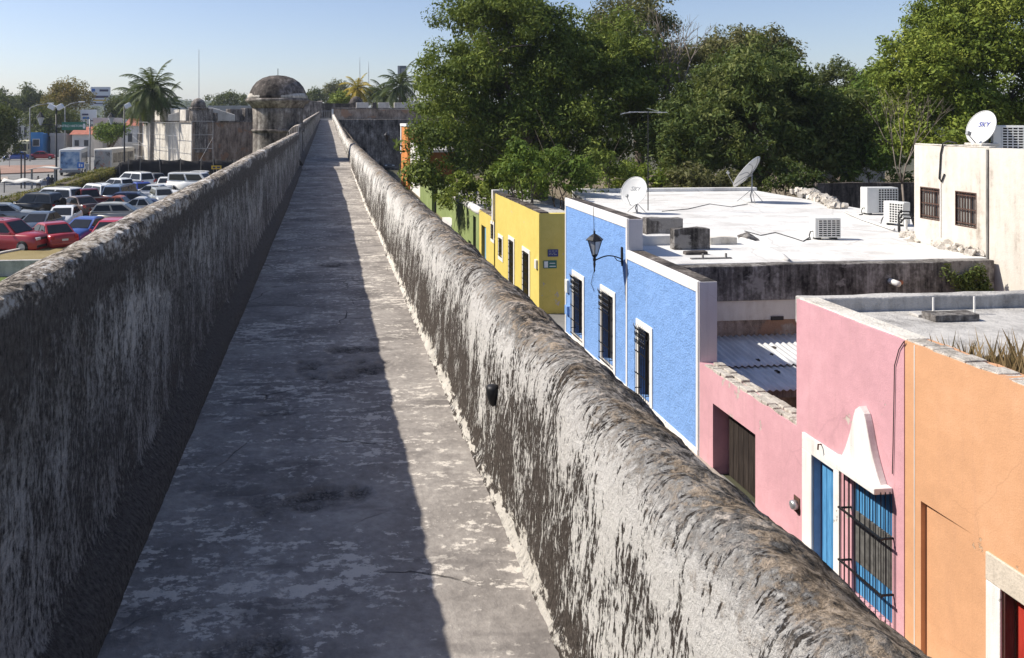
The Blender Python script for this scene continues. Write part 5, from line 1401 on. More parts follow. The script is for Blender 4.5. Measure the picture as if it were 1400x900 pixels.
def right_trees():
    # the great broad tree behind the green houses
    d = 56
    tree('broadleaf_tree', 'huge dense green tree towering behind the yellow and green houses', foot(735, d),
         [ell(590, 890, 10, 285, d, 6.5), ell(600, 780, -30, 120, d - 1, 5), ell(562, 680, 60, 190, d - 3, 3.4), ell(556, 650, 150, 262, d - 6, 2.2), ell(640, 850, 90, 280, d - 3, 4.5), ell(760, 905, 20, 180, d + 1, 4), ell(560, 610, 215, 275, d - 7, 1.2)],
         'leaf_ficus', 1500, 0.85, 125, 0.24, 3, 0.6, limbs=14)
    d = 62
    tree('broadleaf_tree', 'dull olive crown rising behind the huge tree beside the bare branches', foot(880, d),
         [ell(790, 935, -15, 150, d, 4), ell(830, 945, 60, 230, d - 2, 4)], 'leaf_dull', 420, 0.9, 95, 0.22, 8, 0.4)
    twig_tree('bare leafless branches poking out above the dark crowns', foot(905, 55), P(912, 30, d=55), 0.55, 5, depth=4, r0=0.22)
    d = 50
    tree('mango_tree', 'dark rounded mango tree behind the white flat roof', foot(1030, d),
         [ell(895, 1165, 85, 285, d, 5.5), ell(950, 1110, 62, 190, d - 1, 4), ell(885, 1000, 130, 270, d - 2, 3.5), ell(1060, 1178, 110, 260, d - 1, 3.5)],
         'leaf_mango', 1100, 0.72, 115, 0.27, 12, 0.5, asp=0.34, up=0.1)
    d = 66
    tree('broadleaf_tree', 'distant rounded crown showing over the mango tree top', foot(1010, d), [ell(945, 1085, 38, 120, d, 4), ell(905, 960, 60, 130, d, 3)], 'leaf_dull', 300, 0.8, 80, 0.24, 15, 0.35)
    d = 70
    tree('broadleaf_tree', 'small far tree with a flat tip between mango and bright tree', foot(1150, d), [ell(1120, 1172, 82, 150, d, 3), ell(1105, 1160, 110, 200, d, 3)], 'leaf_far', 140, 0.7, 80, 0.24, 16, 0.3)
    d = 58
    tree('broadleaf_tree', 'low fresh green tree in the gap beside the tall bright tree', foot(1190, d), [ell(1155, 1235, 100, 180, d, 3), ell(1150, 1250, 140, 235, d - 1, 3)], 'leaf_shrub', 220, 0.7, 85, 0.26, 17, 0.3)
    d = 44
    tree('broadleaf_tree', 'tall bright green tree behind the white house', foot(1345, d),
         [ell(1218, 1430, 20, 215, d, 4.5), ell(1245, 1460, -30, 110, d, 4), ell(1212, 1300, 40, 150, d - 1, 2.5), ell(1235, 1400, 110, 240, d - 1, 3.5)],
         'leaf_bright', 1050, 0.66, 125, 0.20, 19, 0.4, limbs=10)
    twig_tree('slender bare sapling in front of the bright green tree', foot(1238, 41), P(1228, 120, d=41), 0.5, 9, depth=3, r0=0.06)
    # undergrowth behind the walls, each shrub on its own
    sh = [(715, 262, 200, 36, 'leaf_shrub', 'leafy shrub with upright shoots right behind the yellow wall'), (770, 250, 208, 38, 'leaf_shrub', 'dense bright shrub left of the alley mouth above the yellow house'), (825, 262, 212, 41, 'leaf_ficus', 'rounded shrub behind the lettered dish'),
          (690, 268, 232, 40, 'leaf_ficus', 'low dark shrub peeking over the yellow house coping'), (945, 258, 232, 42, 'leaf_dull', 'dry greyish bush at the back edge of the white roof'), (1010, 262, 238, 43, 'leaf_dull', 'low dull bush behind the ribbed dish'),
          (1085, 258, 225, 44, 'leaf_mango', 'dark bush behind the rubble heap on the roof'), (1195, 250, 195, 46, 'leaf_shrub', 'shaded shrub in the dark gap behind the roofs'), (640, 272, 238, 47, 'leaf_bright', 'light green shrub around the post lantern'), (870, 262, 226, 43, 'leaf_bright', 'light green shrub at the foot of the antenna')]
    for i, (u, vb, vt, d, m, lab) in enumerate(sh):
        w = 44 if i != 0 else 34
        tree('shrub', lab, foot(u, d), [ell(u - w, u + w, vt, vb + 25, d, 1.6), ell(u - w * .6, u + w * .2, vt - 8, vt + 34, d, 1.0)], m, 60, 0.42, 75, 0.19, 60 + i, 0.10, 'shrubs behind the houses', limbs=5, cat='shrub')
    # dark old garden walls behind the roof
    y = 40.0
    a, b = P(1118, 251, Y=y), P(1252, 250, Y=y)
    solo('garden_wall', wall_cells('y', y, 0.4, a.x, b.x + 4, GZ, a.z, [], 0.6, 0.03, 5), M['masonry_dark'], 'low dark shaded wall behind the large air conditioner', 'wall', bevel=0.02)['kind'] = 'thing'  # shade on this wall is put into its dark masonry colour
    a = P(1118, 250, Y=44)
    solo('rubble_heap', lumpy([P(1112, 240, Y=44), P(1124, 243, Y=44), P(1150, 252, Y=44)], [0.35, 0.5, 0.15], 9), M['rubble'], 'pale heap of stones beyond the dark garden wall', 'rubble', smooth=True)
    y = 52.0
    a, b = P(1165, 215, Y=y), P(1210, 215, Y=y)
    solo('garden_wall', wall_cells('y', y, 0.4, a.x, b.x, GZ, a.z, [], 0.6, 0.03, 6), M['concrete_roof'], 'grey wall glimpsed in the shaded gap between the trees', 'wall', bevel=0.02)['kind'] = 'thing'
    # ivy on the yard wall by the white house
    rng = np.random.default_rng(77)
    cs = [tuple(P(u, v, Y=19.0)) for u, v in ((1322, 385), (1333, 378), (1345, 392), (1328, 400), (1340, 372), (1350, 402), (1295, 372), (1306, 382), (1317, 396))]
    V = leaf_cloud(cs, [(0.22, 0.08, 0.26)] * len(cs), [230] * 6 + [80] * 3, 0.095, rng)
    bb = (cs[0][0], 19.0, cs[0][2] - 0.6)
    tag(link('ivy', quads_mesh('ivy', V, M['leaf_mango'], bb), None, None, bb), 'dark ivy clinging to the yard wall by the white house', 'ivy', kind='thing')

right_trees()

# ------------------------------------------------------------------ fortifications at the far end and on the left
def noisy_lathe(prof, c, n, seed, amp):
    m = MB().lathe(prof, c, n)
    k = 0
    vs = []
    for x, y, z in m.v:
        a = math.atan2(y - c[1], x - c[0])
        r = 1 + amp * float(fbm(np.array([a * 2.2 + 9]), np.array([z * 1.7]), seed, 4)[0])
        vs.append((c[0] + (x - c[0]) * r, c[1] + (y - c[1]) * r, z + amp * 0.4 * float(fbm(np.array([a * 3]), np.array([z * 3.0]), seed + 3, 3)[0])))
    m.v = vs
    return m

def fort():
    # domed turret against the left parapet
    d = 29.0; k = d / FPX
    c = P(380, 160, d=d); z = lambda v: 1.75 + (160 - v) * k
    t = thing('domed_turret', 'round stone sentry turret with a dark dome beside the parapet', 'turret', (c.x, c.y, GZ))
    cc = (c.x, c.y, 0)
    dome = [(1.04, z(135)), (1.035, z(131)), (0.99, z(126)), (0.90, z(119)), (0.76, z(112.5)), (0.55, z(107.3)), (0.30, z(104.2)), (0.03, z(103.2))]
    part('dome', noisy_lathe(dome, cc, 44, 3, 0.02), M['masonry_dark'], t, True)
    part('dome_rim', noisy_lathe([(1.02, z(136)), (1.06, z(134.5)), (1.05, z(131.5)), (1.00, z(128.5)), (0.95, z(128))], cc, 60, 5, 0.06), M['rubble'], t, True)
    part('cornice', noisy_lathe([(0.92, z(148)), (1.0, z(143)), (1.12, z(139.5)), (1.15, z(137.5)), (1.12, z(135.2)), (0.9, z(135))], cc, 44, 6, 0.015), M['masonry'], t, True)
    part('drum', noisy_lathe([(0.90, GZ), (0.90, z(200)), (0.90, z(178)), (0.895, z(168)), (0.89, z(158)), (0.91, z(147))], cc, 44, 7, 0.02), M['masonry'], t, True)
    part('string_course', noisy_lathe([(0.88, z(181)), (0.95, z(180)), (0.96, z(177.5)), (0.88, z(176))], cc, 44, 8, 0.02), M['masonry'], t, True)
    part('spike', MB().tube([(c.x, c.y, z(103.6)), (c.x, c.y, z(94))], 0.012, 5), M['iron'], t)
    # merlon like block behind the turret on the rising parapet
    p = P(428, 150, d=45)
    # perpendicular fort wall closing the view
    Y = 124.0
    zt = P(500, 149.5, Y=Y).z
    x1 = P(572, 150, Y=Y).x + 14
    t = thing('fort_wall', 'dark bastion wall in shade closing the far end of the street', 'wall', (6, Y, GZ)); t['kind'] = 'thing'
    part('wall', wall_cells('y', Y, 1.2, 1.2, x1, GZ - 0.2, zt, [], 1.2, 0.05, 71), M['masonry_red'], t)
    part('coping', MB().box(1.2, x1, Y - 0.12, Y + 1.3, zt + 0.06, zt + 0.22), M['masonry'], t, bevel=0.04)
    # parapet with merlons on the bastion platform
    Y2 = 130.0
    zm0, zm1 = P(500, 149, Y=Y2).z, P(500, 140.5, Y=Y2).z
    for u0, u1 in ((487, 504), (509, 515), (517, 532), (539, 566), (573, 596)):
        a, b = P(u0, 145, Y=Y2), P(u1, 145, Y=Y2)
        part('merlon', wall_cells('y', Y2, 0.7, a.x, b.x, zt - 0.5, zm1, [], 0.8, 0.04, int(u0)), M['masonry_white'] if u0 != 509 else M['masonry_dark'], t, bevel=0.03)
    part('platform_wall', wall_cells('y', Y2 + 1, 0.7, P(418, 145, Y=Y2).x, P(488, 145, Y=Y2).x, GZ, P(440, 141.5, Y=Y2).z, [], 1.0, 0.06, 75), M['masonry_dark'], t)
    part('platform_wall', wall_cells('y', Y2 - 4, 0.7, P(413, 145, Y=Y2).x, P(441, 145, Y=Y2).x, GZ, P(430, 139, Y=Y2).z, [], 1.0, 0.15, 76), M['masonry'], t)
    c = P(487, 142, d=132); k = 132 / FPX
    t2 = thing('small_dome', 'small weathered dome above the distant bastion wall', 'dome', (c.x, c.y, zt))
    part('dome', noisy_lathe([(10 * k, -1 * k), (9.6 * k, 3.5 * k), (7.5 * k, 8 * k), (4 * k, 11 * k), (0.1, 12.3 * k)], (c.x, c.y, c.z - 2 * k), 24, 9, 0.03), M['masonry_dark'], t2, True)
    part('drum', noisy_lathe([(9.3 * k, -6), (9.3 * k, 0)], (c.x, c.y, c.z - 2 * k), 24, 10, 0.02), M['masonry_dark'], t2, True)
    # gate at the end of the walkway
    Y3 = WALK_END; fzv = float(fz(Y3))
    t3 = thing('railing_gate', 'pale metal gate across the end of the walkway', 'gate', (0, Y3, fzv))
    part('sill', MB().box(-0.85, 0.85, Y3 - 0.1, Y3 + 1.5, fzv - 0.05, fzv + 0.22), M['white_trim'], t3)
    g = MB()
    for i in range(7): g.tube([(-0.75 + 0.25 * i, Y3 + 0.3, fzv + 0.2), (-0.75 + 0.25 * i, Y3 + 0.3, fzv + 1.3)], 0.03, 5)
    g.box(-0.78, 0.78, Y3 + 0.27, Y3 + 0.33, fzv + 1.25, fzv + 1.32); g.box(-0.78, 0.78, Y3 + 0.27, Y3 + 0.33, fzv + 0.3, fzv + 0.36)
    part('bars', g, M['pole'], t3)
    part('gate_post', MB().box(0.76, 1.0, Y3 + 0.1, Y3 + 0.5, fzv - 0.3, fzv + 1.55), M['white_trim'], t3)
    part('gate_post', MB().box(-1.05, -0.80, Y3 + 0.1, Y3 + 0.5, fzv - 0.3, fzv + 1.5), M['masonry'], t3)
    struct('bastion_platform', MB().box(-14, 14, Y3 + 1.5, Y2 + 8, GZ, fzv + 0.1), M['masonry'])
    # orange house at the end of the street
    X = 8.3; y0, y1 = yat(557, X), yat(548.5, X)
    h = thing('orange_townhouse', 'distant narrow orange house before the dark bastion wall', 'house', (X, (y0 + y1) / 2, GZ))
    zt = zat(552, 173, X)
    part('wall', wall_cells('x', X, 0.4, y0, y1, GZ, zt, [((y0 + y1) / 2 - 1, (y0 + y1) / 2 + 1, GZ, GZ + 2.6)], 1, 0.02, 80), M['far_orange'], h)
    part('door', MB().box(X + 0.2, X + 0.25, (y0 + y1) / 2 - 1, (y0 + y1) / 2 + 1, GZ, GZ + 2.6), M['door_dark'], h)
    part('cornice', MB().box(X - 0.12, X + 0.42, y0, y1 + 0.1, zt + 0.021, zt + 0.3), M['white_trim'], h)
    part('corner_strip', MB().box(X - 0.08, X, y1 - 0.8, y1 + 0.1, zt - 3.0, zt + 0.02), M['white_trim'], h)
    part('side_wall', MB().box(X + 0.4, X + 5, y0, y1, GZ, zt - 0.2), M['far_orange'], h)
    h = thing('pale_townhouse', 'pale blue white house wall behind the leaves near the orange house', 'house', (X, y0 - 5, GZ))
    part('wall', wall_cells('x', X + 0.3, 0.4, y0 - 12, y0 - 0.1, GZ, zat(560, 195, X), [(y0 - 4, y0 - 2.5, GZ + 1, GZ + 3)], 1, 0.02, 81), M['white_trim'], h)
    part('window', MB().box(X + 0.5, X + 0.55, y0 - 4, y0 - 2.5, GZ + 1, GZ + 3), M['pane'], h)
    part('roof', MB().box(X + 0.7, X + 6, y0 - 12, y0 - 0.1, zat(560, 200, X) - 0.2, zat(560, 200, X)), M['concrete_roof'], h)
    p = P(534, 192, d=95)
    t = thing('street_lantern', 'far dark wall lantern sticking out near the orange house', 'lantern', (X - 0.1, p.y, p.z))
    part('arm', MB().tube([(0, 0, 0), (-1.1, 0, 0.1)], 0.04, 5), M['iron'], t, local=True)
    part('lantern_body', MB().lathe([(0.12, -0.1), (0.32, 0.55), (0.36, 0.6), (0.05, 0.95)], (-1.1, 0, 0), 6), M['iron'], t, local=True)

def left_bastion():
    A = P(262, 160, d=100); B = P(196, 160, d=118); C_ = P(352, 160, d=112); Dd = P(280, 160, d=140)
    k = 100 / FPX
    zc = 1.75 - 8 * k; zt = 1.75 + 12 * k
    t = thing('corner_bastion', 'old lime washed bastion with a corner turret under scaffolding', 'bastion', (A.x, A.y, GZ))
    def pr(pts, z0, z1, off=0.0):
        cx = sum(p.x for p in pts) / len(pts); cy = sum(p.y for p in pts) / len(pts)
        return MB().prism([(cx + (p.x - cx) * (1 + off), cy + (p.y - cy) * (1 + off)) for p in pts], 'z', z0, z1)
    part('wall', pr([A, B, Dd, C_], GZ, zc), M['masonry_white'], t)
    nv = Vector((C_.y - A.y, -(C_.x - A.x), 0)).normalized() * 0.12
    part('shade_toned_wall', pr([A, C_, C_ + nv, A + nv], GZ, zc - 0.01), M['masonry_red'], t)  # darker slab: shade of the right face in its colour, plus bare plaster
    part('cornice', pr([A, B, Dd, C_], zc + 0.002, zc + 0.22, 0.025), M['masonry'], t)
    # battlements along both faces
    rnd = random.Random(3)
    for P0, P1, m in ((A, B, 'masonry_white'), (A, C_, 'masonry')):  # lit face gets pale masonry, shaded face a greyer one
        dvec = (P1 - P0); L = dvec.length; dv = dvec.normalized(); nv = Vector((-dv.y, dv.x, 0))
        ang = math.atan2(dv.y, dv.x)
        Mr = Matrix.Rotation(ang, 3, 'Z')
        s = 1.4
        while s < L - 1:
            w = rnd.uniform(2.0, 3.0); hgt = rnd.uniform(1.0, 1.75)
            cpt = P0 + dv * (s + w / 2)
            part('merlon', MB().obox((cpt.x, cpt.y + 0.5, zc + 0.225 + hgt / 2), w / 2, 0.4, hgt / 2, Mr), M[m], t, bevel=0.06)
            s += w + rnd.uniform(0.35, 0.7)
        cpt = P0 + dv * (L / 2)
        part('parapet', MB().obox((cpt.x, cpt.y + 1.3, zc + 0.7), L / 2, 0.25, 0.48, Mr), M[m], t)
    c = A + Vector((0.6, 1.4, 0))
    part('corner_turret', noisy_lathe([(1.15, GZ + 3), (1.15, zc), (1.05, zt - 0.2), (1.25, zt - 0.05), (1.25, zt + 0.1), (0.9, zt + 0.14)], (c.x, c.y, 0), 12, 3, 0.02), M['masonry'], t)
    part('turret_dome', noisy_lathe([(0.95, zt + 0.12), (0.9, zt + 0.6), (0.6, zt + 1.05), (0.25, zt + 1.25), (0.03, zt + 1.3)], (c.x, c.y, 0), 16, 4, 0.04), M['masonry'], t, True)
    # gabled shoulder beside the turret
    part('shoulder', MB().prism([(c.x - 4.2, zc + 0.2), (c.x - 4.2, zc + 1.0), (c.x - 1.0, zc + 1.9), (c.x + 1.4, zc + 1.9), (c.x + 4.2, zc + 1.0), (c.x + 4.2, zc + 0.2)], 'y', c.y + 2.6, c.y + 3.4), M['masonry_white'], t, bevel=0.05)
    # slim mast behind
    q = P(272, 130, d=160)
    solo('radio_mast', MB().tube([(q.x, q.y, GZ), (q.x, q.y, P(272, 68, d=160).z)], [0.12, 0.05], 6), M['steel'], 'tall thin radio mast rising behind the left bastion', 'mast')
    # scaffold
    sc = thing('scaffolding', 'steel tube scaffolding in front of the lime washed bastion', 'scaffolding', (A.x, A.y - 2, GZ))
    for P0, P1, n, zt_ in ((A + Vector((-1.2, -1.6, 0)), B + Vector((-1.2, -1.6, 0)), 9, zc), (A + Vector((0.3, -1.8, 0)), P(293, 160, d=100) + Vector((0, -1.2, 0)), 2, zc + 0.2)):
        for i in range(n):
            q = P0.lerp(P1, i / (n - 1))
            part('standard', MB().tube([(q.x, q.y, GZ), (q.x, q.y, zt_)], 0.035, 5), M['scaffold'], sc)
        for z in np.linspace(GZ + 1.9, zt_, 4):
            part('ledger', MB().tube([(P0.x, P0.y, z), (P1.x, P1.y, z)], 0.03, 5), M['scaffold'], sc)
        part('brace', MB().tube([(P0.x, P0.y, GZ + 0.3), (P1.x, P1.y, zt_ - 2)], 0.025, 5), M['scaffold'], sc)
    # shade net fence
    nf = thing('net_fence', 'black shade net fence on posts around the bastion works', 'fence', (P(240, 160, d=94).x, P(240, 160, d=94).y, GZ))
    us = [(128, 246), (138, 241), (152, 232), (165, 222), (176, 218), (191, 217), (220, 218.5), (247, 218), (274, 220), (293, 217.5), (320, 219), (352, 222)]
    pts = []
    for u, v in us:
        dd = 92.0; pts.append(P(u, v, d=dd))
    pan = MB(); M_ = 6
    for (a, b) in zip(pts[:-1], pts[1:]):
        seg = MB()
        for i in range(M_ + 1):
            f = i / M_; q = a.lerp(b, f); sag = -0.12 * math.sin(math.pi * f)
            for j in range(5):
                zz = GZ + 0.05 + (max(q.z + sag, GZ + 0.15) - GZ - 0.05) * j / 4
                seg.v.append((q.x, q.y + 0.10 * math.sin(q.x * 3.1 + j) , zz))
        for i in range(M_):
            for j in range(4):
                e = i * 5 + j; seg.f.append((e, e + 5, e + 6, e + 1))
        o = part('net_panel', seg, M['mesh_black'], nf, True)
        s = o.modifiers.new('thick', 'SOLIDIFY'); s.thickness = 0.03
    for i, q in enumerate(pts):
        part('post', MB().tube([(q.x, q.y - 0.15, GZ), (q.x + 0.12 * ((i % 3) - 1), q.y - 0.15, max(q.z, GZ + 1) + 0.15)], 0.05, 5), M['wood_grey'], nf)
    # yellow notice
    p = P(296, 229, d=90)
    t = thing('yellow_sign', 'small yellow notice on a pole by the black net', 'sign', (p.x, p.y, GZ))
    part('pole', MB().tube([(0, 0, 0), (0, 0, p.z - GZ)], 0.04, 6), M['pole'], t, local=True)
    part('panel', MB().box(-0.55, 0.55, -0.08, -0.045, p.z - GZ - 0.2, p.z - GZ + 0.2), M['sign_yellow'], t, local=True)
    part('print', MB().box(-0.4, -0.1, -0.09, -0.082, p.z - GZ - 0.1, p.z - GZ + 0.1).box(0.05, 0.4, -0.09, -0.082, p.z - GZ - 0.1, p.z - GZ + 0.1), M['ink_dark'], t, local=True)

# ------------------------------------------------------------------ cars
CARS = {
 # length, width, belt z, roof z, cabin (base rear, roof rear, roof front, base front), nose z, tail z, wheel r
 'sedan': (4.35, 1.70, 0.90, 1.42, (-1.55, -0.85, 0.25, 1.05), 0.74, 0.92, 0.30),
 'hatch': (3.80, 1.64, 0.92, 1.46, (-1.78, -1.45, 0.35, 1.10), 0.76, 0.95, 0.29),
 'suv': (4.45, 1.78, 1.05, 1.74, (-2.12, -1.85, 0.20, 0.95), 0.98, 1.02, 0.36),
 'van': (4.75, 1.85, 1.05, 1.80, (-2.25, -2.00, 0.70, 1.55), 0.90, 1.05, 0.33),
 'boxvan': (4.60, 1.75, 1.15, 1.95, (-2.22, -2.15, 1.35, 2.00), 1.05, 1.15, 0.32),
 'pickup': (5.00, 1.78, 1.02, 1.68, (-0.45, -0.25, 0.55, 1.20), 0.95, 1.02, 0.36),
 'beetle': (4.05, 1.55, 0.88, 1.48, (-1.35, -0.45, 0.30, 0.85), 0.62, 0.60, 0.31),
}
_car_cache = {}
def car_meshes(kind):
    if kind in _car_cache: return _car_cache[kind]
    L, W, zb, zr, (cr, rr, rf, cf), zn, ztl, wr = CARS[kind]
    hl, hw = L / 2, W / 2; g = 0.20
    out = []
    # lower body: lofted rings along the length
    if kind == 'beetle':
        st = [(-hl, 0.45, 0.62), (-hl + .15, 0.62, .72), (-1.4, 0.86, .84), (-0.6, zb, .96), (0.5, zb, .97), (1.0, 0.86, .90), (1.55, 0.76, .78), (hl - .1, 0.58, .66), (hl, 0.42, .56)]
    else:
        st = [(-hl, ztl * 0.72, .86), (-hl + .06, ztl - .03, .93), (-hl + .35, ztl, .985), (cr, zb, 1.0), (0, zb, 1.0), (cf, zb, 1.0), (cf + (hl - cf) * .5, (zb + zn) / 2 + .02, .985), (hl - .22, zn, .95), (hl - .06, zn - .12, .88), (hl, zn * 0.62, .80)]
    rings = []
    for y, zt, wf in st:
        w = hw * wf; zm = g + (zt - g) * 0.55
        rings.append([(-w * .93, y, g), (-w, y, g + .13), (-w * 1.0, y, zm), (-w * .97, y, zt - .10), (-w * .86, y, zt), (0, y, zt + .025), (w * .86, y, zt), (w * .97, y, zt - .10), (w, y, zm), (w, y, g + .13), (w * .93, y, g)])
    b = MB(); n = len(rings[0])
    for r in rings: b.v.extend(r)
    for i in range(len(rings) - 1):
        for k in range(n):
            b.f.append((i * n + k, i * n + (k + 1) % n, (i + 1) * n + (k + 1) % n, (i + 1) * n + k))
    b.f.append(tuple(range(n))); b.f.append(tuple((len(rings) - 1) * n + k for k in range(n)))
    if kind == 'pickup':
        pass
    out.append(('body', b, 'PAINT', True, None))
    if kind == 'pickup':
        out.append(('cargo_bed', MB().box(-hw * .82, hw * .82, -hl + .12, cr - .08, zb - .1, zb + .035), 'trim_black', False, None))
        rl = MB()
        for s in (-1, 1): rl.box(s * hw * .90 - .05, s * hw * .90 + .05, -hl + .05, cr, zb + 0.0, zb + .10)
        rl.box(-hw * .9, hw * .9, -hl + .02, -hl + .10, zb - .02, zb + .10)
        out.append(('bed_rail', rl, 'PAINT', False, None))
    # cabin: pillars and roof
    wb, wt = hw * .93, hw * .74
    if kind == 'boxvan': wt = hw * .86
    cab = MB()
    A = [(cr, zb - .02, wb), (rr, zr - .06, wt * 1.02), (rr + .12, zr, wt * .9), ((rr + rf) / 2, zr + .03, wt * .92), (rf - .12, zr, wt * .9), (rf, zr - .06, wt * 1.02), (cf, zb - .02, wb)]
    m_ = len(A)
    cab.v = [(-w, y, z) for y, z, w in A] + [(w, y, z) for y, z, w in A]
    cab.f = [tuple(range(m_)), tuple(range(m_, 2 * m_))] + [(i, i + 1, m_ + i + 1, m_ + i) for i in range(m_ - 1)]
    out.append(('cabin', cab, 'PAINT', False, 0.03))
    def lerp3(a, b, f): return tuple(a[i] + (b[i] - a[i]) * f for i in range(3))
    def quad_in(p00, p10, p11, p01, fx0, fx1, fz0, fz1, off):
        bl = lerp3(p00, p10, fx0); br = lerp3(p00, p10, fx1); tl = lerp3(p01, p11, fx0); tr_ = lerp3(p01, p11, fx1)
        q = [lerp3(bl, tl, fz0), lerp3(br, tr_, fz0), lerp3(br, tr_, fz1), lerp3(bl, tl, fz1)]
        return [tuple(c + o for c, o in zip(p, off)) for p in q]
    # windscreen and rear glass
    for nm, yb, yt, sg in (('windscreen', cf, rf, 1), ('rear_window', cr, rr, -1)):
        q = quad_in((-wb, yb, zb), (wb, yb, zb), (wt, yt, zr - .06), (-wt, yt, zr - .06), .07, .93, .06, .93, (0, sg * .012, .012))
        out.append((nm, MB().quad(*q), 'glass_car', False, None))
    mid = (rr + rf) / 2 if kind not in ('pickup',) else rr - 1
    for s in (-1, 1):
        for a0, a1 in (((0.05, 0.47), (0.52, 0.93)) if kind != 'pickup' else ((0.10, 0.92),)):
            q = quad_in((s * wb, cr, zb), (s * wb, cf, zb), (s * wt * 1.02, rf, zr - .06), (s * wt * 1.02, rr, zr - .06), a0, a1, .10, .90, (s * .014, 0, .004))
            out.append(('side_window', MB().quad(*q), 'glass_car', False, None))
        out.append(('mirror', MB().obox((s * (hw + .05), cf - .22, zb + .06), .07, .05, .05), 'PAINT', False, 0.02))
        hz = zn - .17 if kind != 'beetle' else .60
        out.append(('headlight', MB().obox((s * hw * .62, hl - .10, hz), .17, .10, .075), 'headlamp', False, 0.02))
        out.append(('tail_light', MB().obox((s * hw * .76, -hl + .05, (ztl if kind != 'beetle' else .66) - .16), .10, .07, .10), 'taillamp', False, 0.015))
    out.append(('grille', MB().obox((0, hl - .065, zn - .18), hw * .40, .05, .06), 'trim_black', False, None))
    out.append(('front_bumper', MB().obox((0, hl - .03, .40), hw * .80, .07, .07), 'trim_black' if kind in ('suv', 'pickup', 'boxvan') else 'PAINT', False, 0.03))
    out.append(('rear_bumper', MB().obox((0, -hl + .02, .42), hw * .86, .07, .08), 'trim_black' if kind in ('suv', 'pickup', 'boxvan') else 'PAINT', False, 0.03))
    out.append(('number_plate', MB().box(-.17, .17, -hl - .065, -hl - .055, ztl * .62, ztl * .62 + .11), 'plate', False, None))
    Rw = Matrix.Rotation(math.pi / 2, 3, 'Y')
    for s in (-1, 1):
        for y in (-hl + .78, hl - .80):
            out.append(('wheel', MB().lathe([(wr * .6, -.10), (wr * .97, -.09), (wr, 0), (wr * .97, .09), (wr * .6, .10)], (s * (hw - .09), y, wr), 18, Rw), 'tyre', True, ('rim', MB().lathe([(wr * .58, -.112), (wr * .5, -.115), (wr * .1, -.105), (wr * .1, .105), (wr * .5, .115), (wr * .58, .112)], (s * (hw - .09), y, wr), 14, Rw), 'rim')))
    if kind in ('suv', 'van', 'boxvan'):
        rk = MB()
        for s in (-1, 1): rk.tube([(s * wt * .8, rr + .15, zr + .03), (s * wt * .8, rr + .25, zr + .08), (s * wt * .8, rf - .3, zr + .08), (s * wt * .8, rf - .2, zr + .03)], .018, 5)
        out.append(('roof_rail', rk, 'trim_black', False, None))
    res = []
    for nm, mb, mt, sm, ex in out:
        me = mb.mesh(nm, (0, 0, 0), sm); me.materials.append(None)
        sub = None
        if isinstance(ex, tuple):
            m2 = ex[1].mesh(ex[0], (0, 0, 0), False); m2.materials.append(None); sub = (ex[0], m2, ex[2])
        res.append((nm, me, mt, ex if isinstance(ex, float) else 0, sub))
    _car_cache[kind] = res
    return res

def set_mat(o, m):
    o.material_slots[0].link = 'OBJECT'; o.material_slots[0].material = m

def car(label, u, v, kind, paint, nose, scale=1.0, spare=False):
    """nose = (x, y) direction the front points"""
    p = P(u, v, Z=GZ)
    a = math.atan2(nose[1], nose[0]) - math.pi / 2 + math.atan2(-p.x, p.y)
    t = thing('parked_car' if kind not in ('pickup',) else 'pickup_truck', label, 'car' if kind != 'pickup' else 'pickup truck', (p.x, p.y, GZ + 0.01), a, 'cars parked beside the rampart')
    t.scale = (scale,) * 3
    for nm, me, mt, bv, sub in car_meshes(kind):
        o = link(nm, me, None, t); set_mat(o, M['car_' + paint] if mt == 'PAINT' else M[mt])
        if bv:
            b = o.modifiers.new('bevel', 'BEVEL'); b.width = bv; b.segments = 2; b.limit_method = 'ANGLE'
        if sub:
            q = link(sub[0], sub[1], None, o); set_mat(q, M[sub[2]])
    if spare:
        L, W, zb, zr = CARS[kind][:4]
        part('spare_wheel', MB().lathe([(.05, -.10), (.36, -.09), (.38, 0), (.36, .09), (.05, .10)], (0.15, -L / 2 - .12, zb - 0.02), 18, Matrix.Rotation(math.pi / 2, 3, 'X')), M[spare], t, True, local=True)
    return t

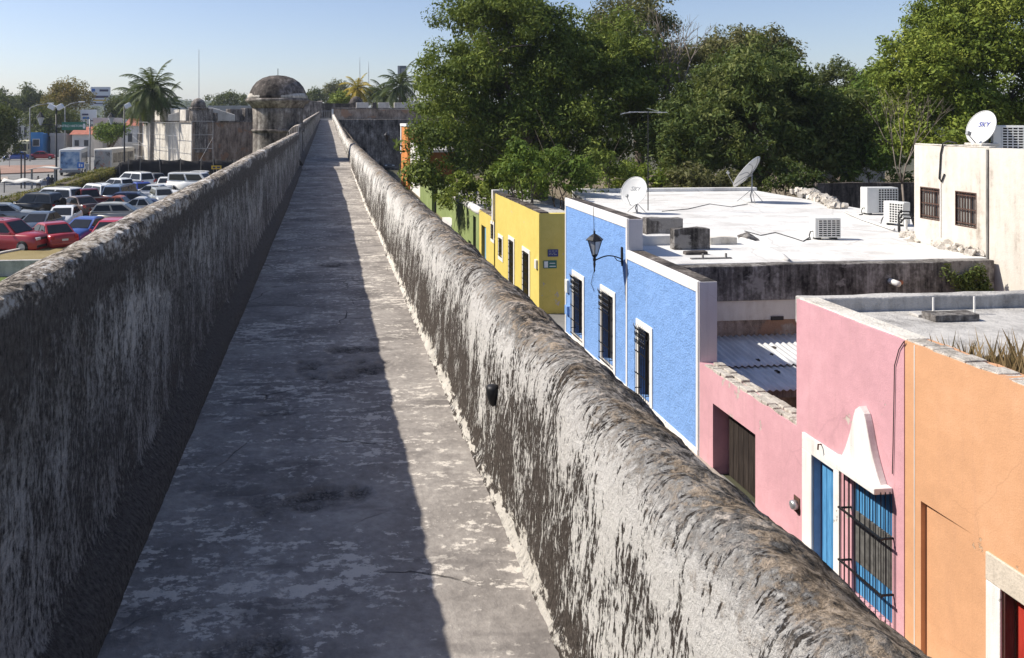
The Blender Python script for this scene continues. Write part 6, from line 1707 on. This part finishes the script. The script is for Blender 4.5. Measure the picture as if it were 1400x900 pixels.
def cars():
    C = [
     ('glossy red crossover in the nearest row with its headlights towards the wall', 14, 343, 'suv', 'red', (0.78, -0.62)),
     ('red saloon seen from behind in the nearest row', 70, 337, 'sedan', 'red', (-0.32, 0.95)),
     ('dark slate blue saloon facing the camera behind the red cars', 55, 321, 'sedan', 'steelblue', (-0.42, -0.9)),
     ('white saloon seen from the front in the middle of the lot', 87, 311, 'sedan', 'white', (-0.22, -0.97)),
     ('silver saloon side on at the very edge of the photo', 8, 306, 'sedan', 'silver', (0.98, -0.18)),
     ('black off-roader with a spare wheel at its back', 46, 295, 'suv', 'black', (-0.80, 0.60), 'tyre'),
     ('white estate behind the black off-roader', 76, 287, 'van', 'white', (-0.75, 0.66)),
     ('brown saloon tail beside the red pickup', 108, 293, 'sedan', 'brown', (-0.45, 0.89)),
     ('dark red pickup truck seen from behind', 121, 287, 'pickup', 'darkred', (-0.35, 0.94)),
     ('white people carrier behind the red pickup near the hedge', 133, 280, 'van', 'white', (-0.45, 0.9)),
     ('blue and grey minivan seen from behind in the middle', 167, 281, 'van', 'bluegrey', (0.38, 0.92)),
     ('dark blue estate side on behind the beige hatchback', 184, 288, 'hatch', 'navy', (0.97, -0.2)),
     ('small car with a faded orange roof behind the beige hatchback', 163, 295, 'beetle', 'orange', (0.9, -0.3)),
     ('rounded white car behind the beige hatchback towards the wall', 194, 297, 'beetle', 'white', (0.96, -0.2)),
     ('beige rounded hatchback side on above the blue car', 164, 306, 'hatch', 'beige', (0.97, -0.22)),
     ('bright blue saloon facing the camera next to the wall', 118, 330, 'sedan', 'blue', (-0.50, -0.86)),
     ('crimson car almost hidden by the parapet top', 152, 335, 'hatch', 'crimson', (-0.3, -0.95)),
     ('white saloon facing the camera in the back row by the net fence', 227, 262, 'sedan', 'white', (-0.1, -0.99)),
     ('boxy white van with dark side windows by the net fence', 262, 263, 'boxvan', 'white', (0.88, -0.45)),
     ('white saloon side on in front of the back row', 216, 274, 'sedan', 'white', (0.93, -0.35)),
     ('grey hatchback nosing out below the white saloon', 222, 281, 'hatch', 'silver', (0.2, -0.98)),
     ('royal blue saloon seen from behind in the back rows', 193, 270, 'sedan', 'royal', (-0.25, 0.97)),
     ('white hatchback beside the end of the hedge', 160, 264, 'hatch', 'white', (-0.6, 0.8)),
     ('white estate in the back row beside the dark hatchback', 183, 259, 'van', 'white', (-0.6, 0.8)),
     ('dark grey hatchback at the hedge end in the back row', 206, 255, 'hatch', 'grey', (-0.55, 0.83)),
     ('white car roof showing behind the boxy white van', 279, 252, 'hatch', 'white', (0.9, -0.4)),
     ('grey car tail cut by the photo edge behind the red crossover', -8, 322, 'sedan', 'grey', (0.9, 0.4)),
     ('white car crossing the far avenue near the cream bus', 47, 214, 'hatch', 'white', (0.97, -0.2)),
     ('red car on the far avenue behind the lamp post', 58, 218, 'sedan', 'red', (0.97, -0.2)),
     ('blue car on the far avenue below the dark tree', 24, 219, 'sedan', 'blue', (-0.97, 0.1)),
     ('small white van far along the avenue', 66, 206, 'boxvan', 'white', (-0.3, -0.95)),
    ]
    for c in C:
        car(c[0], c[1], c[2], c[3], c[4], c[5], spare=c[6] if len(c) > 6 else False)
    # a grey car in the street before the bastion wall
    t = car('small grey car parked at the far end of the narrow street', 529, 231, 'hatch', 'grey', (0.2, -0.97)); t['group'] = 'cars in the street'

def bus(label, u, v, nose, L, W, H, col, ad=None, name='city_bus', rear_ad=True, win=True):
    p = P(u, v, Z=GZ); a = math.atan2(nose[1], nose[0]) - math.pi / 2
    t = thing(name, label, 'bus', (p.x, p.y, GZ + 0.01), a)
    part('body', MB().box(-W / 2, W / 2, -L / 2, L / 2, 0.45, H), M[col], t, local=True, bevel=0.15)
    if ad: part('rear_advert', MB().box(-W / 2 + .2, W / 2 - .2, -L / 2 - .02, -L / 2 - .003, 0.95, H - .3), M[ad], t, local=True)
    else: part('rear_window', MB().box(-W / 2 + .2, W / 2 - .2, -L / 2 - .02, -L / 2 - .003, 1.6, H - .4), M['glass_car'], t, local=True)
    part('windscreen', MB().box(-W / 2 + .15, W / 2 - .15, L / 2 + .003, L / 2 + .02, 1.2, H - .5), M['glass_car'], t, local=True)
    if win:
        n = int(L / 1.4)
        for s in (-1, 1):
            for i in range(n):
                y0 = -L / 2 + .5 + i * (L - .8) / n
                part('side_window', MB().box(s * (W / 2 + .01) - .008, s * (W / 2 + .01) + .008, y0, y0 + (L - .8) / n - .12, 1.5, H - .55), M['glass_car'], t, local=True)
    part('rear_bumper', MB().box(-W / 2 + .05, W / 2 - .05, -L / 2 - .12, -L / 2, 0.45, 0.75), M['pole'], t, local=True)
    Rw = Matrix.Rotation(math.pi / 2, 3, 'Y')
    for s in (-1, 1):
        for y in (-L / 2 + 1.5, L / 2 - 1.6):
            part('wheel', MB().lathe([(.28, -.14), (.46, -.13), (.48, 0), (.46, .13), (.28, .14)], (s * (W / 2 - .13), y, .48), 16, Rw), M['tyre'], t, True, local=True)
        part('tail_light', MB().box(s * (W / 2 - .25) - .1, s * (W / 2 - .25) + .1, -L / 2 - .03, -L / 2 - .003, 0.78, 0.92), M['taillamp'], t, local=True)
    return t

def person(label, u, v, shirt, h=1.68, sit=False, z=GZ):
    p = P(u, v, Z=z)
    me = bpy.data.meshes.new('person')
    J = [(0, 0, .92), (0, 0, 1.15), (0, .01, 1.40), (0, .01, 1.50), (0, -.01, 1.62), (0, -.01, 1.72),
         (-.19, 0, 1.40), (-.25, .02, 1.12), (-.22, -.08, .88), (.19, 0, 1.40), (.25, .02, 1.12), (.22, -.08, .88),
         (-.10, 0, .88), (-.11, -.02, .50), (-.11, .02, .08), (-.12, -.12, .04), (.10, 0, .88), (.11, -.02, .50), (.11, .03, .08), (.12, -.10, .04)]
    E = [(0, 1), (1, 2), (2, 3), (3, 4), (4, 5), (2, 6), (6, 7), (7, 8), (2, 9), (9, 10), (10, 11), (0, 12), (12, 13), (13, 14), (14, 15), (0, 16), (16, 17), (17, 18), (18, 19)]
    rad = [.15, .14, .15, .055, .10, .08, .07, .048, .036, .07, .048, .036, .10, .07, .045, .04, .10, .07, .045, .04]
    me.from_pydata([tuple(c * h / 1.78 for c in j) for j in J], E, [])
    o = link('person', me, M[shirt], None, (p.x, p.y, z))
    bm = bmesh.new(); bm.from_mesh(me); bm.verts.ensure_lookup_table()
    sk = bm.verts.layers.skin.verify()
    for i, r in enumerate(rad): bm.verts[i][sk].radius = (r, r * .85)
    bm.verts[0][sk].use_root = True
    bm.to_mesh(me); bm.free()
    o.modifiers.new('skin', 'SKIN'); s = o.modifiers.new('sub', 'SUBSURF'); s.levels = 1; s.render_levels = 1
    hz = 1.66 * h / 1.78
    part('hair', MB().lathe([(.02, .10), (.08, .07), (.105, 0.0), (.10, -.05), (.06, -.07)], (0, .015, hz + .02), 10), M['trim_black'], o, True, local=True)
    return tag(o, label, 'person')

def box_house(label, u0, u1, v0, d, depth, col, wins=0, roof=None, name='town_building', vb=None, rows=1):
    a, b = P(u0, v0, d=d), P(u1, v0, d=d)
    t = thing(name, label, 'building', ((a.x + b.x) / 2, (a.y + b.y) / 2, GZ))
    w = b.x - a.x; H = a.z - GZ
    part('wall', MB().box(-w / 2, w / 2, 0, depth, 0, H), M[col], t, local=True, bevel=0.05)
    if roof: part('roof', MB().prism([(-0.4, H), (depth / 2, H + 1.4), (depth + .4, H)], 'x', -w / 2 - .4, w / 2 + .4), M[roof], t, local=True)
    else: part('parapet', MB().box(-w / 2 - .1, w / 2 + .1, -.1, .2, H - .3, H + .25), M[col], t, local=True)
    for r in range(rows):
        for i in range(wins):
            x = -w / 2 + w * (i + .5) / wins
            wi = part('window', MB().box(x - w / wins * .28, x + w / wins * .28, -.06, .02, H * (.45 if rows == 1 else .18 + .42 * r), H * (.78 if rows == 1 else .42 + .42 * r)), M['far_white'], t, local=True)
            part('pane', MB().box(x - w / wins * .23, x + w / wins * .23, -.08, -.062, H * (.48 if rows == 1 else .20 + .42 * r), H * (.75 if rows == 1 else .40 + .42 * r)), M['pane'], wi, local=True)
    return t

def lamp_post(label, u, vb, vt, arms, heads):
    p = P(u, vb, Z=GZ); k = p.length
    H = P(u, vt, Y=p.y).z - GZ
    t = thing('lamp_post', label, 'lamp post', (p.x, p.y, GZ))
    part('pole', MB().tube([(0, 0, 0), (0, 0, 1.0), (0, 0, H)], [0.16, 0.11, 0.075], 8), M['pole_dark'], t, True, local=True)
    for s in heads:
        part('floodlight', MB().obox((s * 0.42, -0.1, H + 0.12), 0.34, 0.22, 0.26, Matrix.Rotation(-s * 0.5, 3, 'Y')), M['sign_white'], t, local=True, bevel=0.05)
    for s, zh, L in arms:
        part('arm', MB().tube([(0, 0, zh), (s * L, 0, zh + 0.05)], 0.05, 6), M['pole_dark'], t, local=True)
        lan = part('lantern', MB().lathe([(0.10, zh - 0.05), (0.36, zh + 0.75), (0.38, zh + 0.8)], (s * L, 0, 0), 6), M['lamp_glass'], t, local=True)
        part('lantern_roof', MB().lathe([(0.46, zh + 0.8), (0.2, zh + 1.15), (0.03, zh + 1.4)], (s * L, 0, 0), 6), M['pole_dark'], lan, local=True)
    return t

def left_setting():
    lot = [(-1.3, 8), (-1.3, 96), (-60, 92), (-75, 40), (-40, 8)]
    hp = [P(u, v, Z=GZ) for u, v in ((-60, 318), (-25, 304), (20, 290), (55, 280), (88, 270), (120, 258), (150, 248), (190, 242.5), (212, 241.5))]
    struct('parking_lot', polysheet([(-1.3, 8)] + [(p.x, p.y) for p in reversed(hp)] + [(-45, 8)], GZ + 0.010), M['asphalt'])
    struct('avenue', polysheet([(p.x, p.y + 0.8) for p in hp] + [(-1.4, 112), (-1.4, 168), (-140, 168), (-140, 40)], GZ + 0.008), M['road'])
    # pavement island across the avenue
    isl = [P(u, v, Z=GZ) for u, v in ((-30, 240), (76, 236), (76, 227), (-30, 228))]
    struct('traffic_island', MB().prism([(p.x, p.y) for p in isl], 'z', GZ, GZ + 0.15), M['red_paving'])
    isl = [P(u, v, Z=GZ) for u, v in ((-30, 246), (10, 243), (12, 247), (-30, 251))]
    struct('kerb_island', MB().prism([(p.x, p.y) for p in isl], 'z', GZ, GZ + 0.15), M['paving'])
    # planted bed in the near corner with kerbs
    bed = [P(u, v, Z=GZ) for u, v in ((-40, 362), (8, 351), (40, 345), (92, 341), (120, 341), (100, 362), (60, 365), (-40, 368))]
    struct('planting_bed', MB().prism([(p.x, p.y) for p in bed], 'z', GZ, GZ + 0.22), M['dry_lawn'])
    kb = thing('bed_kerb', 'pale concrete kerb around the dry planting bed', 'kerb', (bed[2].x, bed[2].y, GZ)); kb['kind'] = 'thing'
    for a, b in zip(bed, bed[1:] + bed[:1]):
        n = max(1, int((b - a).length / 1.4))
        for i in range(n):
            p, q = a.lerp(b, i / n), a.lerp(b, (i + 1) / n); dv = (q - p); L = dv.length
            part('kerb_stone', MB().obox(((p.x + q.x) / 2, (p.y + q.y) / 2, GZ + 0.16), L / 2 - 0.012, 0.11, 0.15, Matrix.Rotation(math.atan2(dv.y, dv.x), 3, 'Z')), M['kerb'], kb, bevel=0.02)
    lw = [P(u, v, Z=GZ) for u, v in ((-40, 377), (60, 388), (60, 392), (-40, 392))]
    a, b = P(-40, 374, Z=GZ), P(70, 374, Z=GZ)
    solo('bed_wall', MB().box(a.x, b.x, a.y - 1.0, a.y - 0.75, GZ, GZ + 0.75), M['concrete_roof'], 'low grey painted wall below the dry planting bed', 'wall', bevel=0.02)['kind'] = 'thing'
    struct('lawn', sheet(a.x - 12, -2, a.y - 22, a.y - 1.0, GZ + 0.012), M['lawn'])
    # hedges
    rng = np.random.default_rng(31)
    def hedge(label, i0, i1, hgt, w):
        seg = hp[i0:i1 + 1]
        cs, rs, ct = [], [], []
        core = MB()
        for p, q in zip(seg[:-1], seg[1:]):
            L = (q - p).length; n = int(L / 0.55) + 1
            dv = (q - p).normalized(); s = Vector((-dv.y, dv.x, 0))
            for i in range(n):
                c = p.lerp(q, i / n)
                hh = hgt * (1 + 0.18 * math.sin(c.x * 0.9))
                for o in (-0.35, 0.35):
                    cs.append((c.x + s.x * w * o, c.y + s.y * w * o, GZ + hh * 0.72)); rs.append((0.5, 0.5, 0.34 * hh)); ct.append(150)
                    cs.append((c.x + s.x * w * o, c.y + s.y * w * o, GZ + hh * 0.3)); rs.append((0.5, 0.5, 0.32 * hh)); ct.append(70)
            core.obox((((p + q) / 2).x, ((p + q) / 2).y, GZ + hgt * 0.42), L / 2, w * 0.38, hgt * 0.40, Matrix.Rotation(math.atan2(dv.y, dv.x), 3, 'Z'))
        base = (seg[0].x, seg[0].y, GZ)
        t = thing('hedge', label, 'hedge', base)
        V = leaf_cloud(cs, rs, ct, 0.15, rng, 0.5, 0.5)
        link('foliage', quads_mesh('foliage', V, M['leaf_hedge'], base), None, t)
        part('dark_core', core, M['bark'], t)  # solid box added as the dark inside of the hedge
    hedge('clipped olive hedge along the near edge of the parking lot', 0, 4, 1.35, 1.7)
    hedge('clipped hedge with rusty tips leading back to the net fence', 4, 8, 1.55, 1.9)
    # lamp posts
    lamp_post('tall black lamp post with two white floodlights above the hedge', 77, 256, 148, ((-1, 6.6, 1.6),), (-1, 1))
    lamp_post('black lamp post with white head standing by the net fence', 170, 246, 146, ((-1, 6.6, 1.5),), (1,))
    for u, vt, vb, L, s, lab in ((41, 148, 226, 3.0, 1, 'grey street light with a curved arm before the far houses'), (89, 146, 226, 2.4, 1, 'grey street light head showing over the green road sign')):
        d = 135; b = P(u, 160, d=d); H = P(u, vt, d=d).z - GZ
        t = thing('street_light', lab, 'street light', (b.x, b.y, GZ))
        part('pole', MB().tube([(0, 0, 0), (0, 0, H), (s * L * .4, 0, H + .5), (s * L, 0, H + .8)], [.12, .09, .07, .06], 7), M['pole'], t, True, local=True)
        part('lamp_head', MB().obox((s * (L + .3), 0, H + .82), .5, .16, .09), M['sign_white'], t, local=True, bevel=0.04)
    for u, vb, vt, lab in ((29, 258, 212, 'slim black post left of its twin near the shelter'), (34, 258, 208, 'slim black post right of its twin near the shelter')):
        p = P(u, vb, Z=GZ); solo('post', MB().tube([(p.x, p.y, GZ), (p.x, p.y, P(u, vt, Y=p.y).z)], 0.07, 6), M['pole_dark'], lab, 'post')
    # bus shelter and stall by the hedge
    p = P(60, 258, Z=GZ)
    t = thing('bus_shelter', 'small canopy shelter with a pale curved roof beyond the hedge', 'shelter', (p.x, p.y, GZ))
    cv = MB(); n = 9
    for j in range(2):
        for i in range(n): cv.v.append((-1.5 + 3 * i / (n - 1), -0.9 + 1.8 * j, 1.98 + 0.28 * math.sin(math.pi * (i / (n - 1)) * .9)))
    cv.f = [(i, i + 1, n + i + 1, n + i) for i in range(n - 1)]
    o = part('roof', cv, M['canvas'], t, True, local=True); s = o.modifiers.new('thick', 'SOLIDIFY'); s.thickness = 0.06
    for x in (-1.2, 1.1): part('post', MB().box(x - .08, x + .08, -.08, .08, 0, 2.0), M['pole'], t, local=True)
    p = P(33, 263, Z=GZ)
    t = thing('market_stall', 'low stall under a pale tarpaulin just beyond the hedge', 'stall', (p.x, p.y, GZ))
    tp = MB(); n = 10
    for j in range(5):
        for i in range(n): tp.v.append((-1.9 + 3.8 * i / (n - 1), -0.8 + 0.4 * j, 1.30 + 0.22 * math.sin(i * 1.3 + j) * .5 - 0.25 * abs(j - 2) / 2))
    tp.f = [(j * n + i, j * n + i + 1, (j + 1) * n + i + 1, (j + 1) * n + i) for j in range(4) for i in range(n - 1)]
    o = part('tarpaulin', tp, M['canvas'], t, True, local=True); s = o.modifiers.new('thick', 'SOLIDIFY'); s.thickness = 0.03
    for x in (-1.7, 1.7): part('leg', MB().box(x - .04, x + .04, -.5, -.42, 0, 1.2), M['wood_grey'], t, local=True)
    person('person in dark clothes standing by the shelter beyond the hedge', 66, 261, 'car_navy')
    person('person in black beside the shelter post', 71, 261, 'trim_black', 1.6)
    person('person in dark top between the stall and the shelter', 52, 262, 'car_brown', 1.55)
    person('person in pale trousers walking behind the white bus', 119, 240, 'canvas', 1.75)
    # buses
    bus('white bus seen from behind with a blue picture on its back', 101, 238, (-0.18, 0.98), 8.0, 2.6, 3.35, 'car_white', 'advert')
    bus('pale minibus with a painted back parked by the net fence', 157, 236, (0.16, 0.98), 7.5, 2.4, 3.3, 'canvas', 'advert_pale')
    bus('cream bus facing across the far avenue', 36, 214, (0.10, -0.99), 9, 2.6, 3.0, 'cream')
    # signs
    d = 112
    b = P(123, 160, d=d); H = P(123, 163, d=d).z - GZ
    t = thing('road_sign', 'green overhead road sign on a grey pole by the avenue', 'road sign', (b.x, b.y, GZ))
    part('pole', MB().tube([(0, 0, 0), (0, 0, H)], .11, 8), M['pole'], t, True, local=True)
    p0, p1 = P(86, 178, d=d), P(118, 167, d=d)
    w = p1.x - p0.x; hh = p1.z - p0.z; cx = (p0.x + p1.x) / 2 - b.x; cz = (p0.z + p1.z) / 2 - GZ
    part('beam', MB().tube([(0, 0, cz), (cx - w / 2, 0, cz)], .05, 6), M['pole'], t, local=True)
    pn = part('panel', MB().box(cx - w / 2, cx + w / 2, -.12, -.06, cz - hh / 2, cz + hh / 2), M['sign_green'], t, local=True)
    lettering(t, 'CENTRO HISTORICO', hh * 0.40, M['sign_white'], (cx - w * 0.07, -.126, cz), (R(90), 0, 0))
    part('symbol', MB().box(cx + w * .38, cx + w * .47, -.128, -.121, cz - hh * .3, cz + hh * .3), M['sign_white'], t, local=True)
    for u0, u1, v0, v1, d, lab, rows in ((124, 150, 119, 145, 190, 'large white billboard with purple lettering on a post', (('sign_bright_blue', .06, .22, .75, .9), ('ink_dark', .45, .9, .76, .87), ('ink_dark', .1, .9, .42, .54), ('sign_yellow', .1, .8, .27, .33), ('ink_dark', .2, .75, .1, .15))),
                                         (110, 131, 150, 170, 165, 'smaller pale billboard below the large one', (('ink_dark', .1, .5, .6, .72), ('sign_bright_blue', .15, .55, .35, .5), ('ink_dark', .6, .9, .2, .28)))):
        a, b = P(u0, v1, d=d), P(u1, v0, d=d)
        t = thing('billboard', lab, 'billboard', ((a.x + b.x) / 2, a.y, GZ)); w = b.x - a.x; h = b.z - a.z; z = a.z - GZ
        part('panel', MB().box(-w / 2, w / 2, 0, .3, z, z + h), M['sign_white'], t, local=True)
        part('pole', MB().tube([(w * .2, .3, 0), (w * .2, .3, z + h * .5)], .28, 8), M['pole'], t, True, local=True)
        for m_, x0, x1, y0, y1 in rows: part('print', MB().box(-w / 2 + w * x0, -w / 2 + w * x1, -.03, -.004, z + h * y0, z + h * y1), M[m_], t, local=True)
    p = P(110.5, 243, Z=GZ); zc = P(110.5, 226, Y=p.y).z - GZ
    t = thing('blue_sign', 'small blue square parking sign in front of the white bus', 'sign', (p.x, p.y, GZ))
    part('pole', MB().tube([(0, 0, 0), (0, 0, zc)], .035, 6), M['pole'], t, local=True)
    part('panel', MB().box(-.4, .4, -.07, -.04, zc - .36, zc + .36), M['sign_bright_blue'], t, local=True)
    part('symbol', MB().box(-.22, -.05, -.076, -.071, -.2 + zc, .2 + zc).box(.06, .22, -.076, -.071, -.2 + zc, .12 + zc), M['sign_white'], t, local=True)
    p = P(13, 212, d=118)
    t = thing('yield_sign', 'pale triangular give way sign beside the dark tree', 'sign', (p.x, p.y, GZ)); zc = p.z - GZ
    part('pole', MB().tube([(0, 0, 0), (0, 0, zc + .1)], .04, 6), M['pole'], t, local=True)
    part('panel', MB().prism([(-.45, zc + .35), (.45, zc + .35), (0, zc - .4)], 'y', -.08, -.045), M['sign_white'], t, local=True)
    # buildings of the town
    box_house('white two storey building behind the dark edge tree', 16, 46, 162, 165, 12, 'far_white', 4, None)
    box_house('blue painted kiosk near the cream bus', 41, 58, 183, 150, 5, 'far_blue', 1)
    box_house('grey wall block behind the tall lamp post', 69, 90, 184, 152, 4, 'far_grey', 0)
    box_house('low shop with a rusty red roof behind the bus', 99, 124, 184, 150, 8, 'far_white', 2, 'roof_tile')
    box_house('white building behind the small round tree', 128, 166, 163, 160, 12, 'far_white', 4)
    box_house('white house with faded red roof beside the palms', 172, 196, 172, 150, 10, 'far_white', 2, 'roof_tile')
    box_house('blue window frames building beside the palms', 171, 192, 198, 118, 8, 'far_white', 4, None, rows=2)
    box_house('long pale roofed building behind the corner bastion', 222, 290, 148, 190, 14, 'far_white', 8)
    box_house('grey warehouse behind the corner bastion', 285, 345, 146, 215, 16, 'far_grey', 6)
    box_house('dark purplish block left of the palms', 158, 180, 170, 170, 10, 'far_grey', 3)
    # dark sign tower above the right palms
    a, b = P(544, 105, d=260), P(556, 90, d=260)
    t = thing('sign_tower', 'dark square sign tower above the distant palms', 'sign', ((a.x + b.x) / 2, a.y, GZ)); w = b.x - a.x; z = a.z - GZ; h = b.z - a.z
    part('box', MB().box(-w / 2, w / 2, 0, w * .8, z, z + h), M['car_steelblue'], t, local=True)
    part('print', MB().box(-w * .1, w * .35, -.05, -.005, z + h * .15, z + h * .75), M['far_grey'], t, local=True)
    part('print', MB().box(-w * .5, -w * .25, -.05, -.005, z + .05, z + h - .05), M['far_grey'], t, local=True)
    part('column', MB().box(-w * .2, w * .2, w * .2, w * .6, 0, z), M['far_white'], t, local=True)
    for u, vt, d, lab in ((492, 78, 420, 'tall red lattice mast far beyond the yellowing palm'), (504, 84, 430, 'second thin mast right of the tallest far mast'), (517, 112, 420, 'short faint mast beside the far palms')):
        q = P(u, vt, d=d); m = MB()
        for s in (-1, 1): m.tube([(q.x + s * .7, q.y, GZ), (q.x, q.y, q.z)], [.12, .06], 4)
        for i in range(22):
            z0 = GZ + (q.z - GZ) * i / 22; z1 = GZ + (q.z - GZ) * (i + 1) / 22; w0 = .7 * (1 - i / 22); sg = 1 if i % 2 else -1
            m.tube([(q.x - sg * w0, q.y, z0), (q.x + sg * w0 * .95, q.y, z1)], .05, 4)
        solo('radio_mast', m, M['steel'], lab, 'mast')

def extra_materials():
    k = NT('bus_advert', 0.5, 0.3); p = k.obj()
    n = k.noise(p, 0.8, 5, 0.6)
    M['advert'] = k.done(k.ramp(n, [(0.35, (0.03, 0.05, 0.12)), (0.48, (0.16, 0.28, 0.48)), (0.6, (0.40, 0.52, 0.66)), (0.72, (0.72, 0.75, 0.78))]))
    k = NT('bus_painted_back', 0.6, 0.3); p = k.obj(); n = k.noise(p, 0.9, 5, 0.6, 1.0)
    M['advert_pale'] = k.done(k.ramp(n, [(0.36, (0.12, 0.09, 0.08)), (0.46, (0.42, 0.40, 0.36)), (0.56, (0.52, 0.48, 0.42)), (0.70, (0.45, 0.16, 0.08))]))
    M['cream'] = plain('cream_bus_paint', (0.62, 0.57, 0.38), 0.45, 0, 0.08)

def far_vegetation():
    palm('tall royal palm with a pale trunk in front of the bastion', foot(190, 116), P(188, 136, d=116).z, 4.4, 32, 2, group='palms by the bastion')
    palm('tallest royal palm right beside the first one', foot(206, 108), P(206, 124, d=108).z, 4.9, 40, 5, trunk_r=0.33, group='palms by the bastion')
    palm('dark palm behind the tallest royal palm', foot(224, 122), P(228, 146, d=122).z, 4.2, 30, 8, group='palms by the bastion')
    palm('yellowing palm rising above the distant bastion wall', foot(487, 142), P(487, 122, d=142).z, 3.6, 26, 11, 'palm_yellow', group='palms beyond the bastion')
    palm('dark full palm under the square sign tower', foot(545, 140), P(545, 118, d=140).z, 5.2, 34, 12, group='palms beyond the bastion')
    palm('smaller palm left of the sign tower palm', foot(523, 146), P(524, 128, d=146).z, 4.0, 26, 13, group='palms beyond the bastion')
    T = lambda lab, u0, u1, v0, v1, d, m, s, n=110, rc=1.3, per=70, size=0.45: tree('broadleaf_tree', lab, foot((u0 + u1) / 2, d), [ell(u0, u1, v0, v1, d), ell(u0 + (u1 - u0) * .1, u0 + (u1 - u0) * .65, v0 + (v1 - v0) * .1, v1 + 4, d - 2)], m, n, rc, per, size, s, 0.4, limbs=5)
    T('big rounded tree with rusty top left of the billboards', 62, 126, 108, 172, 172, 'leaf_autumn', 101, 150, 1.6)
    T('dark green tree under the rusty topped tree', 38, 112, 142, 200, 158, 'leaf_far', 102, 150, 1.5)
    T('dark tree at the very edge of the photo', -40, 28, 138, 232, 92, 'leaf_far', 103, 190, 0.95, 80, 0.3)
    T('small rounded street tree behind the pale minibus', 127, 170, 168, 195, 126, 'leaf_shrub', 104, 70, 1.0, 80, 0.35)
    T('dark tree behind the large billboard near the palms', 146, 190, 128, 178, 178, 'leaf_far', 105, 90, 1.4)
    T('tree on the skyline left of the rusty tree', 22, 62, 120, 165, 215, 'leaf_far', 106, 90, 1.8, 60, 0.6)
    T('tree on the skyline at the photo edge', -25, 28, 122, 165, 205, 'leaf_far', 107, 90, 1.8, 60, 0.6)
    T('grey green wide tree far behind the gate', 436, 482, 110, 150, 250, 'leaf_dull', 108, 90, 1.9, 60, 0.6)
    T('tree right behind the turret dome in the distance', 414, 446, 122, 152, 240, 'leaf_far', 109, 60, 1.7, 60, 0.6)
    T('bright green bush above the distant bastion wall', 452, 480, 126, 150, 142, 'leaf_bright', 110, 50, 1.0, 70, 0.35)
    T('dark tree between the distant palms', 500, 528, 117, 150, 190, 'leaf_far', 111, 60, 1.3, 60, 0.5)
    T('tree behind the corner bastion in the distance', 284, 345, 126, 152, 260, 'leaf_far', 112, 80, 1.6, 60, 0.6)
    # wooded hills and a belt of far woods
    xs = np.linspace(-900, 900, 180); ys = np.linspace(0, 1, 26)
    Xg, Tg = np.meshgrid(xs, ys, indexing='ij')
    Yg = 650 + 700 * Tg
    ridge = 26 + 14 * fbm(xs * 0.006, xs * 0, 5)[:, None] + 6 * fbm(xs * 0.03, xs * 0 + 2, 8)[:, None]
    ridge = ridge + np.interp(xs, [-900, -300, -60, 40, 900], [8, 4, 2, -2, 8])[:, None]
    Z = GZ - 2 + (ridge + 4) * np.sin(np.clip(Tg * 1.15, 0, 1) * math.pi / 2) + 3.0 * fbm(Xg * 0.06, Yg * 0.06, 9) * Tg
    me = grid_mesh('hills', np.stack([Xg, Yg, Z], 2).reshape(-1, 3), len(xs), len(ys)); link('hills', me, M['hill'])['kind'] = 'structure'
    rng = np.random.default_rng(9)
    cs, rs, ct = [], [], []
    for i in range(620):
        x = rng.uniform(-330, 420); y = rng.uniform(290, 620) if i % 3 else rng.uniform(650, 1300)
        far = y > 640
        z = GZ + rng.uniform(2, 7) if not far else GZ + 20 * math.sin(min(1, (y - 650) / 700 * 1.15) * math.pi / 2) + rng.uniform(4, 12)
        r = rng.uniform(3.5, 7.5) * (1.4 if far else 1)
        cs.append((x * (1 if not far else 1.8), y, z)); rs.append((r, r, r * 0.7)); ct.append(130)
    V = leaf_cloud(cs, rs, ct, 1.5, rng, 0.4, 0.6)
    o = link('treeline', quads_mesh('treeline', V, M['leaf_far'], (0, 0, GZ)), None, None, (0, 0, GZ)); tag(o, 'distant woods and tree covered hills along the skyline', 'woods', kind='stuff')

extra_materials(); fort(); left_bastion(); left_setting(); cars(); far_vegetation()

# ------------------------------------------------------------------ air
def haze():
    k = bpy.data.materials.new('thin_haze'); k.use_nodes = True
    t = k.node_tree; t.nodes.clear()
    o = t.nodes.new('ShaderNodeOutputMaterial'); v = t.nodes.new('ShaderNodeVolumePrincipled')
    v.inputs['Color'].default_value = (0.80, 0.88, 1.0, 1); v.inputs['Density'].default_value = 0.0002; v.inputs['Anisotropy'].default_value = 0.2
    t.links.new(v.outputs[0], o.inputs['Volume'])
    ob = link('haze', MB().box(-3600, 3600, -420, 6100, GZ - 4, 62).mesh('haze'), k)
    tag(ob, 'thin bluish haze over the far town and hills', 'haze', kind='stuff')
haze()
